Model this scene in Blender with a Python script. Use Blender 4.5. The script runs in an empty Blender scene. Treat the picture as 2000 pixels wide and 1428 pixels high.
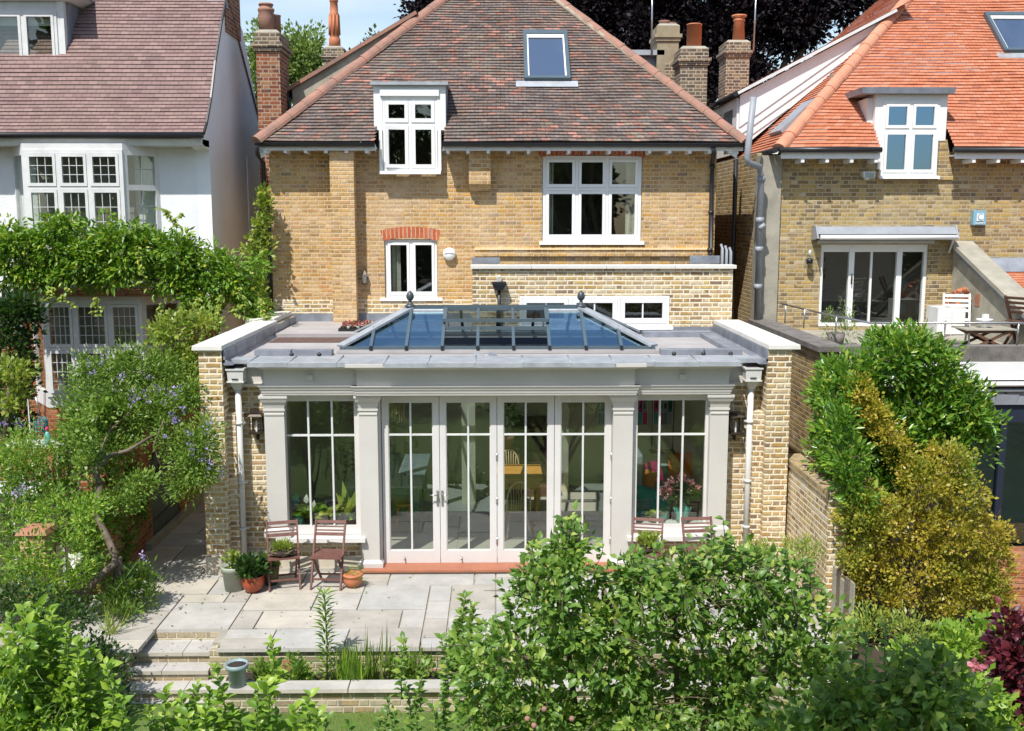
import bpy, math, random
import numpy as np
from mathutils import Vector, Matrix
random.seed(7); RNG = np.random.default_rng(11)
R = math.radians
SC = bpy.context.scene
COL = SC.collection
# ------------------------------------------------------------------ camera, sky, sun, exposure
H = 4.95
cd = bpy.data.cameras.new("camera"); cam = bpy.data.objects.new("camera", cd); COL.objects.link(cam)
cam.location = (0, 0, H); cam.rotation_euler = (R(90 - 8.06), 0, R(-0.86))
cd.sensor_width = 36; cd.lens = 36.0; cd.clip_start = 0.1; cd.clip_end = 2000
SC.camera = cam
SUN = Vector((0.5, 1.0, -1.66)).normalized()          # direction the light travels
w = bpy.data.worlds.new("World"); SC.world = w; w.use_nodes = True
wn = w.node_tree.nodes; wl = w.node_tree.links; wn.clear()
sky = wn.new("ShaderNodeTexSky"); sky.sky_type = 'NISHITA'; sky.sun_disc = False
sky.sun_elevation = math.asin(-SUN.z); sky.sun_rotation = math.atan2(-SUN.x, -SUN.y)
sky.air_density = 1.2; sky.dust_density = 0.8; sky.ozone_density = 1.0
bg = wn.new("ShaderNodeBackground"); bg.inputs[1].default_value = 0.125
# thin high cloud mixed into the sky itself
tc = wn.new("ShaderNodeTexCoord"); mp = wn.new("ShaderNodeMapping"); mp.inputs['Scale'].default_value = (1.5, 1.5, 6)
nz = wn.new("ShaderNodeTexNoise"); nz.inputs['Scale'].default_value = 2.2; nz.inputs['Detail'].default_value = 7
cr = wn.new("ShaderNodeValToRGB"); cr.color_ramp.elements[0].position = 0.5; cr.color_ramp.elements[1].position = 0.78
mx = wn.new("ShaderNodeMix"); mx.data_type = 'RGBA'; mx.inputs['B'].default_value = (7.0, 7.4, 8.0, 1)
mm = wn.new("ShaderNodeMath"); mm.operation = 'MULTIPLY'; mm.inputs[1].default_value = 0.45
wo = wn.new("ShaderNodeOutputWorld")
wl.new(tc.outputs['Generated'], mp.inputs[0]); wl.new(mp.outputs[0], nz.inputs['Vector']); wl.new(nz.outputs['Fac'], cr.inputs[0])
wl.new(cr.outputs[0], mm.inputs[0]); wl.new(mm.outputs[0], mx.inputs['Factor']); wl.new(sky.outputs[0], mx.inputs['A'])
wl.new(mx.outputs['Result'], bg.inputs[0]); wl.new(bg.outputs[0], wo.inputs[0])
sd = bpy.data.lights.new("sun", 'SUN'); sd.energy = 4.4; sd.angle = R(0.55); sd.color = (1.0, 0.965, 0.91)
so = bpy.data.objects.new("sun", sd); COL.objects.link(so); so.rotation_euler = SUN.to_track_quat('-Z', 'Y').to_euler(); so.location = (0, 0, 30)
SC.view_settings.view_transform = 'Standard'; SC.view_settings.look = 'None'; SC.view_settings.gamma = 1
SC.view_settings.exposure = 0.40
SC.cycles.max_bounces = 8; SC.cycles.transparent_max_bounces = 16; SC.cycles.caustics_reflective = False; SC.cycles.caustics_refractive = False

# camera maths: turns a place measured in the photo plus its true distance into a point of the scene
_p, _y = R(8.06), R(0.86)
FW = np.array([math.sin(_y)*math.cos(_p), math.cos(_y)*math.cos(_p), -math.sin(_p)])
RT = np.array([math.cos(_y), -math.sin(_y), 0]); UP = np.cross(RT, FW)
def at(px, py, Y):
    d = FW + RT*(px-1000)/2000 - UP*(py-714)/2000
    return (d[0]*Y/d[1], Y, H + d[2]*Y/d[1])
def atz(px, py, Z):
    d = FW + RT*(px-1000)/2000 - UP*(py-714)/2000
    t = (Z-H)/d[2]; return (d[0]*t, d[1]*t, Z)

# ------------------------------------------------------------------ materials
def newmat(name):
    m = bpy.data.materials.new(name); m.use_nodes = True
    nt = m.node_tree; b = nt.nodes['Principled BSDF']; return m, nt, nt.nodes, nt.links, b
def c4(c): return (c[0], c[1], c[2], 1)
def math_n(N, L, op, a, b=None, c=None):
    n = N.new("ShaderNodeMath"); n.operation = op
    for i, v in enumerate((a, b, c)):
        if v is None: continue
        if isinstance(v, (int, float)): n.inputs[i].default_value = v
        else: L.new(v, n.inputs[i])
    return n.outputs[0]
def ramp_n(N, L, fac, stops, const=False):
    n = N.new("ShaderNodeValToRGB"); r = n.color_ramp
    if const: r.interpolation = 'CONSTANT'
    while len(r.elements) < len(stops): r.elements.new(0.5)
    for e, (p, c) in zip(r.elements, stops): e.position = p; e.color = c4(c)
    L.new(fac, n.inputs[0]); return n.outputs[0]
def mix_n(N, L, fac, a, b, mode='MIX'):
    n = N.new("ShaderNodeMix"); n.data_type = 'RGBA'; n.blend_type = mode
    for s, v in (('Factor', fac), ('A', a), ('B', b)):
        if isinstance(v, (int, float)): n.inputs[s].default_value = v
        elif isinstance(v, tuple): n.inputs[s].default_value = c4(v)
        else: L.new(v, n.inputs[s])
    return n.outputs['Result']
def noise_n(N, L, vec, scale, detail=4, rough=0.55):
    n = N.new("ShaderNodeTexNoise"); n.inputs['Scale'].default_value = scale; n.inputs['Detail'].default_value = detail
    n.inputs['Roughness'].default_value = rough
    if vec is not None: L.new(vec, n.inputs['Vector'])
    return n.outputs['Fac']
def simple(name, col, rough=0.5, var=0.12, scale=6, metal=0.0, bump=0.0, bscale=60, col2=None, spec=0.5):
    m, nt, N, L, b = newmat(name)
    t = N.new("ShaderNodeTexCoord"); o = t.outputs['Object']
    f = noise_n(N, L, o, scale, 6, 0.65)
    f2 = ramp_n(N, L, f, [(0.3, (0, 0, 0)), (0.7, (1, 1, 1))])
    c2 = col2 if col2 else tuple(max(0, x*(1-2.2*var)) for x in col)
    L.new(mix_n(N, L, f2, col, c2), b.inputs['Base Color'])
    b.inputs['Roughness'].default_value = rough; b.inputs['Metallic'].default_value = metal
    b.inputs['Specular IOR Level'].default_value = spec
    if bump:
        bn = N.new("ShaderNodeBump"); bn.inputs['Strength'].default_value = bump; bn.inputs['Distance'].default_value = 0.01
        L.new(noise_n(N, L, o, bscale, 5), bn.inputs['Height']); L.new(bn.outputs[0], b.inputs['Normal'])
    return m
def cells(name, kind, length, height, joint, stops, mortar, patch=None, patch_amt=0.5, rough=0.85, bump=0.6, jitter=0.15, wobble=0.004, smear=0.0, pscale=0.5, jsoft=0.5, stain=.6, lichen=0):
    """bricks or tiles laid over the metre UVs; every piece draws its own colour from the ramp."""
    m, nt, N, L, b = newmat(name)
    uv = N.new("ShaderNodeUVMap"); uv.uv_map = "UVMap"
    geo = N.new("ShaderNodeTexCoord").outputs['Object']
    if wobble:
        nn = N.new("ShaderNodeTexNoise"); nn.inputs['Scale'].default_value = 9; L.new(uv.outputs[0], nn.inputs['Vector'])
        vs = N.new("ShaderNodeVectorMath"); vs.operation = 'MULTIPLY_ADD'
        L.new(nn.outputs['Color'], vs.inputs[0]); vs.inputs[1].default_value = (wobble*2,)*3
        L.new(uv.outputs[0], vs.inputs[2]); uvo = vs.outputs[0]
    else: uvo = uv.outputs[0]
    sp = N.new("ShaderNodeSeparateXYZ"); L.new(uvo, sp.inputs[0]); u, v = sp.outputs[0], sp.outputs[1]
    vr = math_n(N, L, 'DIVIDE', v, height); row = math_n(N, L, 'FLOOR', vr); fv = math_n(N, L, 'SUBTRACT', vr, row)
    dv = math_n(N, L, 'MULTIPLY', math_n(N, L, 'MINIMUM', fv, math_n(N, L, 'SUBTRACT', 1.0, fv)), height)
    if kind == 'flemish':
        per = length*1.5; off = math_n(N, L, 'MULTIPLY', math_n(N, L, 'MODULO', math_n(N, L, 'ABSOLUTE', row), 2.0), 0.5)
    else:
        per = length; off = math_n(N, L, 'MULTIPLY', math_n(N, L, 'MODULO', math_n(N, L, 'ABSOLUTE', row), 2.0), 0.5)
    ur = math_n(N, L, 'ADD', math_n(N, L, 'DIVIDE', u, per), off); col = math_n(N, L, 'FLOOR', ur); fu = math_n(N, L, 'SUBTRACT', ur, col)
    if kind == 'flemish':
        hd = math_n(N, L, 'GREATER_THAN', fu, 2/3)
        d0 = math_n(N, L, 'MINIMUM', fu, math_n(N, L, 'SUBTRACT', 1.0, fu))
        d1 = math_n(N, L, 'ABSOLUTE', math_n(N, L, 'SUBTRACT', fu, 2/3))
        du = math_n(N, L, 'MULTIPLY', math_n(N, L, 'MINIMUM', d0, d1), per)
        cid = math_n(N, L, 'MULTIPLY_ADD', col, 2.0, hd)
    else:
        du = math_n(N, L, 'MULTIPLY', math_n(N, L, 'MINIMUM', fu, math_n(N, L, 'SUBTRACT', 1.0, fu)), per); cid = col
    cb = N.new("ShaderNodeCombineXYZ"); L.new(cid, cb.inputs[0]); L.new(row, cb.inputs[1])
    wnz = N.new("ShaderNodeTexWhiteNoise"); wnz.noise_dimensions = '2D'; L.new(cb.outputs[0], wnz.inputs['Vector'])
    rnd = wnz.outputs['Value']
    big = noise_n(N, L, geo, pscale, 4, 0.6)
    fac = math_n(N, L, 'ADD', math_n(N, L, 'MULTIPLY', rnd, .98), math_n(N, L, 'MULTIPLY', math_n(N, L, 'SUBTRACT', big, 0.5), patch_amt))
    base = ramp_n(N, L, fac, stops, True)
    fine = noise_n(N, L, geo, 22, 6, 0.7)
    base = mix_n(N, L, 1.0, base, ramp_n(N, L, fine, [(0.25, (1-jitter*2,)*3), (0.75, (1+jitter,)*3)]), 'MULTIPLY')
    if patch:
        pf = ramp_n(N, L, noise_n(N, L, geo, pscale*1.7, 8, 0.65), [(0.48, (0, 0, 0)), (0.66, (1, 1, 1))])
        base = mix_n(N, L, math_n(N, L, 'MULTIPLY', pf, 0.65), base, patch)
    st_ = ramp_n(N, L, noise_n(N, L, geo, pscale*3.1+.7, 9, .72), [(.36, (.66, .63, .60)), (.56, (1, 1, 1))])
    base = mix_n(N, L, stain, base, mix_n(N, L, 1.0, base, st_, 'MULTIPLY'))
    if lichen:
        lf = ramp_n(N, L, noise_n(N, L, geo, 26, 3, .5), [(.70, (0, 0, 0)), (.76, (1, 1, 1))])
        base = mix_n(N, L, math_n(N, L, 'MULTIPLY', lf, lichen), base, (.45, .43, .36))
    jw = joint/2
    if kind == 'tile': 
        mask = math_n(N, L, 'LESS_THAN', du, jw)
    else:
        md = math_n(N, L, 'MINIMUM', du, dv)
        if smear:
            md = math_n(N, L, 'SUBTRACT', md, math_n(N, L, 'MULTIPLY', noise_n(N, L, geo, 7, 5, 0.7), smear))
        mr = N.new("ShaderNodeMapRange"); mr.inputs[1].default_value = jw*(1-jsoft); mr.inputs[2].default_value = jw*(1+jsoft)
        mr.inputs[3].default_value = 1; mr.inputs[4].default_value = 0; L.new(md, mr.inputs[0]); mask = mr.outputs[0]
    colr = mix_n(N, L, mask, base, mortar)
    L.new(colr, b.inputs['Base Color']); b.inputs['Roughness'].default_value = rough
    b.inputs['Specular IOR Level'].default_value = 0.25
    bn = N.new("ShaderNodeBump"); bn.inputs['Strength'].default_value = bump; bn.inputs['Distance'].default_value = 0.008
    hh = math_n(N, L, 'ADD', math_n(N, L, 'SUBTRACT', 1.0, mask), math_n(N, L, 'MULTIPLY', fine, 0.7))
    hh = math_n(N, L, 'ADD', hh, math_n(N, L, 'MULTIPLY', rnd, 0.5))
    L.new(hh, bn.inputs['Height']); L.new(bn.outputs[0], b.inputs['Normal'])
    return m
M = {}
M['stock'] = cells('old_stock_brick', 'flemish', 0.215, 0.075, 0.011,
    [(0, (.44, .27, .11)), (.12, (.58, .36, .14)), (.30, (.64, .42, .18)), (.50, (.64, .37, .11)), (.62, (.50, .33, .17)), (.72, (.67, .46, .24)), (.86, (.57, .31, .13)), (.965, (.38, .26, .17))],
    (.62, .46, .28), patch=(.66, .51, .35), patch_amt=0.8, smear=0.009, pscale=.45, jitter=.22, bump=1.0, stain=.85)
M['stock_new'] = cells('repointed_stock_brick', 'flemish', 0.225, 0.077, 0.018,
    [(0, (.42, .29, .15)), (.18, (.60, .42, .18)), (.4, (.66, .50, .30)), (.55, (.50, .32, .12)), (.68, (.32, .2, .1)), (.76, (.68, .56, .38)), (.88, (.54, .36, .2)), (.95, (.26, .18, .12))],
    (.74, .66, .50), patch=(.62, .50, .33), patch_amt=0.5, smear=0.006, pscale=.9, jitter=.2, bump=1.0, wobble=.008, stain=.5)
M['stock_dark'] = cells('weathered_dark_stock_brick', 'flemish', 0.215, 0.075, 0.012,
    [(0, (.16, .12, .07)), (.2, (.26, .19, .10)), (.45, (.20, .15, .08)), (.6, (.34, .25, .12)), (.75, (.12, .09, .06)), (.88, (.42, .32, .17))],
    (.36, .31, .24), patch_amt=0.5, smear=0.003, bump=.9)
M['stock_mid'] = cells('mellow_stock_brick', 'flemish', 0.215, 0.075, 0.012,
    [(0, (.26, .18, .08)), (.14, (.44, .31, .12)), (.34, (.36, .25, .12)), (.5, (.50, .34, .12)), (.65, (.30, .22, .12)), (.78, (.46, .36, .2)), (.9, (.2, .15, .1)), (.96, (.58, .46, .3))],
    (.48, .40, .27), patch=(.46, .36, .2), patch_amt=0.6, smear=0.004, bump=.8)
M['red_brick'] = cells('red_brick', 'flemish', 0.215, 0.075, 0.011,
    [(0, (.34, .11, .04)), (.3, (.42, .15, .055)), (.55, (.30, .09, .035)), (.8, (.46, .19, .08)), (.93, (.22, .08, .04))],
    (.34, .24, .16), patch_amt=0.3, smear=0.003)
M['arch_brick'] = cells('rubbed_red_brick', 'tile', 0.078, 0.5, 0.008, [(0, (.50, .12, .05)), (.4, (.56, .15, .07)), (.75, (.44, .11, .05)), (.92, (.5, .2, .13))], (.66, .52, .4), bump=.3)
M['wall_stone_brick'] = cells('weathered_wall_brick', 'flemish', 0.24, 0.08, 0.012,
    [(0, (.42, .34, .22)), (.25, (.50, .42, .30)), (.5, (.36, .29, .19)), (.7, (.56, .45, .28)), (.85, (.44, .32, .18)), (.94, (.30, .25, .2))],
    (.56, .50, .38), patch=(.26, .27, .14), patch_amt=0.5, smear=0.006, bump=1.0)
M['tile_main'] = cells('mixed_clay_tiles', 'tile', 0.165, 0.09, 0.007,
    [(0, (.18, .135, .12)), (.2, (.21, .175, .16)), (.38, (.27, .195, .165)), (.52, (.19, .16, .15)), (.66, (.25, .175, .145)), (.84, (.34, .175, .135)), (.94, (.46, .24, .19)), (1.0, (.3, .25, .19))],
    (.045, .035, .03), patch=(.20, .17, .14), patch_amt=1.25, bump=.5, jitter=.3, wobble=.0, pscale=.42, rough=.8, lichen=.8, stain=.8)
M['tile_left'] = cells('mauve_brown_tiles', 'tile', 0.165, 0.088, 0.006,
    [(0, (.27, .18, .165)), (.35, (.245, .16, .15)), (.7, (.30, .20, .18)), (.9, (.21, .14, .13))], (.08, .05, .045), patch=(.24, .17, .14), patch_amt=0.4, bump=.25, jitter=.12, wobble=0, rough=.8, stain=.35, lichen=.3)
M['tile_right'] = cells('orange_clay_tiles', 'tile', 0.165, 0.1, 0.006,
    [(0, (.50, .18, .095)), (.3, (.53, .20, .11)), (.6, (.47, .165, .085)), (.82, (.54, .23, .14)), (.95, (.38, .14, .085))], (.2, .07, .04), patch=(.50, .23, .15), patch_amt=0.3, bump=.2, jitter=.1, wobble=0, rough=.8, stain=.25)
M['hip_red'] = simple('hip_tile_clay', (.40, .19, .13), .85, .2, 4, bump=.5, col2=(.22, .14, .11))
M['hip_orange'] = simple('orange_hip_tile', (.62, .27, .16), .8, .1, 4, bump=.3)
M['mortar'] = simple('hip_mortar', (.42, .36, .27), .95, .2, 9, bump=.6)
M['white'] = simple('white_gloss_paint', (.82, .82, .80), .35, .03, 3)
M['white_old'] = simple('white_paint_weathered', (.74, .74, .72), .55, .1, 2.5, bump=.1)
M['render_white'] = simple('white_roughcast', (.84, .85, .86), .9, .05, 1.2, bump=1.0, bscale=45)
M['render_smooth'] = simple('painted_render', (.90, .91, .93), .85, .06, .9, bump=.3, bscale=25)
M['stucco_grey'] = simple('grey_stained_stucco', (.47, .44, .36), .95, .2, 2.2, bump=.5, col2=(.24, .23, .17))
M['concrete'] = simple('old_concrete', (.40, .37, .30), .95, .15, 3, bump=.6, col2=(.26, .24, .19))
M['orangery'] = simple('putty_grey_joinery_paint', (.61, .585, .54), .42, .05, 1.3, bump=.12, bscale=30)
M['door_paint'] = simple('pale_grey_door_paint', (.68, .66, .63), .38, .04, 2, bump=.08, bscale=30)
M['lead'] = simple('lead_sheet', (.30, .325, .37), .55, .25, 3.5, metal=.25, bump=.35, bscale=14, col2=(.17, .185, .215))
M['lead_pale'] = simple('new_lead_capping', (.46, .49, .52), .5, .15, 5, metal=.25, bump=.3, bscale=20)
M['membrane'] = simple('pale_grey_roof_membrane', (.42, .395, .385), .85, .12, 1.6, bump=.15)
M['debris'] = simple('brown_gutter_debris', (.17, .10, .08), .95, .3, 12, bump=.8)
M['slate_frame'] = simple('blue_grey_aluminium', (.10, .14, .165), .35, .05, 3, metal=.2)
M['dark_slate'] = simple('dark_slate_metal', (.05, .062, .075), .4, .05, 3)
M['black'] = simple('black_gutter', (.022, .021, .024), .4, .2, 4)
M['grey_pipe'] = simple('grey_cast_iron', (.32, .34, .37), .5, .12, 4)
M['pipe_white'] = simple('off_white_pipe', (.66, .65, .62), .45, .06, 3)
M['coping'] = simple('pale_stone_coping', (.70, .68, .62), .8, .08, 2.5, bump=.2)
M['old_coping'] = simple('dark_weathered_coping', (.22, .20, .18), .95, .25, 4, bump=.6)
M['plinth'] = simple('buff_plinth_stone', (.55, .49, .38), .85, .12, 3, bump=.3)
M['terracotta'] = simple('terracotta', (.44, .19, .11), .7, .15, 6, bump=.15, col2=(.33, .16, .10))
M['terra_bright'] = simple('bright_terracotta_pot', (.56, .20, .09), .6, .1, 4)
M['quarry'] = simple('red_quarry_tile', (.42, .15, .075), .5, .15, 5, col2=(.32, .12, .07))
M['pot_green'] = simple('sage_glazed_pot', (.36, .40, .33), .5, .1, 5)
M['pot_blue'] = simple('blue_grey_glazed_pot', (.27, .36, .37), .4, .1, 5)
M['pot_red'] = simple('glazed_orange_red_pot', (.42, .08, .03), .22, .2, 8)
M['soil'] = simple('dark_soil', (.055, .035, .025), .95, .3, 18, bump=1.0, bscale=40)
M['bark'] = simple('grey_brown_bark', (.20, .155, .11), .9, .3, 10, bump=.8, bscale=30, col2=(.09, .065, .045))
M['twig'] = simple('twig', (.16, .12, .07), .9, .2, 9)
M['green_stem'] = simple('green_stem', (.16, .24, .07), .7, .15, 9)
M['chair_wood'] = simple('weathered_red_brown_wood', (.12, .042, .03), .65, .2, 9, bump=.3, col2=(.19, .09, .07))
M['teak'] = simple('brown_slat_wood', (.15, .07, .04), .6, .2, 9)
M['pine'] = simple('honey_pine', (.62, .30, .07), .45, .12, 3)
M['pale_wood'] = simple('pale_bent_wood', (.62, .46, .26), .45, .1, 6)
M['green_paint'] = simple('green_table_paint', (.10, .23, .17), .4, .1, 3)
M['table_top'] = simple('grey_table_top', (.34, .38, .36), .35, .1, 3)
M['door_green'] = simple('dull_green_door_paint', (.075, .12, .10), .6, .15, 5)
M['navy'] = simple('dark_navy_frame', (.02, .028, .05), .4, .1, 4)
M['room_wall'] = simple('cream_room_wall', (.66, .60, .42), .85, .03, 1)
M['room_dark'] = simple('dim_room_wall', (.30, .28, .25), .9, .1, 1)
M['room_floor'] = simple('pale_limestone_floor', (.46, .43, .37), .45, .06, 2)
M['ceiling'] = simple('white_ceiling', (.8, .8, .77), .8, .02, 1)
M['teal_velvet'] = simple('teal_velvet', (.03, .36, .29), .8, .15, 5)
M['grey_fabric'] = simple('pale_grey_fabric', (.50, .50, .48), .9, .1, 8)
M['pink'] = simple('magenta_fabric', (.75, .02, .19), .85, .1, 8)
M['orange_fab'] = simple('orange_fabric', (.85, .25, .03), .85, .1, 8)
M['turq'] = simple('turquoise_glaze', (.14, .45, .37), .25, .1, 6)
M['teal_glass'] = simple('teal_glaze', (.02, .24, .26), .2, .1, 6)
M['steel'] = simple('brushed_steel', (.5, .5, .5), .3, .05, 6, metal=.9)
M['dark_metal'] = simple('dark_bronze_metal', (.06, .045, .035), .45, .1, 6, metal=.5)
M['bulb'] = simple('white_candle_bulb', (.85, .83, .78), .3, .02, 5)
M['curtain'] = simple('cream_curtain', (.55, .53, .46), .9, .1, 8)
M['alarm_blue'] = simple('alarm_box_blue', (.20, .38, .48), .4, .05, 5)
M['dirt'] = simple('garden_soil_ground', (.075, .055, .035), .95, .3, 3, bump=.8, bscale=15)
M['chim_red'] = cells('chimney_red_brick', 'flemish', 00.215, 0.077, 0.012, [(0, (.30, .10, .05)), (.3, (.24, .08, .045)), (.5, (.34, .15, .08)), (.7, (.17, .07, .05)), (.88, (.36, .19, .1))], (.42, .34, .24), patch_amt=.4, smear=.003, pscale=.8)
M['chim_dark'] = cells('chimney_sooty_brick', 'flemish', 0.215, 0.077, 0.016, [(0, (.15, .11, .08)), (.25, (.21, .16, .11)), (.5, (.12, .09, .07)), (.7, (.28, .2, .12)), (.88, (.18, .13, .1))], (.42, .36, .27), patch_amt=.4, smear=.003, pscale=.8)
M['lichen'] = simple('lichened_chimney_render', (.36, .31, .22), .95, .2, 3.5, bump=.8, col2=(.25, .2, .12))

def paving(name):
    m, nt, N, L, b = newmat(name)
    g = N.new("ShaderNodeNewGeometry"); o = N.new("ShaderNodeTexCoord").outputs['Object']
    c = ramp_n(N, L, g.outputs['Random Per Island'], [(0, (.41, .38, .34)), (.2, (.46, .44, .41)), (.45, (.49, .45, .39)), (.65, (.43, .42, .40)), (.82, (.50, .45, .37)), (.93, (.37, .36, .34))], True)
    f = ramp_n(N, L, noise_n(N, L, o, 2.2, 8, .7), [(.3, (.74, .74, .72)), (.7, (1.08, 1.07, 1.04))])
    c = mix_n(N, L, 1.0, c, f, 'MULTIPLY')
    s = ramp_n(N, L, noise_n(N, L, o, 8, 8, .75), [(.55, (0, 0, 0)), (.8, (1, 1, 1))])
    c = mix_n(N, L, math_n(N, L, 'MULTIPLY', s, .5), c, (.27, .23, .16))
    L.new(c, b.inputs['Base Color']); b.inputs['Roughness'].default_value = .8
    bn = N.new("ShaderNodeBump"); bn.inputs['Strength'].default_value = .35; bn.inputs['Distance'].default_value = .01
    L.new(noise_n(N, L, o, 14, 7, .6), bn.inputs['Height']); L.new(bn.outputs[0], b.inputs['Normal'])
    return m
M['paving'] = paving('sandstone_paving')
def grassmat():
    m, nt, N, L, b = newmat('mown_lawn')
    o = N.new("ShaderNodeTexCoord").outputs['Object']
    c = ramp_n(N, L, noise_n(N, L, o, 1.1, 8, .7), [(.3, (.075, .14, .02)), (.55, (.12, .19, .03)), (.75, (.17, .21, .05))])
    L.new(c, b.inputs['Base Color']); b.inputs['Roughness'].default_value = .9
    bn = N.new("ShaderNodeBump"); bn.inputs['Strength'].default_value = 1; bn.inputs['Distance'].default_value = .03
    L.new(noise_n(N, L, o, 60, 4), bn.inputs['Height']); L.new(bn.outputs[0], b.inputs['Normal'])
    return m
M['grass'] = grassmat()
def leafmat(name, stops, trans=0.35, rough=.42, spec=.5, big=None):
    m, nt, N, L, b = newmat(name)
    g = N.new("ShaderNodeNewGeometry")
    c = ramp_n(N, L, g.outputs['Random Per Island'], stops)
    if big:
        o = N.new("ShaderNodeTexCoord").outputs['Object']
        f = ramp_n(N, L, noise_n(N, L, o, big[1], 4, .6), [(.45, (0, 0, 0)), (.6, (1, 1, 1))])
        c = mix_n(N, L, f, c, ramp_n(N, L, g.outputs['Random Per Island'], big[0]))
    L.new(c, b.inputs['Base Color']); b.inputs['Roughness'].default_value = rough; b.inputs['Specular IOR Level'].default_value = spec
    tr = N.new("ShaderNodeBsdfTranslucent")
    L.new(mix_n(N, L, 1.0, c, (1.25, 1.35, .6), 'MULTIPLY'), tr.inputs[0])
    ms = N.new("ShaderNodeMixShader"); ms.inputs[0].default_value = trans
    L.new(b.outputs[0], ms.inputs[1]); L.new(tr.outputs[0], ms.inputs[2])
    L.new(ms.outputs[0], N['Material Output'].inputs[0]); return m
M['l_apple'] = leafmat('apple_leaf', [(0, (0.093, 0.188, 0.032)), (.5, (0.143, 0.262, 0.041)), (.85, (0.235, 0.360, 0.059)), (1, (0.437, 0.480, 0.108))])
M['l_bright'] = leafmat('fresh_green_leaf', [(0, (0.113, 0.230, 0.025)), (.5, (0.197, 0.338, 0.032)), (1, (0.363, 0.486, 0.065))])
M['l_wist'] = leafmat('wisteria_leaf', [(0, (0.090, 0.196, 0.017)), (.5, (0.155, 0.290, 0.026)), (.9, (0.243, 0.377, 0.035)), (1, (0.520, 0.493, 0.052))])
M['l_solanum'] = leafmat('climber_leaf', [(0, (0.097, 0.189, 0.026)), (.5, (0.162, 0.275, 0.039)), (1, (0.292, 0.392, 0.070))])
M['l_yell'] = leafmat('yellow_green_leaf', [(0, (0.150, 0.237, 0.037)), (.5, (0.250, 0.338, 0.050)), (1, (0.425, 0.450, 0.088))])
M['l_laurel'] = leafmat('laurel_leaf', [(0, (0.081, 0.192, 0.024)), (.5, (0.125, 0.264, 0.029)), (.9, (0.233, 0.368, 0.043)), (1, (0.448, 0.480, 0.077))], rough=.28)
M['l_gold'] = leafmat('golden_privet_leaf', [(0, (.25, .22, .02)), (.35, (.42, .36, .035)), (.75, (.54, .45, .06)), (1, (.46, .28, .05))], big=([(0, (.16, .22, .02)), (.6, (.30, .33, .045)), (1, (.45, .40, .06))], .9))
M['l_dark'] = leafmat('dark_green_leaf', [(0, (.025, .06, .018)), (.6, (.04, .09, .02)), (1, (.08, .15, .03))])
M['l_beech'] = leafmat('copper_beech_leaf', [(0, (.006, .004, .006)), (.7, (.011, .006, .009)), (1, (.025, .012, .02))], trans=.12, rough=.6, spec=.25)
M['l_birch'] = leafmat('birch_leaf', [(0, (0.130, 0.208, 0.058)), (.5, (0.195, 0.273, 0.078)), (1, (0.286, 0.364, 0.117))])
M['l_red'] = leafmat('burgundy_leaf', [(0, (.06, .01, .025)), (.5, (.10, .015, .03)), (1, (.24, .04, .05))])
M['l_grass'] = leafmat('grass_blade', [(0, (.10, .17, .025)), (.5, (.15, .24, .035)), (1, (.24, .30, .07))])
M['f_purple'] = leafmat('lilac_petal', [(0, (.30, .22, .58)), (1, (.50, .40, .75))])
M['f_pink'] = leafmat('pink_petal', [(0, (.55, .16, .24)), (1, (.75, .35, .40))])
M['f_white'] = leafmat('white_petal', [(0, (.7, .7, .66)), (1, (.85, .85, .8))])
M['f_redmix'] = leafmat('seedling_mix', [(0, (.05, .1, .03)), (.5, (.35, .06, .07)), (.75, (.5, .12, .1)), (1, (.6, .6, .55))])

def glassmat(name, tint=(.9, .93, .9), gain=1.8, floor_=.06, gcol=(1, 1, 1)):
    m, nt, N, L, b = newmat(name); N.remove(b)
    ge = N.new("ShaderNodeNewGeometry"); dt = N.new("ShaderNodeVectorMath"); dt.operation = 'DOT_PRODUCT'
    L.new(ge.outputs['Incoming'], dt.inputs[0]); L.new(ge.outputs['Normal'], dt.inputs[1])
    ic = math_n(N, L, 'SUBTRACT', 1.0, math_n(N, L, 'MINIMUM', math_n(N, L, 'ABSOLUTE', dt.outputs['Value']), 1.0))
    sch = math_n(N, L, 'MULTIPLY_ADD', math_n(N, L, 'POWER', ic, 5.0), .96, .04)
    f = math_n(N, L, 'MINIMUM', math_n(N, L, 'MULTIPLY_ADD', sch, gain, floor_), 1.0)
    t = N.new("ShaderNodeBsdfTransparent"); t.inputs[0].default_value = c4(tint)
    g = N.new("ShaderNodeBsdfGlossy"); g.inputs['Roughness'].default_value = .006; g.inputs[0].default_value = c4(gcol)
    bn = N.new("ShaderNodeBump"); bn.inputs['Strength'].default_value = .03; bn.inputs['Distance'].default_value = .01
    L.new(noise_n(N, L, N.new("ShaderNodeTexCoord").outputs['Object'], 3, 2), bn.inputs['Height']); L.new(bn.outputs[0], g.inputs['Normal'])
    ms = N.new("ShaderNodeMixShader"); L.new(f, ms.inputs[0]); L.new(t.outputs[0], ms.inputs[1]); L.new(g.outputs[0], ms.inputs[2])
    L.new(ms.outputs[0], N['Material Output'].inputs[0]); return m
M['glass'] = glassmat('window_glass', gain=1.0, floor_=.03)
M['glass_teal'] = glassmat('teal_tinted_door_glass', tint=(.55, .72, .70), gain=1.2, floor_=.10, gcol=(.7, 1, .92))
M['glass_roof'] = glassmat('blue_tinted_solar_glass', tint=(.66, .82, .94), gain=1.0, floor_=.5, gcol=(.62, .88, 1.0))
M['glass_sky_blue'] = glassmat('sky_reflection_blue_glass', tint=(.3, .45, .55), gain=1.5, floor_=.28, gcol=(.40, .66, 1.0))  # blue of the mirrored sky is put into the glass colour
M['glass_clear'] = glassmat('clear_glass', gain=1, floor_=.0)

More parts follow.
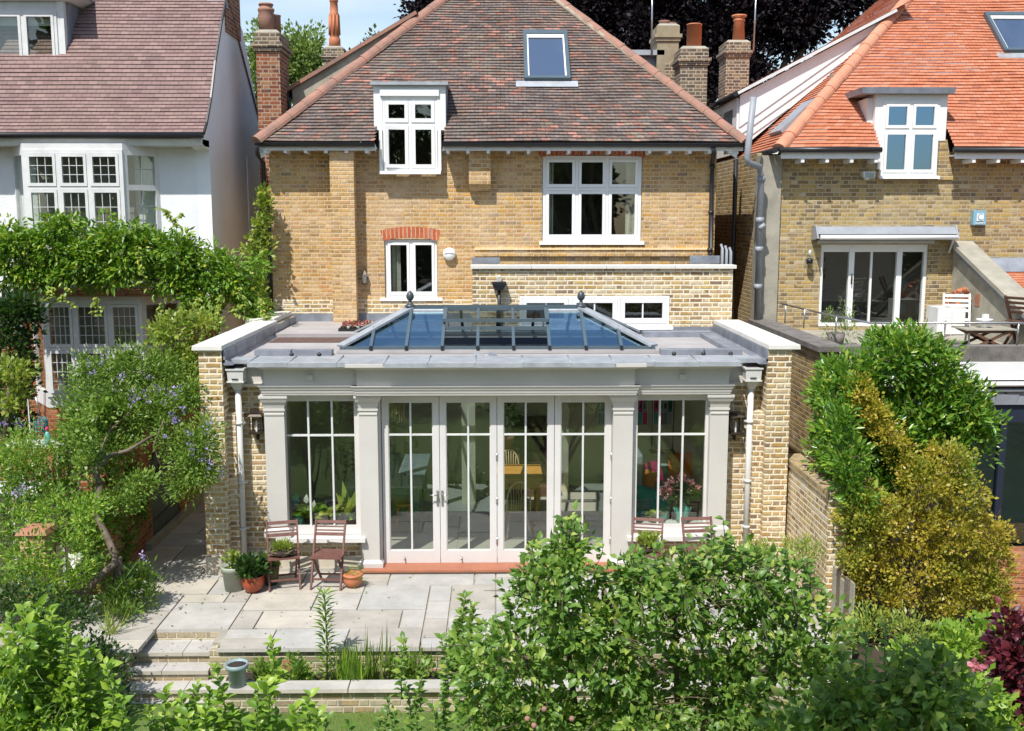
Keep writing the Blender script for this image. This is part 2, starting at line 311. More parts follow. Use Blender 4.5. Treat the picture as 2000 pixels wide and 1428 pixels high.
# ------------------------------------------------------------------ mesh builder
class MB:
    def __init__(s): s.v = []; s.f = []; s.uv = []; s.sm = []
    def face(s, pts, uvs=None, smooth=False):
        i = len(s.v); s.v += [tuple(p) for p in pts]; s.f.append(tuple(range(i, i+len(pts))))
        if uvs is None:
            a = Vector(pts[1])-Vector(pts[0]); b = Vector(pts[-1])-Vector(pts[0]); n = a.cross(b)
            ax, ay, az = abs(n.x), abs(n.y), abs(n.z)
            if az >= ax and az >= ay and az > 1e-9: uvs = [(p[0], p[1]) for p in pts]
            elif ax > ay: uvs = [(p[1], p[2]) for p in pts]
            else: uvs = [(p[0], p[2]) for p in pts]
        s.uv += uvs; s.sm.append(smooth)
    def box(s, x0, x1, y0, y1, z0, z1):
        s.loft(x0, x1, y0, y1, z0, x0, x1, y0, y1, z1); return s
    def loft(s, x0, x1, y0, y1, z0, X0, X1, Y0, Y1, z1):
        a = [(x0, y0, z0), (x1, y0, z0), (x1, y1, z0), (x0, y1, z0)]; b = [(X0, Y0, z1), (X1, Y0, z1), (X1, Y1, z1), (X0, Y1, z1)]
        s.face(a[::-1]); s.face(b)
        for i in range(4): j = (i+1) % 4; s.face([a[i], a[j], b[j], b[i]])
        return s
    def hexa(s, a, b):          # two quads (lists of 4 points) joined
        s.face(a[::-1]); s.face(b)
        for i in range(4): j = (i+1) % 4; s.face([a[i], a[j], b[j], b[i]])
        return s
    def prism(s, poly, axis, a, b):   # poly in the other two coordinates, extruded along axis
        def P(q, t): return (t, q[0], q[1]) if axis == 'x' else ((q[0], t, q[1]) if axis == 'y' else (q[0], q[1], t))
        n = len(poly); s.face([P(q, a) for q in poly]); s.face([P(q, b) for q in poly][::-1])
        for i in range(n): j = (i+1) % n; s.face([P(poly[i], a), P(poly[i], b), P(poly[j], b), P(poly[j], a)])
        return s
    def bar(s, p, q, w, d, up=(0, 0, 1)):
        p, q = Vector(p), Vector(q); t = (q-p).normalized(); u = Vector(up)
        if abs(t.dot(u)) > .98: u = Vector((0, 1, 0))
        sd_ = t.cross(u).normalized()*w/2; n = sd_.cross(t).normalized()*d/2
        s.hexa([p-sd_-n, p+sd_-n, p+sd_+n, p-sd_+n], [q-sd_-n, q+sd_-n, q+sd_+n, q-sd_+n]); return s
    def tube(s, pts, r, n=10, caps=True):
        pts = [Vector(p) for p in pts]; rr = r if isinstance(r, (list, tuple)) else [r]*len(pts)
        rings = []
        for i, p in enumerate(pts):
            t = (pts[min(i+1, len(pts)-1)]-pts[max(i-1, 0)])
            t = t.normalized() if t.length > 1e-9 else Vector((0, 0, 1))
            a = Vector((0, 0, 1)) if abs(t.z) < .9 else Vector((1, 0, 0)); u = t.cross(a).normalized(); v = t.cross(u)
            rings.append([p+(u*math.cos(2*math.pi*k/n)+v*math.sin(2*math.pi*k/n))*rr[i] for k in range(n)])
        for i in range(len(rings)-1):
            for k in range(n):
                j = (k+1) % n; s.face([rings[i][k], rings[i][j], rings[i+1][j], rings[i+1][k]], smooth=True)
        if caps: s.face(rings[0][::-1]); s.face(rings[-1])
        return s
    def lathe(s, prof, c=(0, 0, 0), n=20, sx=1, sy=1):
        rg = [[(c[0]+r*sx*math.cos(2*math.pi*k/n), c[1]+r*sy*math.sin(2*math.pi*k/n), c[2]+z) for k in range(n)] for r, z in prof]
        for i in range(len(rg)-1):
            for k in range(n):
                j = (k+1) % n; s.face([rg[i][k], rg[i][j], rg[i+1][j], rg[i+1][k]], smooth=True)
        s.face(rg[0][::-1]); s.face(rg[-1]); return s
    def xform(s, mat): s.v = [tuple(mat @ Vector(p)) for p in s.v]; return s
    def build(s, name, mat, parent=None, bevel=0):
        me = bpy.data.meshes.new(name); V = s.v
        if parent is None:
            xs = [p[0] for p in V]; ys = [p[1] for p in V]; zs = [p[2] for p in V]
            o = Vector(((min(xs)+max(xs))/2, (min(ys)+max(ys))/2, min(zs)))
        else: o = worldloc(parent)
        me.from_pydata([(p[0]-o.x, p[1]-o.y, p[2]-o.z) for p in V], [], s.f)
        ul = me.uv_layers.new(name="UVMap"); flat = np.array(s.uv, dtype=np.float32).ravel(); ul.data.foreach_set('uv', flat)
        me.polygons.foreach_set('use_smooth', s.sm)
        me.materials.append(M[mat] if isinstance(mat, str) else mat)
        ob = bpy.data.objects.new(name, me); COL.objects.link(ob)
        if parent is None: ob.location = o
        else: ob.parent = parent
        if any(s.sm):
            bpm = ob.modifiers.new("weld", 'WELD'); bpm.merge_threshold = 1e-4
        if bevel:
            b = ob.modifiers.new("bevel", 'BEVEL'); b.width = bevel; b.segments = 2; b.limit_method = 'ANGLE'
            if not any(s.sm):
                ob.modifiers.remove(b); wd = ob.modifiers.new("weld", 'WELD'); wd.merge_threshold = 1e-4
                b = ob.modifiers.new("bevel", 'BEVEL'); b.width = bevel; b.segments = 2; b.limit_method = 'ANGLE'
        return ob
def worldloc(o):
    v = Vector((0, 0, 0))
    while o: v = v + o.location; o = o.parent
    return v
def tag(o, label, cat, group=None):
    o['label'] = label; o['category'] = cat
    if group: o['group'] = group
    return o
def thing(name, label, cat, loc=(0, 0, 0), group=None, rz=0):
    o = bpy.data.objects.new(name, None); COL.objects.link(o); o.location = loc; o.rotation_euler = (0, 0, rz); o.empty_display_size = .2
    return tag(o, label, cat, group)
def struct(o, kind='structure'): o['kind'] = kind; return o
KIDS = {}
def dup(root, loc, rz=0, label=None, cat=None, scale=None):
    r = root.copy(); COL.objects.link(r); r.location = loc; r.rotation_euler = (0, 0, rz)
    if label: r['label'] = label
    if scale: r.scale = scale
    for ch in [o for o in list(COL.objects) if o.parent == root]:
        c = ch.copy(); COL.objects.link(c); c.parent = r
        for g in [o for o in list(COL.objects) if o.parent == ch]:
            d = g.copy(); COL.objects.link(d); d.parent = c
    return r
def wall(mb, x0, x1, z0, z1, y, t, holes):
    """upright wall facing the camera with real openings and reveals"""
    xs = sorted({x0, x1, *[h[0] for h in holes], *[h[1] for h in holes]}); zs = sorted({z0, z1, *[h[2] for h in holes], *[h[3] for h in holes]})
    xs = [x for x in xs if x0 <= x <= x1]; zs = [z for z in zs if z0 <= z <= z1]
    def solid(i, j):
        if i < 0 or j < 0 or i >= len(xs)-1 or j >= len(zs)-1: return False
        cx, cz = (xs[i]+xs[i+1])/2, (zs[j]+zs[j+1])/2
        return not any(h[0] < cx < h[1] and h[2] < cz < h[3] for h in holes)
    for i in range(len(xs)-1):
        for j in range(len(zs)-1):
            if not solid(i, j): continue
            a, b, c, d = xs[i], xs[i+1], zs[j], zs[j+1]
            mb.face([(a, y, c), (b, y, c), (b, y, d), (a, y, d)]); mb.face([(b, y+t, c), (a, y+t, c), (a, y+t, d), (b, y+t, d)])
            if not solid(i-1, j): mb.face([(a, y+t, c), (a, y, c), (a, y, d), (a, y+t, d)])
            if not solid(i+1, j): mb.face([(b, y, c), (b, y+t, c), (b, y+t, d), (b, y, d)])
            if not solid(i, j-1): mb.face([(a, y+t, c), (b, y+t, c), (b, y, c), (a, y, c)])
            if not solid(i, j+1): mb.face([(a, y, d), (b, y, d), (b, y+t, d), (a, y+t, d)])
    return mb
def pane_obj(par, x0, x1, z0, z1, y, mat='glass'):
    return MB().box(x0, x1, y, y+.006, z0, z1).build('pane', mat, par)
def ring(mb, x0, x1, z0, z1, y0, y1, w, wb=None, wt=None):
    wb = wb or w; wt = wt or w
    mb.box(x0, x0+w, y0, y1, z0, z1); mb.box(x1-w, x1, y0, y1, z0, z1)
    mb.box(x0+w, x1-w, y0, y1, z0, z0+wb); mb.box(x0+w, x1-w, y0, y1, z1-wt, z1); return mb
def window(par, x0, x1, z0, z1, y, cols, rows, mat='white', fr=.06, sash=.05, sill=None, lead=None, cur=None, name='window', gl='glass'):
    """frame with mullions as the window part; each light gets a casement and a pane under it.
    cols/rows: lists of fractional boundaries; y: outer face of the frame"""
    m = MB(); ring(m, x0, x1, z0, z1, y, y+.09, fr)
    xs = [x0+fr+(x1-x0-2*fr)*c for c in cols]; zs = [z0+fr+(z1-z0-2*fr)*r for r in rows]
    mu = .055
    for x in xs[1:-1]: m.box(x-mu/2, x+mu/2, y, y+.088, z0+fr, z1-fr)
    for z in zs[1:-1]:
        for i in range(len(xs)-1):
            a = xs[i]+(mu/2 if i else 0); b = xs[i+1]-(mu/2 if i < len(xs)-2 else 0)
            m.box(a, b, y+.002, y+.086, z-mu/2, z+mu/2)
    fo = m.build(name, mat, par)
    for i in range(len(xs)-1):
        for j in range(len(zs)-1):
            a = xs[i]+(mu/2 if i else 0); b = xs[i+1]-(mu/2 if i < len(xs)-2 else 0)
            c = zs[j]+(mu/2 if j else 0); d = zs[j+1]-(mu/2 if j < len(zs)-2 else 0)
            cm = MB(); ring(cm, a+.004, b-.004, c+.004, d-.004, y-.012, y+.04, sash, wb=sash*1.15)
            if lead:
                nx, nz_, mt = lead
                A, B, Cc, D = a+sash, b-sash, c+sash, d-sash
                cm.build('casement', mat, fo)
                lm = MB()
                for k in range(1, nx): lm.box(A+(B-A)*k/nx-.005, A+(B-A)*k/nx+.005, y+.006, y+.02, Cc, D)
                for k in range(1, nz_): lm.box(A, B, y+.0075, y+.0185, Cc+(D-Cc)*k/nz_-.005, Cc+(D-Cc)*k/nz_+.005)
                lm.build('glazing_lead', mt, fo)
            else: cm.build('casement', mat, fo)
            pane_obj(fo, a+sash-.005, b-sash+.005, c+sash-.005, d-sash+.005, y+.022, gl)
    if sill:
        MB().loft(x0-sill, x1+sill, y-.10, y+.02, z0-.06, x0-sill, x1+sill, y-.085, y+.02, z0-.005).build('sill', mat, fo)
    if cur:
        cm = MB()
        for (a, b) in cur:
            n = max(6, int((b-a)/.03)); pts = [(a+(b-a)*k/n, y+.2+.02*math.sin(k*2.1)) for k in range(n+1)]
            for k in range(n):
                p, q = pts[k], pts[k+1]; cm.face([(p[0], p[1], z0), (q[0], q[1], z0), (q[0], q[1], z1), (p[0], p[1], z1)])
        cm.build('curtain', 'curtain', fo)
    return fo
def courses(mb, e0, e1, f0, f1, gauge, step=.014, holes=(), ripple=.006, seg=.5, vstart=0, kick=None, maxc=400):
    """lay tile courses: e0->e1 eave line, f0->f1 top line (points). each course a strip whose tail is lifted by step."""
    e0, e1, f0, f1 = map(Vector, (e0, e1, f0, f1))
    up = (f0-e0)+(f1-e1); up.normalize(); along = (e1-e0).normalized(); nrm = along.cross((f0+f1-e0-e1).normalized()).normalized()
    if nrm.z < 0: nrm = -nrm
    Ls = ((f0+f1)/2-(e0+e1)/2).dot((up-along*up.dot(along)).normalized())
    n = min(maxc, max(1, round(Ls/gauge)))
    for k in range(n):
        t0, t1 = k/n, (k+1.0)/n
        a0, a1 = e0.lerp(f0, t0), e1.lerp(f1, t0); b0, b1 = e0.lerp(f0, t1), e1.lerp(f1, t1)
        tot = (a1-a0).length
        spans = [(0.0, 1.0)]
        for (hx0, hx1, hz) in holes:        # x range and the height below which the roof is left open
            if (a0.z+b0.z)/2 < hz:
                ns = []
                for (s0, s1) in spans:
                    h0 = (hx0-a0.x)/(a1.x-a0.x); h1 = (hx1-a0.x)/(a1.x-a0.x)
                    if h0 > s0: ns.append((s0, min(h0, s1)))
                    if h1 < s1: ns.append((max(h1, s0), s1))
                spans = [q for q in ns if q[1]-q[0] > .002]
        for (s0, s1) in spans:
            m_ = max(1, int((s1-s0)*tot/seg))
            for i in range(m_):
                u0 = s0+(s1-s0)*i/m_; u1 = s0+(s1-s0)*(i+1)/m_
                P0, P1, Q0, Q1 = a0.lerp(a1, u0), a0.lerp(a1, u1), b0.lerp(b1, u0), b0.lerp(b1, u1)
                def rip(p, s_): return nrm*(ripple*(math.sin(p.dot(along)*2.3+k*.13)+math.sin(p.dot(along)*.9+k*.21)+.5*math.sin(p.dot(along)*7+k*1.7)))
                w0, w1 = rip(P0, 0), rip(P1, 0); v0, v1 = rip(Q0, 0), rip(Q1, 0)
                lift = nrm*step
                U0, U1 = P0.dot(along), P1.dot(along); V0 = (vstart+k)*gauge+.003; V1 = V0+gauge*.94
                mb.face([P0+lift+w0, P1+lift+w1, Q1+v1, Q0+v0], [(U0, V0), (U1, V0), (U1, V1), (U0, V1)])
                mb.face([P0+w0, P1+w1, P1+lift+w1, P0+lift+w0], [(U0, V0), (U1, V0), (U1, V0+.002), (U0, V0+.002)])
    return mb
def hip_tiles(mb, p, q, r=.11, L=.3, droop=.04):
    p, q = Vector(p), Vector(q); n = int((q-p).length/L)
    for k in range(n):
        a = p.lerp(q, k/n); b = p.lerp(q, (k+1.06)/n); d = (q-p).normalized()
        sd_ = d.cross(Vector((0, 0, 1))).normalized(); u = sd_.cross(d).normalized()
        jz = random.uniform(-.006, .006)
        pr = []
        for (pt, rr) in ((a, r*1.06), (b, r*.97)):
            pr.append([pt+u*jz+(sd_*math.cos(math.pi*t/8)+u*(math.sin(math.pi*t/8)-.35))*rr for t in range(9)])
        for t in range(8): mb.face([pr[0][t], pr[0][t+1], pr[1][t+1], pr[1][t]], smooth=False)
        mb.face(pr[0])
    return mb
# ------------------------------------------------------------------ foliage
T_FULL = (np.array([(0, 0, 0), (-.24, .28, .11), (.24, .28, .11), (0, .33, 0), (-.27, .58, .07), (.27, .58, .07), (0, .66, -.06), (.02, 1.0, -.26)], float),
          [(0, 3, 1), (0, 2, 3), (1, 3, 6, 4), (3, 2, 5, 6), (4, 6, 7), (6, 5, 7)])
T_QUAD = (np.array([(0, 0, 0), (.3, .45, .05), (0, 1, -.04), (-.3, .45, .05)], float), [(0, 1, 2, 3)])
T_NARROW = (np.array([(0, 0, 0), (.13, .4, .03), (0, 1, -.08), (-.13, .4, .03)], float), [(0, 1, 2, 3)])
T_LANCE = (np.array([(0, 0, 0), (.17, .3, .05), (.17, .62, .03), (0, 1, -.08), (-.17, .62, .03), (-.17, .3, .05)], float), [(0, 1, 2, 3), (0, 3, 4, 5)])
T_BLADE = (np.array([(-.02, 0, 0), (.02, 0, 0), (.017, .5, .03), (-.017, .5, .03), (0, 1, -.16)], float), [(0, 1, 2, 3), (3, 2, 4)])
def norm(a): return a/np.maximum(np.linalg.norm(a, axis=1, keepdims=True), 1e-9)
def leafmesh(name, mat, P, D, Nn, S, T, parent=None):
    """P positions, D growing direction, Nn face normal, S sizes"""
    P = np.asarray(P); D = norm(np.asarray(D)); X = norm(np.cross(D, Nn)); Z = np.cross(X, D)
    t, faces = T; n = len(P); k = len(t)
    V = P[:, None, :] + S[:, None, None]*(t[None, :, 0:1]*X[:, None, :]+t[None, :, 1:2]*D[:, None, :]+t[None, :, 2:3]*Z[:, None, :])
    V = V.reshape(-1, 3)
    if parent is None: o = np.array([V[:, 0].mean(), V[:, 1].mean(), V[:, 2].min()])
    else: o = np.array(worldloc(parent))
    me = bpy.data.meshes.new(name); me.vertices.add(n*k); me.vertices.foreach_set('co', (V-o).astype(np.float32).ravel())
    sizes = np.array([len(f) for f in faces]); flat = np.concatenate([np.array(f) for f in faces])
    idx = (flat[None, :]+(np.arange(n)*k)[:, None]).ravel(); ls = np.tile(sizes, n); st = np.concatenate([[0], np.cumsum(ls)[:-1]])
    me.loops.add(len(idx)); me.loops.foreach_set('vertex_index', idx.astype(np.int32))
    me.polygons.add(len(ls)); me.polygons.foreach_set('loop_start', st.astype(np.int32)); me.polygons.foreach_set('loop_total', ls.astype(np.int32))
    me.update(calc_edges=True); me.materials.append(M[mat])
    ob = bpy.data.objects.new(name, me); COL.objects.link(ob)
    if parent is None: ob.location = o
    else: ob.parent = parent
    return ob
def crown(blobs, clumps, per, cr_, seed=0, shell=.55, up=.35):
    """clumps scattered through a union of ellipsoids; returns leaf positions and outward directions"""
    r = np.random.default_rng(seed); vol = np.array([(b[3]*b[4]*b[5])**.75 for b in blobs]); vol /= vol.sum()
    P, D = [], []
    pick = r.choice(len(blobs), clumps, p=vol)
    for b in pick:
        cx, cy, cz, rx, ry, rz = blobs[b]
        d = r.normal(size=3); d /= np.linalg.norm(d); rad = (shell+(1-shell)*r.random())*(.9+.22*r.normal()*.5)
        c = np.array([cx, cy, cz])+d*np.array([rx, ry, rz])*rad
        n = max(3, int(per*(.5+r.random())))
        g = r.normal(size=(n, 3)); g = g/np.linalg.norm(g, axis=1, keepdims=True)*(r.random((n, 1))**.4)*cr_*(.6+.8*r.random())
        P.append(c+g); D.append(g/cr_*.8+d*.5+np.array([0, 0, up])+r.normal(size=(n, 3))*.35)
    return np.concatenate(P), np.concatenate(D)
def foliage(name, mat, blobs, clumps, per, cr_, size, T=T_QUAD, seed=0, parent=None, shell=.55, up=.35, droop=0, keep=None):
    P, D = crown(blobs, clumps, per, cr_, seed, shell, up); r = np.random.default_rng(seed+99)
    if keep is not None: k = keep(P); P, D = P[k], D[k]
    D = D+np.array([0, 0, -droop]); Nn = r.normal(size=P.shape)*.85+np.array([-.2, -.4, .8])
    S = size*(.45+1.0*r.random(len(P)))
    return leafmesh(name, mat, P, D, Nn, S, T, parent)
def branches(base, targets, r0, mat='bark', name='branch', parent=None, bend=.25, seed=1, n=7):
    r = random.Random(seed); mb = MB()
    for t in targets:
        a, b = Vector(base), Vector(t); L_ = (b-a).length; mid = [a]
        for k in range(1, 5):
            q = a.lerp(b, k/5)+Vector((r.uniform(-1, 1), r.uniform(-1, 1), r.uniform(-.4, 1)))*L_*bend*.3*math.sin(math.pi*k/5); mid.append(q)
        mid.append(b); mb.tube(mid, [r0*(1-.8*k/5) for k in range(6)], n)
    return mb.build(name, mat, parent)
# ================================================================== THE SETTING: ground, patio
G = -0.05; LZ = -0.56
m = MB(); m.face([(-400, -300, LZ-.35), (400, -300, LZ-.35), (400, 600, LZ-.35), (-400, 600, LZ-.35)]); struct(m.build('ground', 'dirt'))
m = MB(); m.face([(-4.9, -14, LZ), (4.2, -14, LZ), (4.2, 11.2, LZ), (-4.9, 11.2, LZ)]); struct(m.build('lawn', 'grass'))
m = MB(); m.face([(-16, 11.5, -.35), (-5.36, 11.5, -.35), (-5.36, 40, -.35), (-16, 40, -.35)]); struct(m.build('garden_bed', 'dirt'))
m = MB(); m.face([(4.37, 3, -.55), (16, 3, -.55), (16, 40, -.55), (4.37, 40, -.55)]); struct(m.build('soil', 'dirt'))
m = MB(); m.box(-5.36, -3.42, 12.26, 19.4, -.5, G-.02); m.box(-3.419, 4.15, 11.76, 19.4, -.5, G-.021); m.box(-5.36, -4.53, 11.74, 12.259, -.5, G-.02)
m.box(-7.2, -5.361, 11.74, 12.3, -.5, G-.021)
struct(m.build('patio_bed', 'concrete'))
# random rectangular sandstone flags packed on a 0.3 m module
def pack(x0, y0, nx, ny, ok, g, seed):
    r = random.Random(seed); used = set(); mb = MB()
    sizes = [(3, 2), (2, 3), (2, 2), (3, 2), (2, 1), (3, 1), (4, 2), (1, 2), (3, 3)]
    for j in range(ny):
        for i in range(nx):
            if (i, j) in used or not ok(x0+(i+.5)*g, y0+(j+.5)*g): continue
            c = sizes[:]; r.shuffle(c)
            for (a, b) in c+[(1, 1)]:
                cl = [(i+p, j+q) for p in range(a) for q in range(b)]
                if all(k not in used and k[0] < nx and k[1] < ny and ok(x0+(k[0]+.5)*g, y0+(k[1]+.5)*g) for k in cl):
                    used.update(cl); X0, X1, Y0, Y1 = x0+i*g+.007, x0+(i+a)*g-.007, y0+j*g+.007, y0+(j+b)*g-.007
                    dz = r.uniform(-.003, .003)
                    mb.loft(X0, X1, Y0, Y1, G-.045, X0+.004, X1-.004, Y0+.004, Y1-.004, G+dz); break
    return mb
okp = lambda x, y: (-5.34 < x < 4.15 and y < 14.25 and not (-4.36 < x < -3.40 and y < 12.1)) or (-5.34 < x < -4.2 and y < 19.4)
struct(pack(-5.42, 11.53, 32, 27, okp, .3, 5).build('patio', 'paving'))

# ================================================================== GARDEN STEPS AND RETAINING WALLS
st = thing('garden_steps', 'sandstone steps with brick risers cut into the patio edge', 'steps', (-3.88, 11.6, LZ))
ty = [11.77, 11.55, 11.33, 11.11]; backs = [12.12, 11.81, 11.59, 11.37]
for k in range(4):
    z = G-.133*(k+1); x0, x1 = (-4.36, -3.42) if k < 2 else (-4.36, -3.2)
    xm = x0+(x1-x0)*(.62 if k % 2 == 0 else .42)
    for a, b in ((x0, xm-.004), (xm+.004, x1)):
        MB().box(a, b, ty[k]-.03, backs[k]+.02, z-.045, z).build('tread', 'paving', st)
    MB().box(x0+.01, x1-.01, ty[k], backs[k], z-.15, z-.046).build('riser', 'wall_stone_brick', st)
MB().box(-4.36, -3.42, 12.125, 12.259, G-.4, G-.047).build('riser', 'wall_stone_brick', st)
rw = thing('retaining_wall', 'low weathered brick wall holding up the patio edge', 'wall', (0, 11.5, LZ))
MB().box(-3.41, 4.15, 11.58, 11.755, LZ, G-.047).build('brickwork', 'wall_stone_brick', rw)
MB().box(-4.52, -4.361, 11.58, 12.12, LZ, G-.047).build('brickwork', 'wall_stone_brick', rw)
MB().box(-6.6, -4.521, 11.582, 11.73, LZ, G-.048).build('brickwork', 'wall_stone_brick', rw)
MB().box(-2.62, -2.42, 11.565, 11.5799, G-.3, G-.16).build('air_brick', 'terracotta', rw)
pw = thing('planter_wall', 'knee high brick planter wall with pale stone coping above the lawn', 'wall', (0, 10.95, LZ))
MB().box(-3.18, 4.15, 10.94, 11.08, LZ, -.30).build('brickwork', 'wall_stone_brick', pw)
x = -3.24
while x < 4.1:
    l = random.uniform(.62, .95); x2 = min(x+l, 4.14)
    MB().loft(x+.005, x2-.005, 10.89, 11.13, -.299, x+.008, x2-.008, 10.896, 11.124, -.255+random.uniform(-.003, .003)).build('coping', 'paving', pw); x = x2
m = MB(); m.box(-3.17, 4.14, 11.14, 11.57, LZ, -.36); struct(m.build('planting_bed', 'soil'))

# ================================================================== ORANGERY
og = thing('orangery', 'putty grey orangery with four glazed doors, brick end piers and stone copings', 'orangery', (0, 14.2, G))
# brick: end piers, flank walls, aprons under the windows
m = MB(); m.box(-4.14, -3.82, 14.15, 19.3, .2, 3.165); m.box(-3.82, -3.27, 14.5, 14.7, .2, 2.6); m.box(-3.27, -1.96, 14.30, 14.5, .16, .44)
m.box(-3.82, -3.70, 14.3, 14.5, .2, 2.25)
m.build('brick_wall', 'stock_new', og)
m = MB(); m.box(3.80, 4.13, 14.15, 17.8, .2, 3.165); m.box(3.28, 3.80, 14.5, 14.7, .2, 2.6); m.box(1.94, 3.28, 14.30, 14.5, .16, .44)
m.box(3.66, 3.80, 14.28, 14.5, .2, 2.25)
m.build('brick_wall', 'stock_new', og)
m = MB(); m.loft(-4.17, -3.80, 14.10, 19.3, G, -4.15, -3.81, 14.13, 19.3, .2); m.loft(-3.80, -3.28, 14.42, 14.6, G, -3.81, -3.27, 14.45, 14.6, .2); m.loft(-3.28, -1.96, 14.22, 14.5, G, -3.27, -1.96, 14.26, 14.5, .16)
m.build('plinth', 'plinth', og)
m = MB(); m.loft(3.78, 4.16, 14.10, 17.8, G, 3.79, 4.14, 14.13, 17.8, .2); m.loft(3.28, 3.78, 14.42, 14.6, G, 3.27, 3.79, 14.45, 14.6, .2); m.loft(1.96, 3.28, 14.22, 14.5, G, 1.96, 3.27, 14.26, 14.5, .16)
m.build('plinth', 'plinth', og)
# columns with capitals and bases
def column(x0, x1, zb):
    y = 14.2
    m = MB(); m.box(x0, x1, y, y+.16, zb+.1, 2.30); m.box(x0+.002, x1-.002, y-.012, y+.16, 2.24, 2.262)
    c = MB(); c.loft(x0, x1, y-.002, y+.16, 2.33, x0-.02, x1+.02, y-.03, y+.16, 2.43); c.loft(x0-.035, x1+.035, y-.045, y+.16, 2.43, x0-.055, x1+.055, y-.07, y+.16, 2.49); c.box(x0-.06, x1+.06, y-.075, y+.16, 2.49, 2.525)
    c.box(x0-.012, x1+.012, y-.014, y+.16, 2.30, 2.33)
    o = m.build('column', 'orangery', og)
    c.build('capital', 'orangery', o)
    b = MB(); b.box(x0-.05, x1+.05, y-.05, y+.16, zb, zb+.1); b.loft(x0-.045, x1+.045, y-.045, y+.16, zb+.1, x0-.012, x1+.012, y-.012, y+.16, zb+.14)
    b.build('base', 'orangery', o)
column(-3.27, -2.99, .47); column(-1.945, -1.685, G+.03); column(1.645, 1.925, G+.03); column(3.02, 3.28, .47)
# entablature: recessed ends, side bays, slightly projecting centre
def entab(x0, x1, yf, side):
    m = MB(); yb = 14.75
    m.box(x0, x1, yf, yb, 2.672, 2.90)                                   # frieze
    m.box(x0, x1, yf+.01, yb, 2.53, 2.672)
    e = .0
    for (z0, z1, p) in ((2.535, 2.567, .018), (2.570, 2.615, .03), (2.618, 2.655, .048), (2.655, 2.672, .065)):
        m.loft(x0-p, x1+p, yf-p, yb, z0, x0-p-.008, x1+p+.008, yf-p-.008, yb, z1)
    m.loft(x0-.02, x1+.02, yf-.02, yb, 2.895, x0-.03, x1+.03, yf-.03, yb, 2.915)
    m.loft(x0-.035, x1+.035, yf-.035, yb, 2.915, x0-.12, x1+.12, yf-.15, yb, 2.955)
    m.box(x0-.13, x1+.13, yf-.19, yb, 2.955, 3.0)
    m.build('entablature', 'orangery', og)
for (a, b) in ((-3.818, -3.2505), (3.2605, 3.798)):
    m = MB()
    m.box(a, b, 14.44, 14.7, 2.60, 3.0)
    m.loft(a, b, 14.42, 14.7, 2.605, a, b, 14.39, 14.7, 2.66); m.loft(a, b, 14.42, 14.7, 2.9, a, b, 14.34, 14.7, 2.965)
    m.build('entablature', 'orangery', og)
entab(-3.25, -1.95, 14.15, 0); entab(1.93, 3.26, 14.15, 1); entab(-1.948, 1.928, 14.09, 2)
for x in (-2.60, 2.60): MB().box(x-.045, x+.045, 14.10, 14.149, 2.745, 2.825).build('sensor', 'orangery', og, bevel=.006)
# side windows
def bigwin(x0, x1):
    m = MB(); ring(m, x0-.08, x1+.08, .47, 2.535, 14.31, 14.42, .05); ring(m, x0-.035, x1+.035, .515, 2.49, 14.335, 14.40, .055, wb=.075, wt=.075)
    f = m.build('window', 'door_paint', og)
    MB().loft(x0-.13, x1+.20 if x0 > 0 else x1+.13, 14.12, 14.33, .405, x0-.13, x1+.20 if x0 > 0 else x1+.13, 14.125, 14.33, .465).build('sill', 'door_paint', f)
    b = MB()
    for k in (1, 2): xx = x0+(x1-x0)*k/3; b.box(xx-.013, xx+.013, 14.345, 14.395, .58, 2.42)
    b.box(x0+.02, x1-.02, 14.347, 14.393, 1.905, 1.93); b.build('glazing_bar', 'white_old', f)
    MB().box(x0+.01, x1-.01, 14.367, 14.373, .58, 2.43).build('pane', 'glass', f)
bigwin(-3.02, -2.01); bigwin(1.99, 3.0)
# doors
fr = MB(); fr.box(-1.685, -1.655, 14.34, 14.46, .0, 2.53); fr.box(1.655, 1.685, 14.34, 14.46, .0, 2.53); fr.box(-1.655, 1.655, 14.34, 14.46, 2.485, 2.53)
fr.build('door_frame', 'door_paint', og)
for k in range(4):
    x0 = -1.645+.8225*k+.004; x1 = x0+.8145; z0, z1 = 0.02, 2.478
    m = MB(); ring(m, x0, x1, z0, z1, 14.36, 14.42, .088, wb=.185, wt=.085)
    A, B, C, D = x0+.088, x1-.088, z0+.185, z1-.085
    ring(m, A, B, C, D, 14.375, 14.405, .012)
    d = m.build('door', 'door_paint', og)
    b = MB(); xc = (A+B)/2; b.box(xc-.013, xc+.013, 14.37, 14.41, C, D); b.box(A, B, 14.372, 14.408, 1.905, 1.93); b.build('glazing_bar', 'white_old', d)
    MB().box(A, B, 14.387, 14.393, C, D).build('pane', 'glass', d)
    if k in (0, 1):
        s_ = 1 if k == 0 else -1; hx = x1-.03 if k == 0 else x0+.03
        h = MB(); h.box(hx-.014, hx+.014, 14.345, 14.36, .88, 1.10); h.tube([(hx, 14.345, 1.05), (hx, 14.29, 1.05), (hx-s_*.11, 14.285, 1.05)], .009, 8)
        h.build('handle', 'steel', d)
        q = MB(); q.tube([(x0+.3, 14.36, .10), (x0+.3, 14.335, .10), (x0+.3, 14.33, .07)], .012, 8); q.build('holdback', 'steel', d)
    if k in (1, 2, 3):
        for hz in (.35, .95, 1.60): 
            hx = x1+.0 if k != 2 else x0-.004
            MB().tube([(hx, 14.352, hz-.05), (hx, 14.352, hz+.05)], .011, 8).build('hinge', 'steel', d)
MB().box(-1.95, 1.90, 14.06, 14.62, -.025, .018).build('threshold', 'quarry', og, bevel=.008)
MB().box(-1.93, 1.88, 14.09, 14.5, G-.02, -.0255).build('threshold_base', 'concrete', og)
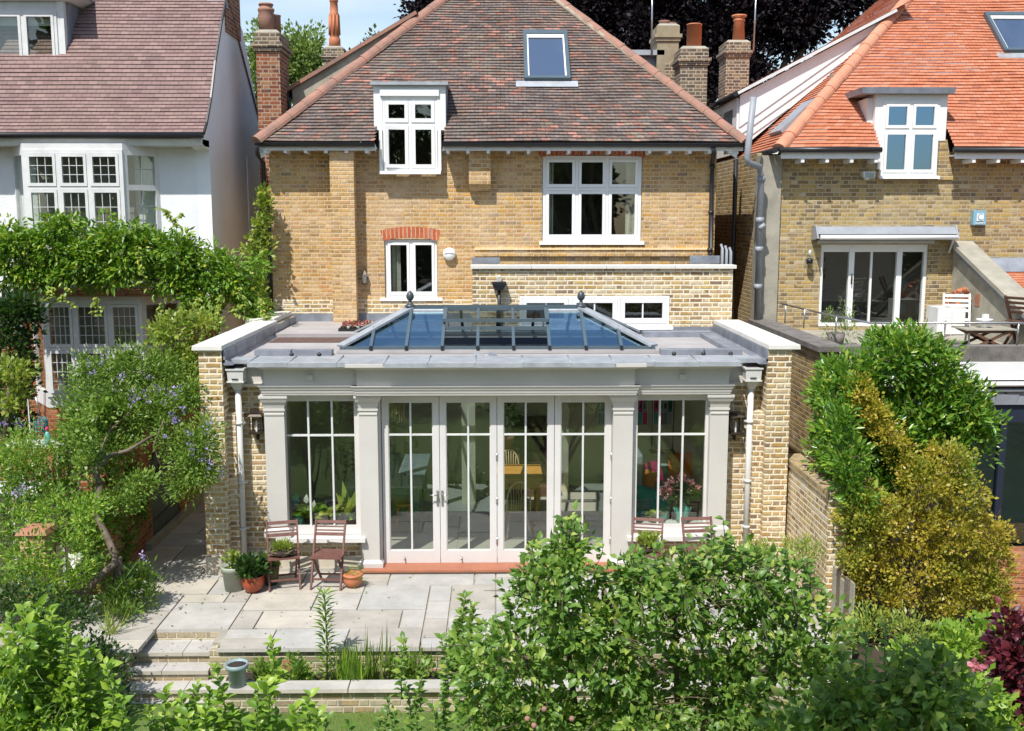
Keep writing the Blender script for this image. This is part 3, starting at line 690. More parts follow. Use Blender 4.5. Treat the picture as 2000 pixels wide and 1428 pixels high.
# copings, lead and roof
for (a, b, ys) in ((-4.22, -3.80, (14.10, 15.3, 16.5, 17.75)), (3.79, 4.24, (14.10, 15.2, 16.4, 17.78))):
    for i in range(3): MB().loft(a, b, ys[i]+.002, ys[i+1]-.002, 3.168, a+.006, b-.006, ys[i]+.006, ys[i+1]-.004, 3.235).build('coping', 'coping', og, bevel=.006)
MB().loft(-4.36, -3.86, 17.76, 19.3, 3.19, -4.354, -3.866, 17.766, 19.3, 3.262).build('coping', 'coping', og, bevel=.006)
m = MB(); m.box(-4.3, -3.87, 17.6, 19.3, 3.0, 3.189)
m.build('lead_flashing', 'lead', og)
for sx, yb in ((-1, 19.28), (1, 17.78)):
    xi = 3.80; x = sx*xi; n = int((yb-14.3)/.62); 
    m = MB()
    for i in range(n):
        y0, y1 = 14.16+i*(yb-14.16)/n, 14.16+(i+1)*(yb-14.16)/n-.006
        a, b = sorted((x, x-sx*(.022+.004*(i % 2)))); m.box(a, b, y0, y1, 2.99, 3.166)
        a, b = sorted((x, x-sx*.12)); m.loft(a, b, y0, y1, 2.955, *sorted((x, x-sx*.03)), y0, y1, 3.03)
    m.build('lead_flashing', 'lead', og)
m = MB()       # front lead capping in lapped sheets following the cornice
xs = [-3.80, -3.42, -2.87, -2.2, -1.55, -.95, -.3, .36, 1.02, 1.62, 2.18, 2.8, 3.37, 3.79]
for i in range(len(xs)-1):
    yf = 14.33 if (i == 0 or i == 12) else (13.885 if 4 <= i <= 8 else 13.945)
    dz = .004*(i % 2)
    m.loft(xs[i]-.012, xs[i+1]+.012, yf, 14.62, 3.0+dz, xs[i]-.012, xs[i+1]+.012, yf+.005, 14.62, 3.018+dz)
    m.box(xs[i]+.002, xs[i+1]-.002, yf-.012, yf-.0005, 2.955+dz, 3.016+dz)
    if 0 < i: m.tube([(xs[i], yf-.006, 3.02+dz), (xs[i], 14.6, 3.024+dz)], .012, 6)
m.build('lead_capping', 'lead_pale', og)
m = MB(); m.box(-3.8, 3.8, 14.62, 19.3, 2.86, 2.985); ro = m.build('flat_roof', 'membrane', og)
# cut the flat roof where the lantern sits: build as four strips instead
bpy.data.objects.remove(ro)
LX0, LX1, LY0, LY1 = -2.33, 2.36, 15.2, 17.25
m = MB(); m.box(-3.8, 3.8, 14.62, LY0, 2.86, 2.985); m.box(-3.8, LX0, LY0, LY1, 2.86, 2.985); m.box(LX1, 3.8, LY0, LY1, 2.86, 2.985); m.box(-3.8, .0, LY1, 19.48, 2.86, 2.985); m.box(0, 3.8, LY1, 17.78, 2.86, 2.985)
m.build('flat_roof', 'membrane', og)
m = MB(); m.box(-3.76, -2.0, 17.3, 19.46, 2.9855, 3.05); m.box(-2.0, -.45, 17.5, 19.46, 2.9855, 3.049); m.build('raised_roof', 'membrane', og)
m = MB(); m.box(-3.70, -2.36, 16.55, 17.28, 2.9856, 2.992); m.build('debris', 'debris', og)
for (a, b) in ((-3.55, -3.02), (-3.0, -2.42), (2.42, 3.05), (3.07, 3.62)): MB().box(a, b, 14.92, 15.12, 2.9855, 3.065).build('lead_kerb', 'lead', og)
MB().box(2.5, 3.66, 17.25, 17.5, 2.9855, 3.075).build('lead_kerb', 'lead', og); MB().box(3.45, 3.655, 15.13, 17.24, 2.9856, 3.06).build('lead_kerb', 'lead', og)
m = MB(); m.box(-4.22, -.45, 19.455, 19.4985, 3.0, 3.20); m.box(.0, 4.1, 17.755, 17.7985, 2.99, 3.11)
m.build('lead_upstand', 'lead', og)
for x in (-2.95, -2.55, 2.62, 3.05, 3.45): MB().lathe([(.005, -.035), (.028, -.02), (.035, 0), (.028, .02), (.005, .035)], (x-.03, 14.80, 3.02), 10).build('roof_outlet', 'black', og)
MB().box(-.34, -.20, 14.75, 14.90, 2.985, 3.03).build('roof_box', 'lead_pale', og); MB().box(-.12, -.0, 14.75, 14.90, 2.985, 3.03).build('roof_box', 'lead', og)
# room inside
m = MB(); m.box(-3.79, 3.79, 14.2, 19.3, G-.05, .0); m.build('room_floor', 'room_floor', og)
m = MB(); m.box(-3.80, 3.79, 19.20, 19.29, 0, 2.8); m.box(-3.81, -3.72, 14.75, 19.2, 0, 2.8); m.box(3.70, 3.79, 14.75, 19.2, 0, 2.8)
m.box(-3.72, -3.08, 14.55, 14.75, 0, 2.55); m.box(3.1, 3.70, 14.55, 14.75, 0, 2.55)
m.build('room_wall', 'room_wall', og)
m = MB(); m.box(-3.72, 3.7, 14.76, LY0, 2.78, 2.855); m.box(-3.72, LX0, LY0, LY1, 2.78, 2.855); m.box(LX1, 3.7, LY0, LY1, 2.78, 2.855); m.box(-3.72, 3.7, LY1, 19.2, 2.78, 2.855); m.build('ceiling', 'ceiling', og)
MB().box(-.62, -.38, 17.6, 17.84, 0, 2.78).build('post', 'room_wall', og)
MB().box(1.15, 1.3, 18.2, 19.2, 0, 2.78).build('partition', 'room_wall', og)
for k in range(7): MB().box(.28, 1.14, 18.0+.17*k-.0, 19.19, .18*k+.001, .18*(k+1)).build('stair', 'teak', og)
# ---- rain goods
def rainpipe(x, y, zt, zb, lab):
    t = thing('rainwater_pipe', lab, 'downpipe', (x, y, zb), 'off white rainwater pipes with box hoppers')
    m = MB(); m.loft(x-.105, x+.105, y-.13, y+.06, 2.72, x-.115, x+.115, y-.14, y+.06, 2.875); m.box(x-.13, x+.13, y-.155, y+.06, 2.875, 2.90); m.box(x-.12, x+.12, y-.145, y+.06, 2.70, 2.72)
    m.loft(x-.045, x+.045, y-.045, y+.045, 2.58, x-.085, x+.085, y-.11, y+.055, 2.70)
    h = m.build('hopper', 'pipe_white', t); MB().box(x+.0-.05, x+.04, y-.147, y-.1405, 2.745, 2.76).build('slot', 'black', h)
    MB().box(x-.10, x+.10, y-.12, y+.05, 2.9005, 2.91).build('opening', 'black', h)
    MB().tube([(x, y, zt), (x, y, zb)], .044, 16).build('pipe', 'pipe_white', t)
    for z in (2.1, 1.23, .55): MB().tube([(x, y, z-.02), (x, y, z+.02)], .056, 16).build('collar', 'pipe_white', t); MB().box(x-.075, x+.075, y+.03, y+.06, z-.012, z+.012).build('bracket', 'pipe_white', t)
rainpipe(-3.66, 14.35, 2.6, .0, 'off white rainwater pipe and box hopper beside the climbing purple flowers')
rainpipe(3.62, 14.35, 2.6, .0, 'off white rainwater pipe and box hopper beside the laurel end of the orangery')
# ---- wall lanterns
def lantern(x, y, z, lab):
    t = thing('wall_lantern', lab, 'wall lantern', (x, y, z), 'box lanterns on the orangery brickwork')
    f = MB()
    for a in (-.075, .075):
        for b in (-.085, .065): f.box(x+a-.007, x+a+.007, y+b-.007, y+b+.007, z-.13, z+.10)
    f.box(x-.095, x+.095, y-.105, y+.085, z-.155, z-.13); f.loft(x-.1, x+.1, y-.11, y+.09, z+.10, x-.07, x+.07, y-.08, y+.06, z+.135); f.box(x-.08, x+.08, y-.09, y+.07, z+.135, z+.155)
    f.loft(x-.015, x+.015, y+.02, y+.09, z-.26, x-.02, x+.02, y+.05, y+.1, z-.155)
    f.build('frame', 'dark_metal', t)
    MB().lathe([(.002, -.05), (.012, -.04), (.016, -.01), (.010, .03), (.001, .06)], (x, y-.01, z-.02), 10).build('bulb', 'bulb', t)
    MB().box(x-.01, x+.01, y-.02, y+.0, z-.13, z-.07).build('candle', 'white', t)
lantern(-3.43, 14.41, 2.10, 'bronze box lantern with white candle bulb on the shaded brick beside the left hopper pipe')
lantern(3.43, 14.41, 2.07, 'bronze box lantern between the right outer column and the pipe')

# ---- roof lantern (hipped rooflight)
rl = thing('roof_lantern', 'hipped blue glass roof lantern with ball finials on the flat roof', 'rooflight', (0, 16.2, 2.98))
zb, zr, yr = 3.045, 3.55, 16.22; xl, xr = -1.37, 1.34
m = MB(); ring_ = [(LX0-.03, LX1+.03, LY0-.05, LY0), (LX0-.03, LX1+.03, LY1, LY1+.05), (LX0-.03, LX0, LY0, LY1), (LX1, LX1+.03, LY0, LY1)]
for a, b, c, d in ring_: m.box(a, b, c, d, 2.80, zb)
m.box(LX0-.05, LX1+.05, LY0-.09, LY0-.051, 2.99, 3.03); m.build('kerb', 'membrane', rl)
m = MB(); m.box(LX0-.01, LX1+.01, LY0-.035, LY0+.02, zb+.0005, zb+.045); m.box(LX0-.01, LX1+.01, LY1-.02, LY1+.035, zb+.0005, zb+.045); m.build('eaves_beam', 'slate_frame', rl)
LB, RB = (LX0, LY0, zb+.03), (LX1, LY0, zb+.03); LT, RT_ = (xl, yr, zr), (xr, yr, zr); LBb, RBb = (LX0, LY1, zb+.03), (LX1, LY1, zb+.03)
nb = 9; bxs = [LX0+.0+(LX1-LX0)*k/nb*1.0 for k in range(nb+1)]
bars_x = [at(x, 680, LY0)[0] for x in (725, 794, 864, 933, 1003, 1073, 1144, 1213)]
def fp(x, t): return (x, LY0+(yr-LY0)*t, zb+.03+(zr-zb-.03)*t)
def tmax(x): return 1 if xl <= x <= xr else ((x-LX0)/(xl-LX0) if x < xl else (LX1-x)/(LX1-xr))
# front panes between bars
ed = [LX0]+bars_x+[LX1]
for i in range(len(ed)-1):
    a, b = ed[i], ed[i+1]
    if i in (3, 4, 5):      # under the opened vent: lower fixed light only
        z_ = .46; pts = [fp(a, 0), fp(b, 0), fp(b, z_), fp(a, z_)]
    else:
        pts = [fp(a, 0), fp(b, 0), fp(b, tmax(b))]
        for kx in (xr, xl):
            if a < kx < b: pts.append(fp(kx, 1))
        pts.append(fp(a, tmax(a)))
        if i == 0: pts = [fp(a, 0), fp(b, 0), fp(b, tmax(b))]
        if i == len(ed)-2: pts = [fp(a, 0), fp(b, 0), fp(a, tmax(a))]
    g_ = MB(); g_.face(pts); g_.build('pane', 'glass_clear' if i in (3, 4, 5) else 'glass_roof', rl)
for (A, B, C) in ((LBb, LB, LT), (RB, RBb, RT_)):
    g_ = MB(); g_.face([A, B, C]); g_.build('pane', 'glass_roof', rl)
g_ = MB(); g_.face([RBb, LBb, LT, RT_]); g_.build('pane', 'glass_roof', rl)
for x in bars_x:
    p, q = Vector(fp(x, -.03)), Vector(fp(x, tmax(x)*.985)); o = Vector((0, -.02, .035))
    if x in bars_x[3:5]: q = Vector(fp(x, .46))
    b = MB().bar(p+o*.6, q+o*.6, .045, .05, up=(0, -.5, 1)).build('glazing_bar', 'slate_frame', rl)
    MB().bar(p+Vector((0, -.035, -.02)), p+Vector((0, -.035, .03)), .04, .05).build('bar_foot', 'black', b)
for x in [LX0+(LX1-LX0)*k/8 for k in range(1, 8)]:
    def bp(t): return (x, LY1+(yr-LY1)*t, zb+.03+(zr-zb-.03)*t)
    MB().bar(Vector(bp(0))+Vector((0, .01, .03)), Vector(bp(tmax(x)*.98))+Vector((0, .01, .03)), .045, .05).build('glazing_bar', 'slate_frame', rl)
for (A, C) in ((LB, LT), (RB, RT_), (LBb, LT), (RBb, RT_)):
    A = Vector(A); C = Vector(C)
    MB().bar(A+Vector((0, 0, .02)), C+Vector((0, 0, .035)), .17, .035).build('hip_capping', 'lead_pale', rl)
m = MB(); m.bar((xl-.05, yr, zr+.03), (xr+.05, yr, zr+.03), .10, .05); m.bar((xl, yr, zr+.065), (xr, yr, zr+.065), .04, .02); m.build('ridge', 'slate_frame', rl)
for a, b in ((xl+.02, bars_x[2]-.03), (bars_x[5]+.03, xr-.02)):
    MB().hexa([Vector(fp(a, .93)), Vector(fp(b, .93)), Vector(fp(b, .93))+Vector((0, 0, .03)), Vector(fp(a, .93))+Vector((0, 0, .03))], [Vector(fp(a, 1)), Vector(fp(b, 1)), Vector(fp(b, 1))+Vector((0, -.02, .04)), Vector(fp(a, 1))+Vector((0, -.02, .04))]).build('top_capping', 'lead_pale', rl)
# opened vent: raised sash hinged near the ridge
vx0, vx1 = bars_x[2]+.01, bars_x[5]-.01
hin = Vector(fp(0, .97)); low = Vector((0, LY0+(yr-LY0)*.50, zb+.03+(zr-zb)*.50+.10)); 
vt = MB()
for xx in (vx0, vx1): vt.bar((xx, low.y, low.z), (xx, hin.y, hin.z+.03), .06, .055)
for xx in bars_x[3:5]: vt.bar((xx, low.y, low.z), (xx, hin.y, hin.z+.03), .04, .05)
vt.bar((vx0-.02, low.y, low.z), (vx1+.02, low.y, low.z), .05, .05, up=(0, 0, 1)); vt.bar((vx0, hin.y, hin.z+.035), (vx1, hin.y, hin.z+.035), .05, .05)
vo = vt.build('vent', 'slate_frame', rl); g_ = MB(); g_.face([(vx0, low.y, low.z), (vx1, low.y, low.z), (vx1, hin.y, hin.z+.02), (vx0, hin.y, hin.z+.02)]); g_.build('pane', 'glass_clear', vo)
MB().bar(Vector(fp(vx0, .46))+Vector((0, 0, .02)), Vector(fp(vx1, .46))+Vector((0, 0, .02)), .045, .05).build('transom', 'slate_frame', rl)
for xx in (vx0+.06, vx1-.06): MB().tube([fp(xx, .46), (xx, low.y, low.z)], .012, 6).build('stay', 'black', rl)
for (x, y) in ((xl, yr), (xr, yr)):
    MB().lathe([(.085, 0), (.09, .02), (.06, .045), (.03, .07), (.022, .10), (.045, .12), (.062, .155), (.062, .18), (.045, .225), (.02, .25), (.003, .262)], (x, y, zr+.04), 18).build('finial', 'dark_slate', rl)
# seedling tray on the roof
tr = thing('seedling_tray', 'black tray of small red and white bedding seedlings on the flat roof', 'seed tray', (-2.25, 18.0, 3.05))
m = MB(); ring(m, -2.72, -1.95, 17.62, 17.9, 0, .05, .02); m2 = MB(); m2.box(-2.74, -1.9, 17.66, 18.3, 3.05, 3.062)
for a, b, c, d in ((-2.74, -2.72, 17.66, 18.3), (-1.92, -1.9, 17.66, 18.3), (-2.72, -1.92, 17.66, 17.68), (-2.72, -1.92, 18.28, 18.3)): m2.box(a, b, c, d, 3.062, 3.10)
m2.build('tray', 'black', tr)
for i in range(9):
    for j in range(5): MB().lathe([(.02, 0), (.032, .07), (.028, .071)], (-2.66+i*.085, 17.74+j*.12, 3.063), 8).build('seedling_pot', 'pot_green' if (i+j) % 2 else 'soil', tr)
r_ = np.random.default_rng(3); P = np.c_[r_.uniform(-2.70, -1.94, 520), r_.uniform(17.7, 18.26, 520), r_.uniform(3.13, 3.17, 520)]
leafmesh('seedlings', 'f_redmix', P, r_.normal(size=P.shape)+[0, 0, .6], r_.normal(size=P.shape)+[0, -.5, 1], np.full(520, .05), T_QUAD, tr)
# ================================================================== MAIN HOUSE
mh = thing('brick_house', 'yellow stock brick house with hipped mottled clay tile roof behind the orangery', 'house', (0, 19.5, G))
YW = 19.5; XL, XR = -4.24, 4.13
wins = [(-2.12, -1.12, 3.47, 4.60), (.86, 2.74, 4.52, 6.16), (-2.12, -1.07, 5.84, 6.26)]
m = MB(); wall(m, XL, XR, -.3, 6.26, YW, .25, wins)
m.box(XL, XL+.25, YW+.25, 28, -.3, 6.26); m.box(XR-.25, XR, YW+.25, 28, -.3, 6.26); m.box(XL+.25, XR-.25, 27.75, 28, -.3, 6.26)
m.build('brick_wall', 'stock', mh)
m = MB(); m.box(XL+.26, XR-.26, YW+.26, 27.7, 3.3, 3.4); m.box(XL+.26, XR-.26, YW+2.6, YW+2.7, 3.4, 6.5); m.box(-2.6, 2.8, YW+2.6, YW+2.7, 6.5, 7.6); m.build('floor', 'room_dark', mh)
MB().box(-3.06, -2.62, 19.16, YW-.001, 3.05, 6.24).build('chimney_breast', 'stock', mh)
m = MB(); m.loft(-.51, -.11, 19.27, YW-.001, 5.62, -.51, -.11, 19.27, YW-.001, 6.24); m.loft(-.51, -.11, 19.40, YW-.001, 5.50, -.51, -.11, 19.31, YW-.001, 5.6199); m.build('corbelled_pier', 'stock', mh)
MB().box(-4.241, -.44, 19.485, 19.4995, 3.2, 3.47).build('repointed_band', 'stock_new', mh)
m = MB(); m.box(-.42, 4.10, 19.44, YW-.001, 4.28, 4.40); m.loft(-.42, 4.10, 19.42, YW-.001, 4.40, -.42, 4.10, 19.48, YW-.001, 4.46); m.build('string_course', 'stock', mh)
# red brick arches: voussoirs as one fan
def arch(x0, x1, z0, rise, h, y):
    mb = MB(); n = 14; xc = (x0+x1)/2
    for k in range(n):
        pts = []
        for (f, top) in ((k/n+.004, 0), ((k+1)/n-.004, 0), ((k+1)/n-.004, 1), (k/n+.004, 1)):
            u = f*2-1; x = xc+(x1-x0)/2*u*(1+.10*top); z = z0+rise*(1-u*u)+h*top
            pts.append((x, z))
        a = [(p[0], y-.004, p[1]) for p in pts]; b = [(p[0], y+.0, p[1]) for p in pts]; mb.hexa(a, b) if False else mb.face(a)
        for i in range(4): j = (i+1) % 4; mb.face([a[j], a[i], b[i], b[j]])
    return mb
arch(-2.14, -1.10, 4.565, .07, .20, YW).build('brick_arch', 'arch_brick', mh)
arch(.82, 2.78, 6.13, .03, .1, YW).build('brick_arch', 'arch_brick', mh)
window(mh, -2.11, -1.13, 3.50, 4.59, YW+.05, [0, .5, 1], [0, 1], fr=.045, sash=.05, sill=.10, cur=[(-2.06, -1.84)])
w2 = window(mh, .87, 2.73, 4.56, 6.15, YW+.03, [0, .335, .665, 1], [0, .62, 1], fr=.06, sash=.055, sill=.06, cur=[(.93, 1.08), (2.46, 2.67)])
MB().box(.93, 2.67, YW+.005, YW+.03, 4.56, 4.645).build('bottom_board', 'white', w2)
# annex parapet: old brick, stone coping
m = MB(); m.box(-.42, 4.11, 17.8, 18.05, 2.9, 4.12); m.box(3.86, 4.11, 18.05, YW, 2.9, 4.12); m.box(-.42, -.2, 18.05, YW, 2.9, 4.12)
wall(MB(), 0, 1, 0, 1, 0, 1, [])
m = MB(); wall(m, -.42, 4.11, 2.9, 4.12, 17.8, .25, [(.40, 3.01, 3.12, 3.655)]); m.box(3.86, 4.11, 18.05, YW, 2.9, 4.12); m.box(-.42, -.2, 18.05, YW, 2.9, 4.12)
m.build('annex_wall', 'stock_new', mh)
for a, b in ((-.45, .6), (.604, 1.9), (1.904, 3.1), (3.104, 4.16)): MB().box(a, b, 17.74, 18.1, 4.121, 4.185).build('annex_coping', 'coping', mh, bevel=.006)
m = MB(); m.box(-.2, 3.86, 18.05, YW-.06, 4.0, 4.1); m.build('annex_roof', 'lead', mh)
MB().box(-.44, .06, 18.3, 18.32, 4.186, 4.30).build('lead_step', 'lead', mh); MB().box(3.45, 3.98, 18.3, 18.34, 4.186, 4.33).build('lead_step', 'lead', mh)
MB().box(-.1, 3.85, 18.3, 19.2, 2.99, 3.0).build('annex_floor', 'room_dark', mh)
w3 = window(mh, .40, 3.01, 3.13, 3.65, 17.78, [0, .333, .667, 1], [0, 1], fr=.04, sash=.075, sill=.06, mat='white')
b = MB()
for k in range(3): xx = .40+.04+(2.61-.08)*(k+.5)/3; b.box(xx-.012, xx+.012, 17.785, 17.82, 3.2, 3.6)
b.build('glazing_bar', 'white', w3)
# eaves: soffit board, exposed rafter ends, gutter, downpipe
EX0, EX1, EY, EZ, PM = -4.36, 4.56, 19.02, 6.37, .97
for (a, b) in ((EX0+.03, -2.20), (-.98, EX1-.03)):
    MB().box(a, b, 19.10, 19.13, 6.215, 6.32).build('fascia', 'white', mh)
    MB().box(a, b, 19.131, YW-.0005, 6.262, 6.28).build('soffit', 'white_old', mh)
xx = -4.22
while xx < 4.45:
    if not (-2.3 < xx < -.95): MB().box(xx-.03, xx+.03, 19.09, YW-.002, 6.17, 6.2615).build('rafter_end', 'white', mh)
    xx += .37
for xc, s_ in ((EX0+.12, 1), (EX1-.2, -1)):
    MB().prism([(xc-.1*s_, 6.26), (xc+.2*s_, 6.26), (xc-.06*s_, 6.08)][::s_], 'y', 19.14, 19.18).build('bracket', 'white', mh)
for (a, b) in ((EX0-.02, -2.21), (-.99, EX1+.02)):
    m = MB(); n = 8
    pr = [(19.04-.0+.055*math.cos(math.pi+math.pi*k/n)-.0, 6.345+.055*math.sin(math.pi+math.pi*k/n)-.01) for k in range(n+1)]
    for k in range(n): m.face([(a, *pr[k]), (b, *pr[k]), (b, *pr[k+1]), (a, *pr[k+1])]); 
    m.prism([pr[0], *pr[1:n], pr[n]], 'x', a, a+.01); m.prism(pr, 'x', b-.01, b); m.box(a, b, 18.98, 18.988, 6.335, 6.35)
    m.build('gutter', 'black', mh)
m = MB(); m.tube([(3.97, 19.05, 6.30), (3.98, 19.06, 6.16), (4.03, 19.42, 6.02), (4.035, 19.43, 5.8), (4.04, 19.43, 4.35), (4.0, 19.3, 4.24), (3.93, 19.1, 4.2)], .04, 12)
dp = m.build('downpipe', 'black', mh)
for z in (5.95, 5.1, 4.4): MB().tube([(4.037, 19.43, z-.03), (4.037, 19.43, z+.03)], .053, 12).build('collar', 'black', dp)
m = MB(); m.tube([(EX0+.02, 19.0, 6.3), (EX0+.0, 19.1, 6.15), (-4.33, 19.44, 6.0), (-4.33, 19.44, 2.9)], .04, 12); m.build('downpipe', 'black', mh)
for i, x in enumerate((4.22, 4.30, 4.38)): MB().tube([(x, 19.2, 3.2), (x, 19.2, 4.42-.03*i), (x, 19.28, 4.5-.03*i)], .03, 10).build('waste_pipe', 'grey_pipe', mh)
# roof slopes
AP = 4.46; xa = (EX0+EX1)/2; AZ = EZ+PM*AP; AYr = EY+AP
P0, P1, PA = Vector((EX0, EY, EZ)), Vector((EX1, EY, EZ)), Vector((xa, AYr, AZ)); PB0, PB1 = Vector((EX0, 29, EZ)), Vector((EX1, 29, EZ)); PBt = Vector((xa, 24.6, AZ))
m = MB(); courses(m, P0, P1, PA+Vector((-.01, 0, 0)), PA+Vector((.01, 0, 0)), .09, holes=[(-2.22, -.96, 7.42)], ripple=.008, step=.024)
m.build('roof', 'tile_main', mh)
m = MB(); courses(m, PB0, P0, PBt, PA, .12, ripple=.0, step=.012); m.build('roof', 'tile_main', mh)
m = MB(); courses(m, P1, PB1, PA, PBt, .12, ripple=.0, step=.012); m.build('roof', 'tile_main', mh)
m = MB(); m.face([PB1, PB0, PBt]); m.build('roof', 'tile_main', mh)
hip_tiles(MB(), P0+Vector((0, 0, .01)), PA, .13, .42).build('hip_tiles', 'hip_red', mh)
hip_tiles(MB(), P1+Vector((0, 0, .01)), PA, .115, .34).build('hip_tiles', 'hip_red', mh)
m = MB(); m.tube([P0+Vector((.06, -.02, -.01)), PA+Vector((.06, -.05, -.02))], .045, 6); m.tube([P1+Vector((-.06, -.02, -.01)), PA+Vector((-.06, -.05, -.02))], .055, 6); m.build('hip_mortar', 'mortar', mh)
hip_tiles(MB(), PA, PBt, .12, .34).build('ridge_tiles', 'hip_red', mh)
# dormer at the eaves
dm = MB(); Yd = 19.30
dm.box(-2.12, -2.06, Yd, 19.42, 5.85, 7.19) ; ring(MB(), 0, 1, 0, 1, 0, 1, .1)
dm = MB(); dm.box(-2.25, -2.09, Yd+.02, 20.4, 6.60, 7.40); dm.box(-1.09, -.93, Yd+.02, 20.4, 6.60, 7.40); dm.box(-2.09, -1.09, Yd+.02, 19.5, 7.17, 7.40)
dm.box(-2.13, -1.05, Yd-.02, Yd+.0195, 7.21, 7.33); dm.box(-2.16, -2.1, Yd+.0, 19.49, 5.86, 6.60); dm.box(-1.08, -1.02, Yd, 19.49, 5.86, 6.60)
do = dm.build('dormer', 'white', mh)
MB().loft(-2.30, -.88, Yd-.07, 20.6, 7.401, -2.30, -.88, Yd-.07, 20.7, 7.455).build('dormer_roof', 'lead_pale', do)
MB().box(-.929, -.915, Yd+.05, 20.35, 6.66, 7.39).build('cheek', 'lead', do)
MB().loft(-2.36, -2.251, 19.42, 19.6, 6.62, -2.40, -2.26, 20.3, 20.5, 7.4).build('flashing', 'lead_pale', do)
wd = window(mh, -2.09, -1.09, 5.86, 7.17, Yd+.03, [0, .5, 1], [0, .655, 1], fr=.04, sash=.065, sill=.06)
m = MB(); ring(m, 0, .44, 0, .75, 0, .04, .06); 
m.xform(Matrix.Translation((-2.045, Yd-.03, 5.92)) @ Matrix.Rotation(R(14), 4, 'Z') @ Matrix.Translation((0, -.02, 0))); m.build('open_casement', 'white', wd)
# roof window
def roofwindow(par, x0, x1, t0, t1, y0, z0, pm, glass='glass', blind=True, top='slate_frame'):
    L_ = math.sqrt(1+pm*pm); U = Vector((0, 1/L_, pm/L_)); Nn = Vector((0, -pm/L_, 1/L_))
    def q(x, t, h): return Vector((x, y0+t, z0+pm*t))+Nn*h
    def slab(mb, xa_, xb, ta, tb, h0, h1): mb.hexa([q(xa_, ta, h0), q(xb, ta, h0), q(xb, tb, h0), q(xa_, tb, h0)], [q(xa_, ta, h1), q(xb, ta, h1), q(xb, tb, h1), q(xa_, tb, h1)])
    m = MB(); 
    for a in ((x0, x0+.07, t0, t1), (x1-.07, x1, t0, t1), (x0+.07, x1-.07, t0, t0+.05), (x0+.07, x1-.07, t1-.08, t1)): slab(m, a[0], a[1], a[2], a[3], -.05, .10)
    o = m.build('roof_window', top, par)
    m = MB()
    for a in ((x0+.072, x0+.10, t0+.052, t1-.082), (x1-.10, x1-.072, t0+.052, t1-.082), (x0+.10, x1-.10, t1-.16, t1-.082)): slab(m, a[0], a[1], a[2], a[3], 0, .075)
    m.build('sash', 'white', o)
    m = MB(); slab(m, x0+.09, x1-.09, t0+.04, t1-.15, .05, .056); m.build('pane', glass, o)
    if blind: m = MB(); slab(m, x0+.1, x1-.1, t1-.28, t1-.16, .03, .04); m.build('blind', 'white_old', o)
    m = MB(); slab(m, x0+.1, x1-.1, t0+.05, t1-.16, -.04, -.03); m.build('shaft', 'room_dark', o)
    m = MB(); slab(m, x0-.16, x1+.14, t0-.13, t0-.002, .018, .03); m.build('flashing', 'lead_pale', o)
M['glass_roofwin'] = glassmat('roof_window_glass', tint=(.35, .42, .5), gain=1.6, floor_=.62, gcol=(1, 1, 1))
roofwindow(mh, .54, 1.43, 1.26, 2.38, EY, EZ, PM, 'glass_roofwin')
# side loft extension behind the left hip
m = MB(); 
m.prism([(-4.19, 6.3), (-1.7, 8.9), (-1.78, 9.02), (-4.19, 7.62)], 'y', 21.7, 26.5); so_ = m.build('side_dormer', 'stucco_grey', mh)
m = MB(); courses(m, (-4.30, 26.5, 7.60), (-4.30, 21.62, 7.60), (-1.6, 26.5, 9.17), (-1.6, 21.62, 9.17), .11, ripple=0); m.build('dormer_tiles', 'tile_main', so_)
MB().bar((-4.30, 21.64, 7.60), (-1.62, 21.64, 9.14), .05, .07).build('verge', 'hip_red', so_)
MB().tube([(-4.36, 21.6, 7.58), (-4.36, 26, 7.58)], .06, 8).build('gutter', 'black', so_)
MB().tube([(-4.30, 21.66, 7.55), (-4.25, 21.66, 7.3), (-4.25, 21.66, 6.4)], .04, 8).build('downpipe', 'black', so_)
# chimney stacks
def stack(name, lab, x0, x1, y0, y1, z0, z1, mat, cap, pots, group='chimneys'):
    t = thing(name, lab, 'chimney', ((x0+x1)/2, y0, z0), group)
    MB().box(x0, x1, y0, y1, z0, z1-.42).build('brick_shaft', mat, t)
    m = MB(); m.box(x0-.035, x1+.035, y0-.035, y1+.035, z1-.42, z1-.34); m.box(x0-.07, x1+.07, y0-.07, y1+.07, z1-.34, z1-.26); m.box(x0-.015, x1+.015, y0-.015, y1+.015, z1-.26, z1-.06)
    m.build('oversailing_courses', cap, t)
    MB().loft(x0-.015, x1+.015, y0-.015, y1+.015, z1-.06, x0+.06, x1-.06, y0+.06, y1-.06, z1).build('flaunching', 'concrete', t)
    for (px_, py_, prof, mt) in pots: MB().lathe(prof, (px_, py_, z1-.02), 18).build('chimney_pot', mt, t)
    return t
def X(px, Y): return at(px, 431, Y)[0]
def Z(py, Y): return at(970, py, Y)[2]
Yc = 21.0
stack('chimney_stack', 'slim red brick chimney with a stout round red pot, left of the brick house', X(511, Yc), X(556, Yc), Yc, Yc+.9, 5.5, Z(58, Yc), 'chim_red', 'chim_dark',
      [(X(533, Yc+.3), Yc+.3, [(.15, 0), (.155, .3), (.15, .40), (.165, .42), (.165, .46), (.13, .47), (.13, .52), (.15, .53), (.14, .56), (.1, .56)], 'hip_red'), (X(540, Yc+.3), Yc+.65, [(.14, 0), (.14, .38), (.15, .40), (.11, .41)], 'hip_red')])
Yc = 31
pf = [(.17, 0), (.17, .25), (.13, .32), (.145, .34), (.145, .9), (.155, .93), (.12, 1.0), (.11, 1.3), (.13, 1.32), (.13, 1.36), (.11, 1.38), (.12, 1.62), (.10, 1.62)]
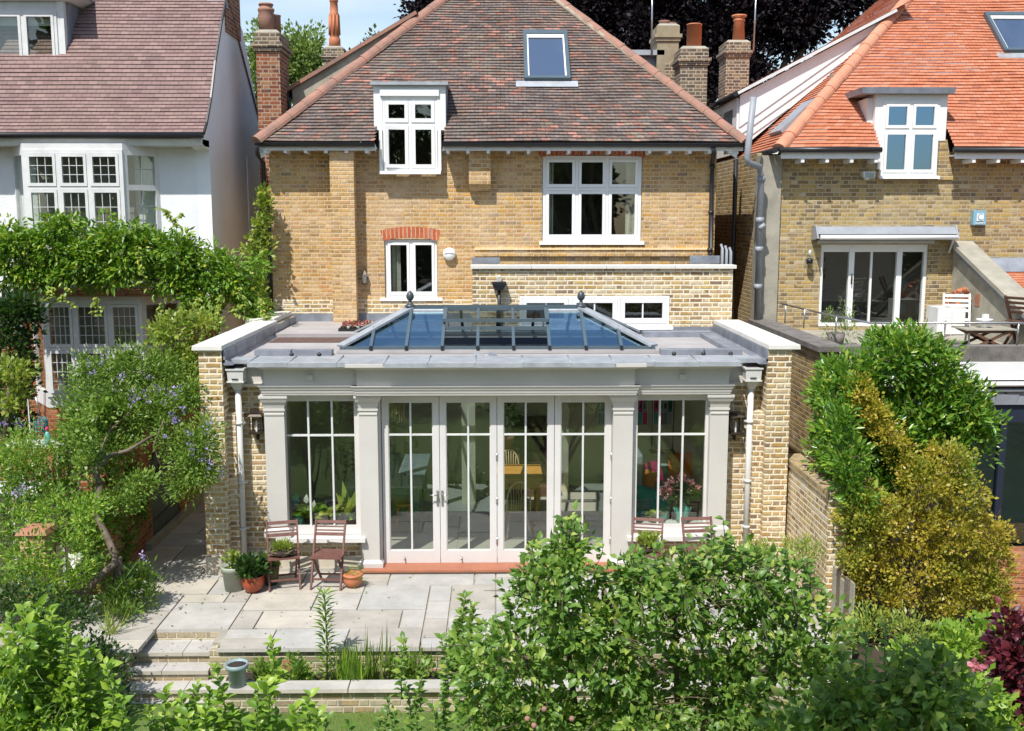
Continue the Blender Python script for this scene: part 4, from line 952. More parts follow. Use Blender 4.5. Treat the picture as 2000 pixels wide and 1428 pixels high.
c2 = stack('chimney_stack', 'distant brick chimney with a tall crown topped red pot', X(641, Yc), X(678, Yc), Yc, Yc+.7, 7, Z(90, Yc), 'chim_dark', 'chim_dark', [(X(659, Yc), Yc+.3, pf, 'terra_bright')])
for k in range(8): 
    a = k*math.pi/4; MB().tube([(X(659, Yc)+.15*math.cos(a), Yc+.3+.15*math.sin(a), Z(90, Yc)+.35), (X(659, Yc)+.135*math.cos(a), Yc+.3+.135*math.sin(a), Z(90, Yc)+.9)], .03, 6).build('rib', 'terra_bright', c2)
Yc = 23.2
stack('chimney_stack', 'sooty brick chimney with one big orange cylinder pot', X(1322, Yc), X(1374, Yc), Yc, Yc+.75, 6.3, Z(88, Yc), 'chim_dark', 'chim_dark', [(X(1347, Yc+.3), Yc+.3, [(.165, 0), (.165, .50), (.175, .50), (.175, .52), (.165, .525), (.15, .53)], 'terra_bright')])
Yc = 25.5
ls = stack('chimney_stack', 'crumbling lichened rendered chimney beside the lead dormer', X(1277, Yc), X(1318, Yc), Yc, Yc+.8, 6.4, Z(44, Yc), 'lichen', 'lichen', [(X(1290, Yc+.3), Yc+.3, [(.13, 0), (.13, .10), (.14, .12), (.1, .12)], 'hip_red'), (X(1305, Yc+.3), Yc+.5, [(.13, 0), (.13, .09), (.14, .11), (.1, .11)], 'hip_red')])
MB().loft(X(1292, Yc), X(1328, Yc), Yc-.05, Yc+.8, 6.4, X(1292, Yc), X(1326, Yc), Yc-.05, Yc+.8, Z(125, Yc)).build('brick_shaft', 'chim_dark', ls)
MB().tube([(X(1266, Yc), Yc-.05, Z(110, Yc)), (X(1265, Yc), Yc-.05, Z(-40, Yc))], .02, 8).build('aerial_pole', 'steel', ls)
Yc = 26.5
rs = stack('chimney_stack', 'tall sooty brick chimney with a capped red pot and aerial pole', X(1409, Yc), X(1454, Yc), Yc, Yc+.8, 5.5, Z(76, Yc), 'chim_dark', 'chim_dark', [(X(1437, Yc), Yc+.3, [(.16, 0), (.13, .5), (.15, .52), (.15, .56), (.10, .58), (.19, .62), (.19, .66)], 'terra_bright')])
MB().tube([(X(1459, Yc), Yc-.1, Z(100, Yc)), (X(1461, Yc), Yc-.1, Z(-30, Yc))], .02, 8).build('aerial_pole', 'steel', rs)
# lead clad dormer on the far side of the roof
Yc = 25.6
t = thing('lead_dormer', 'flat topped grey lead dormer beyond the right hip of the brick house', 'dormer', (2.7, Yc, 6.4))
MB().box(1.5, X(1281, Yc), Yc+.1, Yc+2.5, 6.4, Z(108, Yc)).build('cheek', 'lead', t); MB().box(1.5, X(1290, Yc), Yc-.1, Yc+2.7, Z(108, Yc)+.001, Z(98, Yc)).build('flat_roof', 'lead_pale', t)

# fixtures on the house wall
t = thing('extractor_vent', 'round white extractor vent on the brick between the two lower windows', 'vent', at(878, 496, 19.45))
vx, vy, vz = at(878, 496, 19.5); m = MB(); m.lathe([(.11, 0), (.12, .02), (.12, .08), (.09, .11), (.03, .12), (.001, .122)], (0, 0, 0), 20); m.xform(Matrix.Translation((vx, vy, vz)) @ Matrix.Rotation(R(90), 4, 'X')); m.build('cowl', 'white', t)
MB().box(vx-.10, vx+.10, vy-.128, vy-.121, vz+.015, vz+.022).build('vent_slot', 'grey_pipe', t)
lx, ly, lz = at(712, 542, 19.42)
t = thing('carriage_lamp', 'small black and glass lantern in the shadow beside the brick chimney breast', 'wall lantern', (lx, ly, lz-.15))
m = MB(); m.loft(lx-.05, lx+.05, ly-.05, ly+.05, lz+.06, lx-.005, lx+.005, ly-.005, ly+.005, lz+.14); m.box(lx-.045, lx+.045, ly-.045, ly+.045, lz-.13, lz-.11); m.bar((lx, ly+.08, lz+.15), (lx, ly, lz+.12), .02, .02); m.build('frame', 'dark_metal', t)
MB().loft(lx-.03, lx+.03, ly-.03, ly+.03, lz-.11, lx-.042, lx+.042, ly-.042, ly+.042, lz+.06).build('glass', 'steel', t)
hx, hy, hz = at(975, 560, 17.7)
t = thing('rainwater_hopper', 'dark hopper head and pipe below the parapet outlet', 'downpipe', (hx, hy, 3.0))
m = MB(); m.loft(hx-.06, hx+.06, hy-.06, hy+.08, hz-.06, hx-.12, hx+.12, hy-.1, hy+.08, hz+.04); m.box(hx-.12, hx+.12, hy-.1, hy+.08, hz+.04, hz+.085); m.build('hopper', 'black', t)
MB().tube([(hx, hy+.02, hz-.05), (hx, hy+.02, 3.0)], .03, 10).build('pipe', 'black', t)
MB().tube([(hx, hy+.11, hz+.15), (hx, hy+.0, hz+.13)], .05, 12).build('outlet', 'coping', t)

# ================================================================== WHITE HOUSE (left)
lh = thing('white_house', 'white roughcast house with mauve brown tiled roof and bay windows', 'house', (-9, 19.3, G))
x1 = -5.28; Yl = 19.3
m = MB(); m.box(-22, x1-.251, Yl, Yl+.25, 3.5, 6.32); m.box(-22, x1-.251, Yl, Yl+.25, -.3, .4)
m.build('front_wall', 'render_white', lh)
m = MB()
prof = [(Yl, -.3), (24.0, -.3), (24.0, 6.45), (23.5, 7.1), (22.2, 8.85), (21.3, 9.3), (20.85, 9.18), (20.35, 8.62), (19.78, 7.82), (19.38, 7.10), (19.02, 6.62), (18.85, 6.32), (19.3, 6.22)]
m.prism(prof[::-1], 'x', x1-.25, x1); m.build('side_wall', 'render_smooth', lh)
MB().box(x1-.02, x1+.025, 22.1, 22.5, -.2, 6.3).build('pilaster', 'render_smooth', lh)
MB().box(x1-.0, x1+.03, 19.32, 24.0, 3.35, 3.5).build('brick_band', 'red_brick', lh)
MB().box(-22, x1+.004, Yl-.003, Yl+.22, .0, 3.5).build('ground_floor_wall', 'red_brick', lh)
pts = [(18.80, 6.50), (19.02, 6.70), (19.38, 7.18), (19.78, 7.90), (20.35, 8.72), (20.85, 9.35)]
vs = 0; m = MB()
for i in range(len(pts)-1):
    a, b = pts[i], pts[i+1]; ll = math.hypot(b[0]-a[0], b[1]-a[1]); xe = x1+.04
    courses(m, (-16, a[0], a[1]), (xe, a[0], a[1]), (-16, b[0], b[1]), (xe, b[0], b[1]), .088, ripple=.004, seg=.8, vstart=vs, step=.018, holes=[(-30, -7.35, 99)] if False else ())
    vs += max(1, round(ll/.088))
m.build('roof', 'tile_left', lh)
m = MB(); m.face([(x1+.04, 20.85, 9.36), (x1+.04, 24.2, 6.4), (-16, 24.2, 6.4), (-16, 20.85, 9.36)]); m.build('roof', 'tile_left', lh)
hip_tiles(MB(), (-14, 20.87, 9.37), (-6.0, 20.87, 9.37), .13, .45).build('ridge_tiles', 'hip_red', lh)
m = MB()
for i in range(len(pts)-1): m.bar((x1+.045, pts[i][0], pts[i][1]-.01), (x1+.045, pts[i+1][0], pts[i+1][1]-.01), .03, .06)
m.build('verge', 'black', lh)
MB().tube([(-16, 18.74, 6.44), (x1+.05, 18.74, 6.46)], .055, 10).build('gutter', 'black', lh)
MB().loft(-16, x1, 18.84, 19.3, 6.28, -16, x1, 18.80, 19.3, 6.40).build('soffit', 'white_old', lh)
# chimney at the gable
m = MB(); cx0, cx1 = X(421, 20.6), x1+.03
m.box(cx0, cx1, 20.75, 21.9, 8.6, 11); m.build('chimney', 'chim_red', lh)
MB().loft(cx0-.05, cx1+.05, 20.66, 20.749, 9.02, cx0-.02, cx1+.02, 20.70, 20.749, 9.25).build('flashing', 'lead_pale', lh)
# dormer
Yd = 19.85
dx1 = X(147, Yd)
m = MB(); m.box(-12, dx1-.12, Yd+.06, Yd+.2, 8.72, 8.98); m.box(dx1-.13, dx1-.0, Yd+.02, Yd+.15, 7.92, 8.98); d_ = m.build('dormer', 'white_old', lh)
MB().box(dx1-.06, dx1+.04, Yd+.151, 21.2, 7.8, 8.98).build('cheek', 'lead', d_)
MB().loft(-12, dx1+.10, Yd-.02, 21.6, 8.981, -12, dx1+.28, Yd-.22, 21.6, 9.10).build('dormer_soffit', 'white_old', d_); MB().box(-12, dx1+.30, Yd-.24, 21.7, 9.101, 9.14).build('dormer_roof', 'lead', d_)
MB().box(-12, dx1+.08, Yd-.1, Yd+.02, 7.72, 7.86).build('lead_apron', 'lead', d_)
window(lh, -10.6, dx1-.13, 7.87, 8.80, Yd, [0, .25, .5, .75, 1], [0, 1], fr=.05, sash=.05, mat='white_old')
MB().box(-10.5, dx1-.2, Yd+.10, Yd+.11, 8.55, 8.78).build('blind', 'curtain', lh)
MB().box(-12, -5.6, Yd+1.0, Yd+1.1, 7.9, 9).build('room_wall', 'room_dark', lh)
# upper bay
Yb = 18.72; bx0, bx1 = X(52, Yb), X(246, Yb)
def bay(x0, x1_, z0, z1, y, rows, lead, skew, plinth_z, head, cols=(0, .333, .667, 1)):
    m = MB(); m.prism([(x0, y+.0), (x1_, y+.0), (x1_+skew, Yl), (x0-skew, Yl)][::-1], 'z', z1, head); m.build('bay_head', 'white_old', lh); m = MB(); m.prism([(x0, y), (x1_, y), (x1_+skew, Yl), (x0-skew, Yl)][::-1], 'z', plinth_z, z0)
    bo = m.build('bay_apron', 'white_old', lh)
    window(lh, x0, x1_, z0, z1, y-.02, list(cols), rows, mat='white_old', fr=.07, sash=.05, lead=lead)
    # canted side light
    L_ = math.hypot(skew, Yl-y); m = MB(); ring(m, 0, L_, z0, z1, 0, .07, .09)
    for r in rows[1:-1]: m.box(.09, L_-.09, 0, .068, z0+(z1-z0)*r-.05, z0+(z1-z0)*r+.05)
    A = Matrix.Translation((x1_, y, 0)) @ Matrix.Rotation(math.atan2(Yl-y, skew), 4, 'Z'); m.xform(A); s_ = m.build('window', 'white_old', lh)
    g_ = MB().box(.08, L_-.08, .03, .035, z0+.08, z1-.08).xform(A); g_.build('pane', 'glass', s_)
    l_ = MB(); l_.box(L_/2-.005, L_/2+.005, .012, .028, z0+.09, z1-.09)
    for k in range(1, 5): l_.box(.09, L_-.09, .013, .027, z0+(z1-z0)*k/5-.005, z0+(z1-z0)*k/5+.005)
    l_.xform(A).build('glazing_lead', 'grey_pipe', s_)
    A2 = Matrix.Translation((x0-skew, Yl, 0)) @ Matrix.Rotation(-math.atan2(Yl-y, skew), 4, 'Z'); m = MB(); ring(m, 0, L_, z0, z1, 0, .07, .09); m.xform(A2); s_ = m.build('window', 'white_old', lh)
    MB().box(.08, L_-.08, .03, .035, z0+.08, z1-.08).xform(A2).build('pane', 'glass', s_)
    MB().box(x0, x1_, y+.5, y+.56, z0, z1).build('room_wall', 'room_dark', lh)
bay(bx0, bx1, 4.55, 6.20, Yb, [0, .60, 1], (3, 3, 'white_old'), .45, 4.2, 6.31)
bay(X(70, 18.6), X(268, 18.6), 1.75, 3.52, 18.62, [0, .50, 1], (4, 4, 'white_old'), .5, 1.55, 3.60, cols=(0, .3, .68, 1))
MB().loft(X(60, 18.6)-.5, X(275, 18.6)+.5, 18.5, Yl, 3.601, X(60, 18.6)-.4, X(275, 18.6)+.4, 18.7, Yl, 3.7).build('bay_roof', 'red_brick', lh)
MB().prism([(X(70, 18.6), 18.63), (X(268, 18.6), 18.63), (X(268, 18.6)+.5, Yl), (X(70, 18.6)-.5, Yl)][::-1], 'z', -.3, 1.549).build('bay_base', 'red_brick', lh)
m = MB(); px_, py_, pz_ = at(517, 232, 22.0); m.tube([(px_, 22, pz_+.2), (px_, 22, pz_-.9), (px_+.05, 22, pz_-1.1), (px_+.05, 22, 3)], .06, 10); m.build('soil_pipe', 'slate_frame', lh)
MB().box(px_-.13, px_+.13, 21.9, 22.1, pz_-.05, pz_+.2).build('hopper', 'slate_frame', lh)
# drop slabs so nothing shows through between the houses
t = thing('distant_house', 'glimpse of dull brick building at the end of the left alley', 'house', (-4.8, 34, 0)); MB().box(-7, -2, 34, 36, -.3, 6).build('brick_wall', 'chim_dark', t)

# ================================================================== RIGHT HOUSE
rh = thing('orange_roof_house', 'brick house with bright orange hipped tile roof, dormer and terrace door', 'house', (9, 19.4, G))
Yr = 19.4; xr0 = 5.32
door = (6.14, 8.18, 2.95, 4.50)
m = MB(); wall(m, xr0, 16, 2.6, 6.22, Yr, .25, [door, (7.18, 8.24, 5.76, 6.22)]); wall(m, xr0, 16, -.5, 2.6, Yr, .25, [])
m.box(4.96, 5.2, 19.75, 27, -.5, 6.22)
m.build('brick_wall', 'stock_mid', rh)
MB().box(4.93, 5.319, 19.33, 19.75, -.5, 6.15).build('rendered_pier', 'concrete', rh)
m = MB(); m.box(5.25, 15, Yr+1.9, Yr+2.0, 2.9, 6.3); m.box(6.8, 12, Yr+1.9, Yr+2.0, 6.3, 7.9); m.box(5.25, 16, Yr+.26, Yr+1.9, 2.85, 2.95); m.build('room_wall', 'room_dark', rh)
RX0, RX1, RY, RZ, RM = 5.14, 15.4, 18.97, 6.27, .93
ap = (RX1-RX0)/2; R0, R1, RA = Vector((RX0, RY, RZ)), Vector((RX1, RY, RZ)), Vector((RX0+ap, RY+ap, RZ+RM*ap)); RB0, RBt = Vector((RX0, 30, RZ)), Vector((RX0+ap, 26, RZ+RM*ap))
m = MB(); courses(m, R0, R1, RA-Vector((.01, 0, 0)), RA+Vector((.01, 0, 0)), .1, ripple=.009, step=.02, holes=[(7.0, 8.36, 7.15)]); m.build('roof', 'tile_right', rh)
m = MB(); courses(m, RB0, R0, RBt, RA, .1, ripple=.004, step=.02, seg=1); m.build('roof', 'tile_right', rh)
m = MB(); m.face([R1, R1+Vector((0, 10, 0)), RBt, RA]); m.build('roof', 'tile_right', rh)
hip_tiles(MB(), R0, RA, .13, .42).build('hip_tiles', 'hip_orange', rh); hip_tiles(MB(), R1, RA, .12, .4).build('hip_tiles', 'hip_orange', rh); hip_tiles(MB(), RA, RBt, .12, .4).build('ridge_tiles', 'hip_orange', rh)
for a, b in ((RX0, 7.02), (8.34, 15.4)):
    MB().tube([(a, 18.92, 6.225), (b, 18.92, 6.225)], .05, 10).build('gutter', 'black', rh)
    MB().box(a+.06, b, 18.98, 19.0, 6.07, 6.2).build('fascia', 'white', rh); MB().box(a+.1, b, 19.0, Yr, 6.13, 6.15).build('soffit', 'white_old', rh)
MB().tube([(RX0-.05, 18.95, 6.22), (RX0-.05, 27, 6.22)], .05, 10).build('gutter', 'black', rh)
xx = 5.6
while xx < 12.5:
    if not (6.95 < xx < 8.5): MB().box(xx-.03, xx+.03, 18.97, Yr-.01, 6.0, 6.0699).build('rafter_end', 'white', rh)
    xx += .45
# window dormer
Yd = 19.32
m = MB(); m.box(7.02, 7.16, Yd+.02, 20.6, 6.42, 7.26); m.box(8.22, 8.36, Yd+.02, 20.6, 6.42, 7.26); m.box(7.16, 8.22, Yd+.02, Yd+.2, 7.14, 7.26); m.box(7.12, 7.16, Yd+.02, 19.4, 5.9, 6.42)
MB().loft(8.25, 8.56, Yd+.03, 19.55, 5.70, 8.25, 8.40, Yd+.03, 19.55, 6.44).build('brick_jamb', 'stock_mid', rh); d_ = m.build('dormer', 'white', rh); MB().loft(6.72, 8.42, Yd-.12, 20.9, 7.261, 6.70, 8.44, Yd-.14, 20.9, 7.37).build('dormer_roof', 'lead', d_)
MB().loft(6.94, 7.02, 19.5, 20.6, 6.5, 6.90, 7.02, 19.45, 20.6, 7.2).build('flashing', 'white', d_)
window(rh, 7.16, 8.22, 5.78, 7.14, Yd, [0, .5, 1], [0, .62, 1], fr=.05, sash=.05, sill=.03, gl='glass_sky_blue')
roofwindow(rh, 10.2, 11.1, 2.15, 3.15, RY, RZ, RM, 'glass_roofwin', False)
# roof window on the left slope seen edge on
m = MB(); 
def lsl(y, t, h): return Vector((RX0+t, y, RZ+RM*t))+Vector((-RM, 0, 1)).normalized()*h
m.hexa([lsl(19.95, .35, 0), lsl(19.95, 1.0, 0), lsl(20.8, 1.0, 0), lsl(20.8, .35, 0)], [lsl(19.95, .35, .09), lsl(19.95, 1.0, .09), lsl(20.8, 1.0, .09), lsl(20.8, .35, .09)]); m.build('roof_window', 'grey_pipe', rh)
# white weatherboarded side dormer
Yq = 21.9
m = MB(); m.prism([(5.10, 6.4), (8.15, 8.95), (8.05, 9.08), (5.10, 7.54)], 'y', Yq, 27.2); sd2 = m.build('side_dormer', 'white', rh)
bd = MB(); 
for k in range(15):
    # boards slanting up to the right, each a shallow wedge clipped to the triangle
    c = -1.9+.17*k
    def clipx(x): return x
    pts = []
    for (x, z) in ((5.10, 6.4+c), (8.2, 6.4+c+2.2)):
        pts.append((x, z))
    (xa_, za), (xb, zb_) = pts
    n = 30; seg = []
    for i in range(n+1):
        x = xa_+(xb-xa_)*i/n; z = za+(zb_-za)*i/n; lo = 6.4+(x-5.1)*(2.55/3.05); hi = 7.54+(x-5.1)*(1.52/2.95)
        if lo <= z <= hi: seg.append((x, z))
    if len(seg) > 1: bd.bar((seg[0][0], Yq-.006, seg[0][1]), (seg[-1][0], Yq-.006, seg[-1][1]), .012, .02)
bd.build('board_joint', 'grey_pipe', sd2)
MB().bar((5.02, Yq-.06, 7.57), (8.25, Yq-.06, 9.24), .16, .06).build('barge_board', 'white_old', sd2)
m = MB(); courses(m, (5.0, 27.2, 7.60), (5.0, Yq-.12, 7.60), (8.6, 27.2, 9.45), (8.6, Yq-.12, 9.45), .1, ripple=0, seg=2); m.build('dormer_tiles', 'tile_right', sd2)
MB().box(5.06, 5.12, Yq+.1, 27, 6.35, 7.5).build('side_frame', 'white', sd2)
for k in range(4): MB().box(5.045, 5.0599, Yq+.5+k*1.1, Yq+1.3+k*1.1, 6.65, 7.3).build('pane', 'navy', sd2)
MB().tube([(4.98, Yq-.1, 7.56), (4.98, 27, 7.56)], .055, 8).build('gutter', 'black', sd2)
# soil vent pipe
t = thing('soil_vent_pipe', 'grey soil vent pipe with swan neck rising past the orange eaves', 'pipe', (4.95, 18.7, 0))
pt = [at(1472, 190, 18.7), at(1459, 308, 18.7), at(1462, 318, 18.72), at(1483, 326, 18.95), at(1487, 345, 19.1), at(1478, 640, 19.1)]
MB().tube(pt, .058, 16).build('pipe', 'grey_pipe', t)
for py in (350, 430, 487, 560): a = at(1487-(py-345)*.03, py, 19.1); MB().tube([(a[0], a[1], a[2]-.05), (a[0], a[1], a[2]+.05)], .075, 14).build('collar', 'grey_pipe', t)
a = at(1483, 447, 19.05); MB().tube([(a[0], a[1], a[2]), (a[0]+.1, a[1], a[2]+.08)], .045, 10).build('branch_pipe', 'grey_pipe', t)
MB().tube([(4.75, 20.6, 6.15), (4.75, 20.6, 0)], .045, 10).build('downpipe', 'black', rh)
MB().box(4.13, 5.2, 27, 27.3, -.3, 6.0).build('alley_gate_wall', 'stock_dark', rh)
# terrace sliding door
dr = MB(); ring(dr, 6.14, 8.18, 2.95, 4.50, Yr+.03, Yr+.12, .06); 
for px in (1663, 1757): xx = X(px+5, Yr); dr.box(xx-.05, xx+.05, Yr+.02, Yr+.11, 2.95, 4.44)
xx = X(1708, Yr); dr.box(xx-.02, xx+.02, Yr+.05, Yr+.1, 2.95, 4.44); dr.box(6.2, 8.12, Yr+.028, Yr+.06, 4.36, 4.44)
d_ = dr.build('sliding_door', 'white', rh); MB().box(6.18, 8.14, Yr+.075, Yr+.08, 2.98, 4.42).build('pane', 'glass', d_); MB().tube([(X(1668, Yr), Yr-.02, 3.75), (X(1668, Yr), Yr-.02, 3.95)], .015, 8).build('handle', 'black', d_)
# awning
t = thing('awning_cassette', 'folded white and grey awning cassette above the terrace sliding door', 'awning', (7.25, 19.2, 4.6), None)
m = MB(); m.loft(5.96, 8.58, 19.05, 19.39, 4.70, 5.96, 8.58, 19.18, 19.39, 4.84); m.build('cover', 'grey_pipe', t); MB().tube([(6.0, 19.03, 4.64), (8.55, 19.03, 4.64)], .045, 12).build('front_bar', 'white', t)
MB().box(6.02, 8.5, 19.1, 19.39, 4.60, 4.699).build('fabric_roll', 'black', t); MB().box(6.05, 8.25, 19.30, 19.39, 4.52, 4.58).build('back_bar', 'white_old', t)
for x in (5.94, 8.56): MB().prism([(19.0, 4.62), (19.39, 4.58), (19.39, 4.86), (19.16, 4.86)], 'x', x, x+.03).build('end_cap', 'grey_pipe', t)
MB().bar((8.5, 19.05, 4.62), (8.56, 19.36, 4.35), .03, .03).build('arm', 'white_old', t)
# alarm box with its mark
ax, ay, az = at(1909, 426, 19.38)
t = thing('alarm_box', 'pale blue alarm box with a white letter C mark high on the brick wall', 'alarm box', (ax, 19.3, az-.14))
MB().loft(ax-.125, ax+.125, 19.27, 19.399, az-.135, ax-.115, ax+.115, 19.29, 19.399, az+.14).build('case', 'alarm_blue', t, bevel=.01)
def text(s, x, y, z, size, mat, par, ext=.002, name='lettering'):
    c = bpy.data.curves.new(name, 'FONT'); c.body = s; c.size = size; c.align_x = 'CENTER'; c.align_y = 'CENTER'; c.extrude = ext
    o = bpy.data.objects.new(name+'_tmp', c); COL.objects.link(o); dg = bpy.context.evaluated_depsgraph_get()
    me = bpy.data.meshes.new_from_object(o.evaluated_get(dg)); bpy.data.objects.remove(o)
    me.materials.clear(); me.materials.append(M[mat]); ob = bpy.data.objects.new(name, me); COL.objects.link(ob)
    pw_ = worldloc(par); ob.parent = par; ob.location = Vector((x, y, z))-pw_; ob.rotation_euler = (R(86), 0, 0); return ob
MB().box(ax-.065, ax+.065, 19.262, 19.276, az-.055, az+.085).build('badge', 'white', t)
text('C', ax, 19.259, az+.015, .17, 'alarm_blue', t); text('ALARM', ax, 19.264, az-.095, .055, 'white', t)
# floodlight
fx, fy, fz = at(1695, 342, 19.3)
t = thing('flood_light', 'small white floodlight under the orange eaves', 'floodlight', (fx, fy, fz-.1))
MB().loft(fx-.09, fx+.09, fy-.12, fy, fz-.06, fx-.11, fx+.11, fy-.08, fy+.02, fz+.06).build('head', 'white', t); MB().box(fx-.03, fx+.03, fy, fy+.1, fz-.09, fz-.02).build('bracket', 'white', t); MB().loft(fx-.08, fx+.08, fy-.125, fy-.12, fz-.05, fx-.09, fx+.09, fy-.088, fy-.083, fz+.045).build('lens', 'pot_green', t)
gx, gy, gz = at(1582, 494, 19.25)
t = thing('globe_lamp', 'clear glass globe lamp on a black bracket beside the terrace door', 'wall lamp', (gx, gy, gz-.18))
MB().lathe([(.03, -.11), (.09, -.06), (.11, 0), (.09, .06), (.04, .10), (.001, .115)], (gx, gy, gz), 20).build('globe', 'glass_clear', t); MB().lathe([(.06, 0), (.065, .08), (.03, .10)], (gx, gy, gz-.2), 14).build('cap', 'black', t)
MB().bar((gx, gy, gz-.16), (gx, 19.4, gz-.16), .03, .03).build('bracket', 'black', t); MB().lathe([(.01, -.08), (.03, 0), (.03, .03), (.001, .06)], (gx, gy, gz), 10).build('bulb', 'bulb', t)

# right extension with roof terrace
te = thing('terrace_extension', 'single storey rear extension with roof terrace, white fascia and dark glazed doors', 'extension', (8, 15, -.4))
def topl(y): return 3.10
m = MB(); m.box(4.82, 5.12, 15.1, 19.33, -.6, 3.02); m.build('brick_wall', 'stock_mid', te)
MB().box(4.76, 5.18, 14.98, 19.3, 3.021, 3.10).build('coping', 'old_coping', te)
MB().box(5.121, 12, 15.2, 19.4, 2.75, 2.88).build('terrace_floor', 'concrete', te)
MB().box(5.18, 12, 14.98, 15.22, 2.881, 3.10).build('parapet', 'old_coping', te)
Yt = 14.98
m = MB(); m.box(5.19, 12, Yt+.05, Yt+.2, 2.58, 2.88); m.box(5.19, 12, Yt-.03, Yt+.049, 2.60, 2.87); m.build('fascia', 'white', te)
MB().tube([(5.19, Yt-.06, 2.54), (12, Yt-.06, 2.54)], .04, 10).build('gutter', 'white', te); MB().tube([(5.19, Yt-.02, 2.44), (12, Yt-.02, 2.44)], .03, 10).build('blind_roll', 'grey_pipe', te)
m = MB(); random.seed(4)
xx = 5.2
while xx < 11: 
    w_ = random.uniform(.1, .25); m.loft(xx, xx+w_, Yt-.0, Yt+.2, 2.22, xx+random.uniform(0, .05), xx+w_+random.uniform(-.02, .05), Yt+random.uniform(-.03, .02), Yt+.2, 2.38); xx += w_
m.build('lead_drape', 'grey_pipe', te)
MB().box(5.19, 12, Yt+.05, Yt+.3, 2.12, 2.22).build('beam', 'navy', te); MB().box(5.19, 12, Yt+.02, Yt+.3, 1.95, 2.119).build('door_head', 'navy', te)
for px in (1884, 1992): xx = X(px, Yt); MB().box(xx-.05, xx+.05, Yt+.05, Yt+.2, -.55, 1.95).build('door_frame', 'navy', te)
MB().box(X(1884, Yt)+.05, X(1992, Yt)-.05, Yt+.1, Yt+.105, -.5, 1.95).build('pane', 'glass_teal', te); MB().box(X(1992, Yt)+.06, 12, Yt+.1, Yt+.105, -.5, 1.95).build('pane', 'glass_teal', te)
tt = thing('reflection_dome', 'blue and green dome added for the reflection colours in the dark glazed doors', 'stand-in', (6.95, 16.0, -.5))  # added shape, stands in for coloured reflections in the door glass
MB().lathe([(.45, 0), (.44, .3), (.36, .55), (.2, .7), (.001, .75)], (6.95, 16.2, .35), 18).build('dome', 'pot_blue', tt); MB().lathe([(.6, 0), (.55, .5), (.5, .84)], (6.95, 16.2, -.49), 18).build('base', 'turq', tt)
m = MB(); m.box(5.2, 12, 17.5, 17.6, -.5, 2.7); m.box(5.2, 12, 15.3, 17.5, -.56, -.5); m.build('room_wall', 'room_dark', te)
MB().box(5.19, X(1884, Yt)-.06, Yt+.05, Yt+.3, -.55, 1.95).build('brick_pier', 'stock_dark', te)
# sloping stucco party wall on the terrace
t = thing('sloping_parapet', 'stained stucco party wall with sloping stone coping and a terracotta air brick', 'wall', (8.9, 18.5, 2.9))
xs_ = 8.66; y0_, z0_ = 19.38, 4.52; y1_, z1_ = 15.3, 2.95
m = MB(); m.prism([(19.39, 2.885), (15.3, 2.885), (15.3, 2.9), (19.39, 4.46)], 'x', xs_, xs_+.22); m.build('stucco', 'stucco_grey', t)
MB().hexa([(xs_-.09, 15.25, 2.905), (xs_+.34, 15.25, 2.905), (xs_+.34, 19.38, 4.49), (xs_-.09, 19.38, 4.49)], [(xs_-.09, 15.25, 2.985), (xs_+.34, 15.25, 2.985), (xs_+.34, 19.38, 4.57), (xs_-.09, 19.38, 4.57)]).build('coping', 'concrete', t)
MB().bar((xs_-.03, 15.3, 2.88), (xs_-.03, 19.38, 4.43), .05, .07).build('lead_flashing', 'lead', t)
MB().box(xs_-.008, xs_, 18.2, 18.38, 3.42, 3.64).build('air_brick', 'terracotta', t)
t = thing('tiled_lean_to', 'orange tiled lean to roof beyond the sloping stucco wall', 'roof', (10.5, 18, 3.2))
m = MB(); courses(m, (9.05, 15.5, 2.6), (13, 15.5, 2.6), (9.05, 19.3, 4.05), (13, 19.3, 4.05), .11, ripple=.003); m.build('tiles', 'tile_right', t); MB().loft(9.0, 13, 19.1, 19.39, 4.0, 9.0, 13, 19.3, 19.39, 4.25).build('lead_flashing', 'lead', t)
MB().box(9.05, 13, 15.6, 19.3, 1, 2.59).build('base', 'stock_mid', t)
# terrace railing
t = thing('terrace_railing', 'thin grey steel rail on leaning posts round the roof terrace', 'railing', (6.5, 15.3, 3.1))
rp = [at(1526, 593, 18.6), at(1605, 612, 17.0), at(1700, 631, 15.6), at(1990, 631, 15.1), at(2080, 640, 15.1)]
MB().tube(rp, .017, 8).build('rail', 'steel', t)
for a, b in (((1535, 595, 18.4), 3.1), ((1572, 604, 17.6), 3.1), ((1634, 619, 16.4), 3.1), ((1775, 631, 15.5), 3.1), ((1990, 631, 15.1), 3.1)):
    q = at(*a); MB().tube([q, (q[0], q[1]+.02, b)], .014, 8).build('post', 'steel', t)
# low garden wall between the two patios
t = thing('party_garden_wall', 'sunlit yellow brick garden wall with brick on edge top', 'wall', (4.27, 13, -.6))
MB().box(4.18, 4.42, 12.45, 14.6, -.66, 1.47).build('brickwork', 'stock_new', t)
m = MB(); yy = 12.45
while yy < 14.58: m.box(4.16, 4.44, yy+.004, yy+.072, 1.4705, 1.575); yy += .0765
m.build('brick_on_edge', 'stock_mid', t)
t = thing('rotten_fence', 'remains of a weathered vertical board fence under the golden bush', 'fence', (4.3, 12, -.66))
for k in range(5): yy = 12.38-.16*k; MB().box(4.25+random.uniform(-.01, .01), 4.275, yy-.065, yy+.065, -.66, .62+random.uniform(-.06, .04)).build('board', 'bark' if k % 2 else 'concrete', t)
# steps on the far right
t = thing('brick_steps', 'worn reddish brick steps at the right edge', 'steps', (7.6, 13.4, -.55))
for k in range(4): MB().box(6.9, 10, 12.9+.35*k, 15, -.55+.001*k, -.4+.14*k).build('tread', 'red_brick', t)

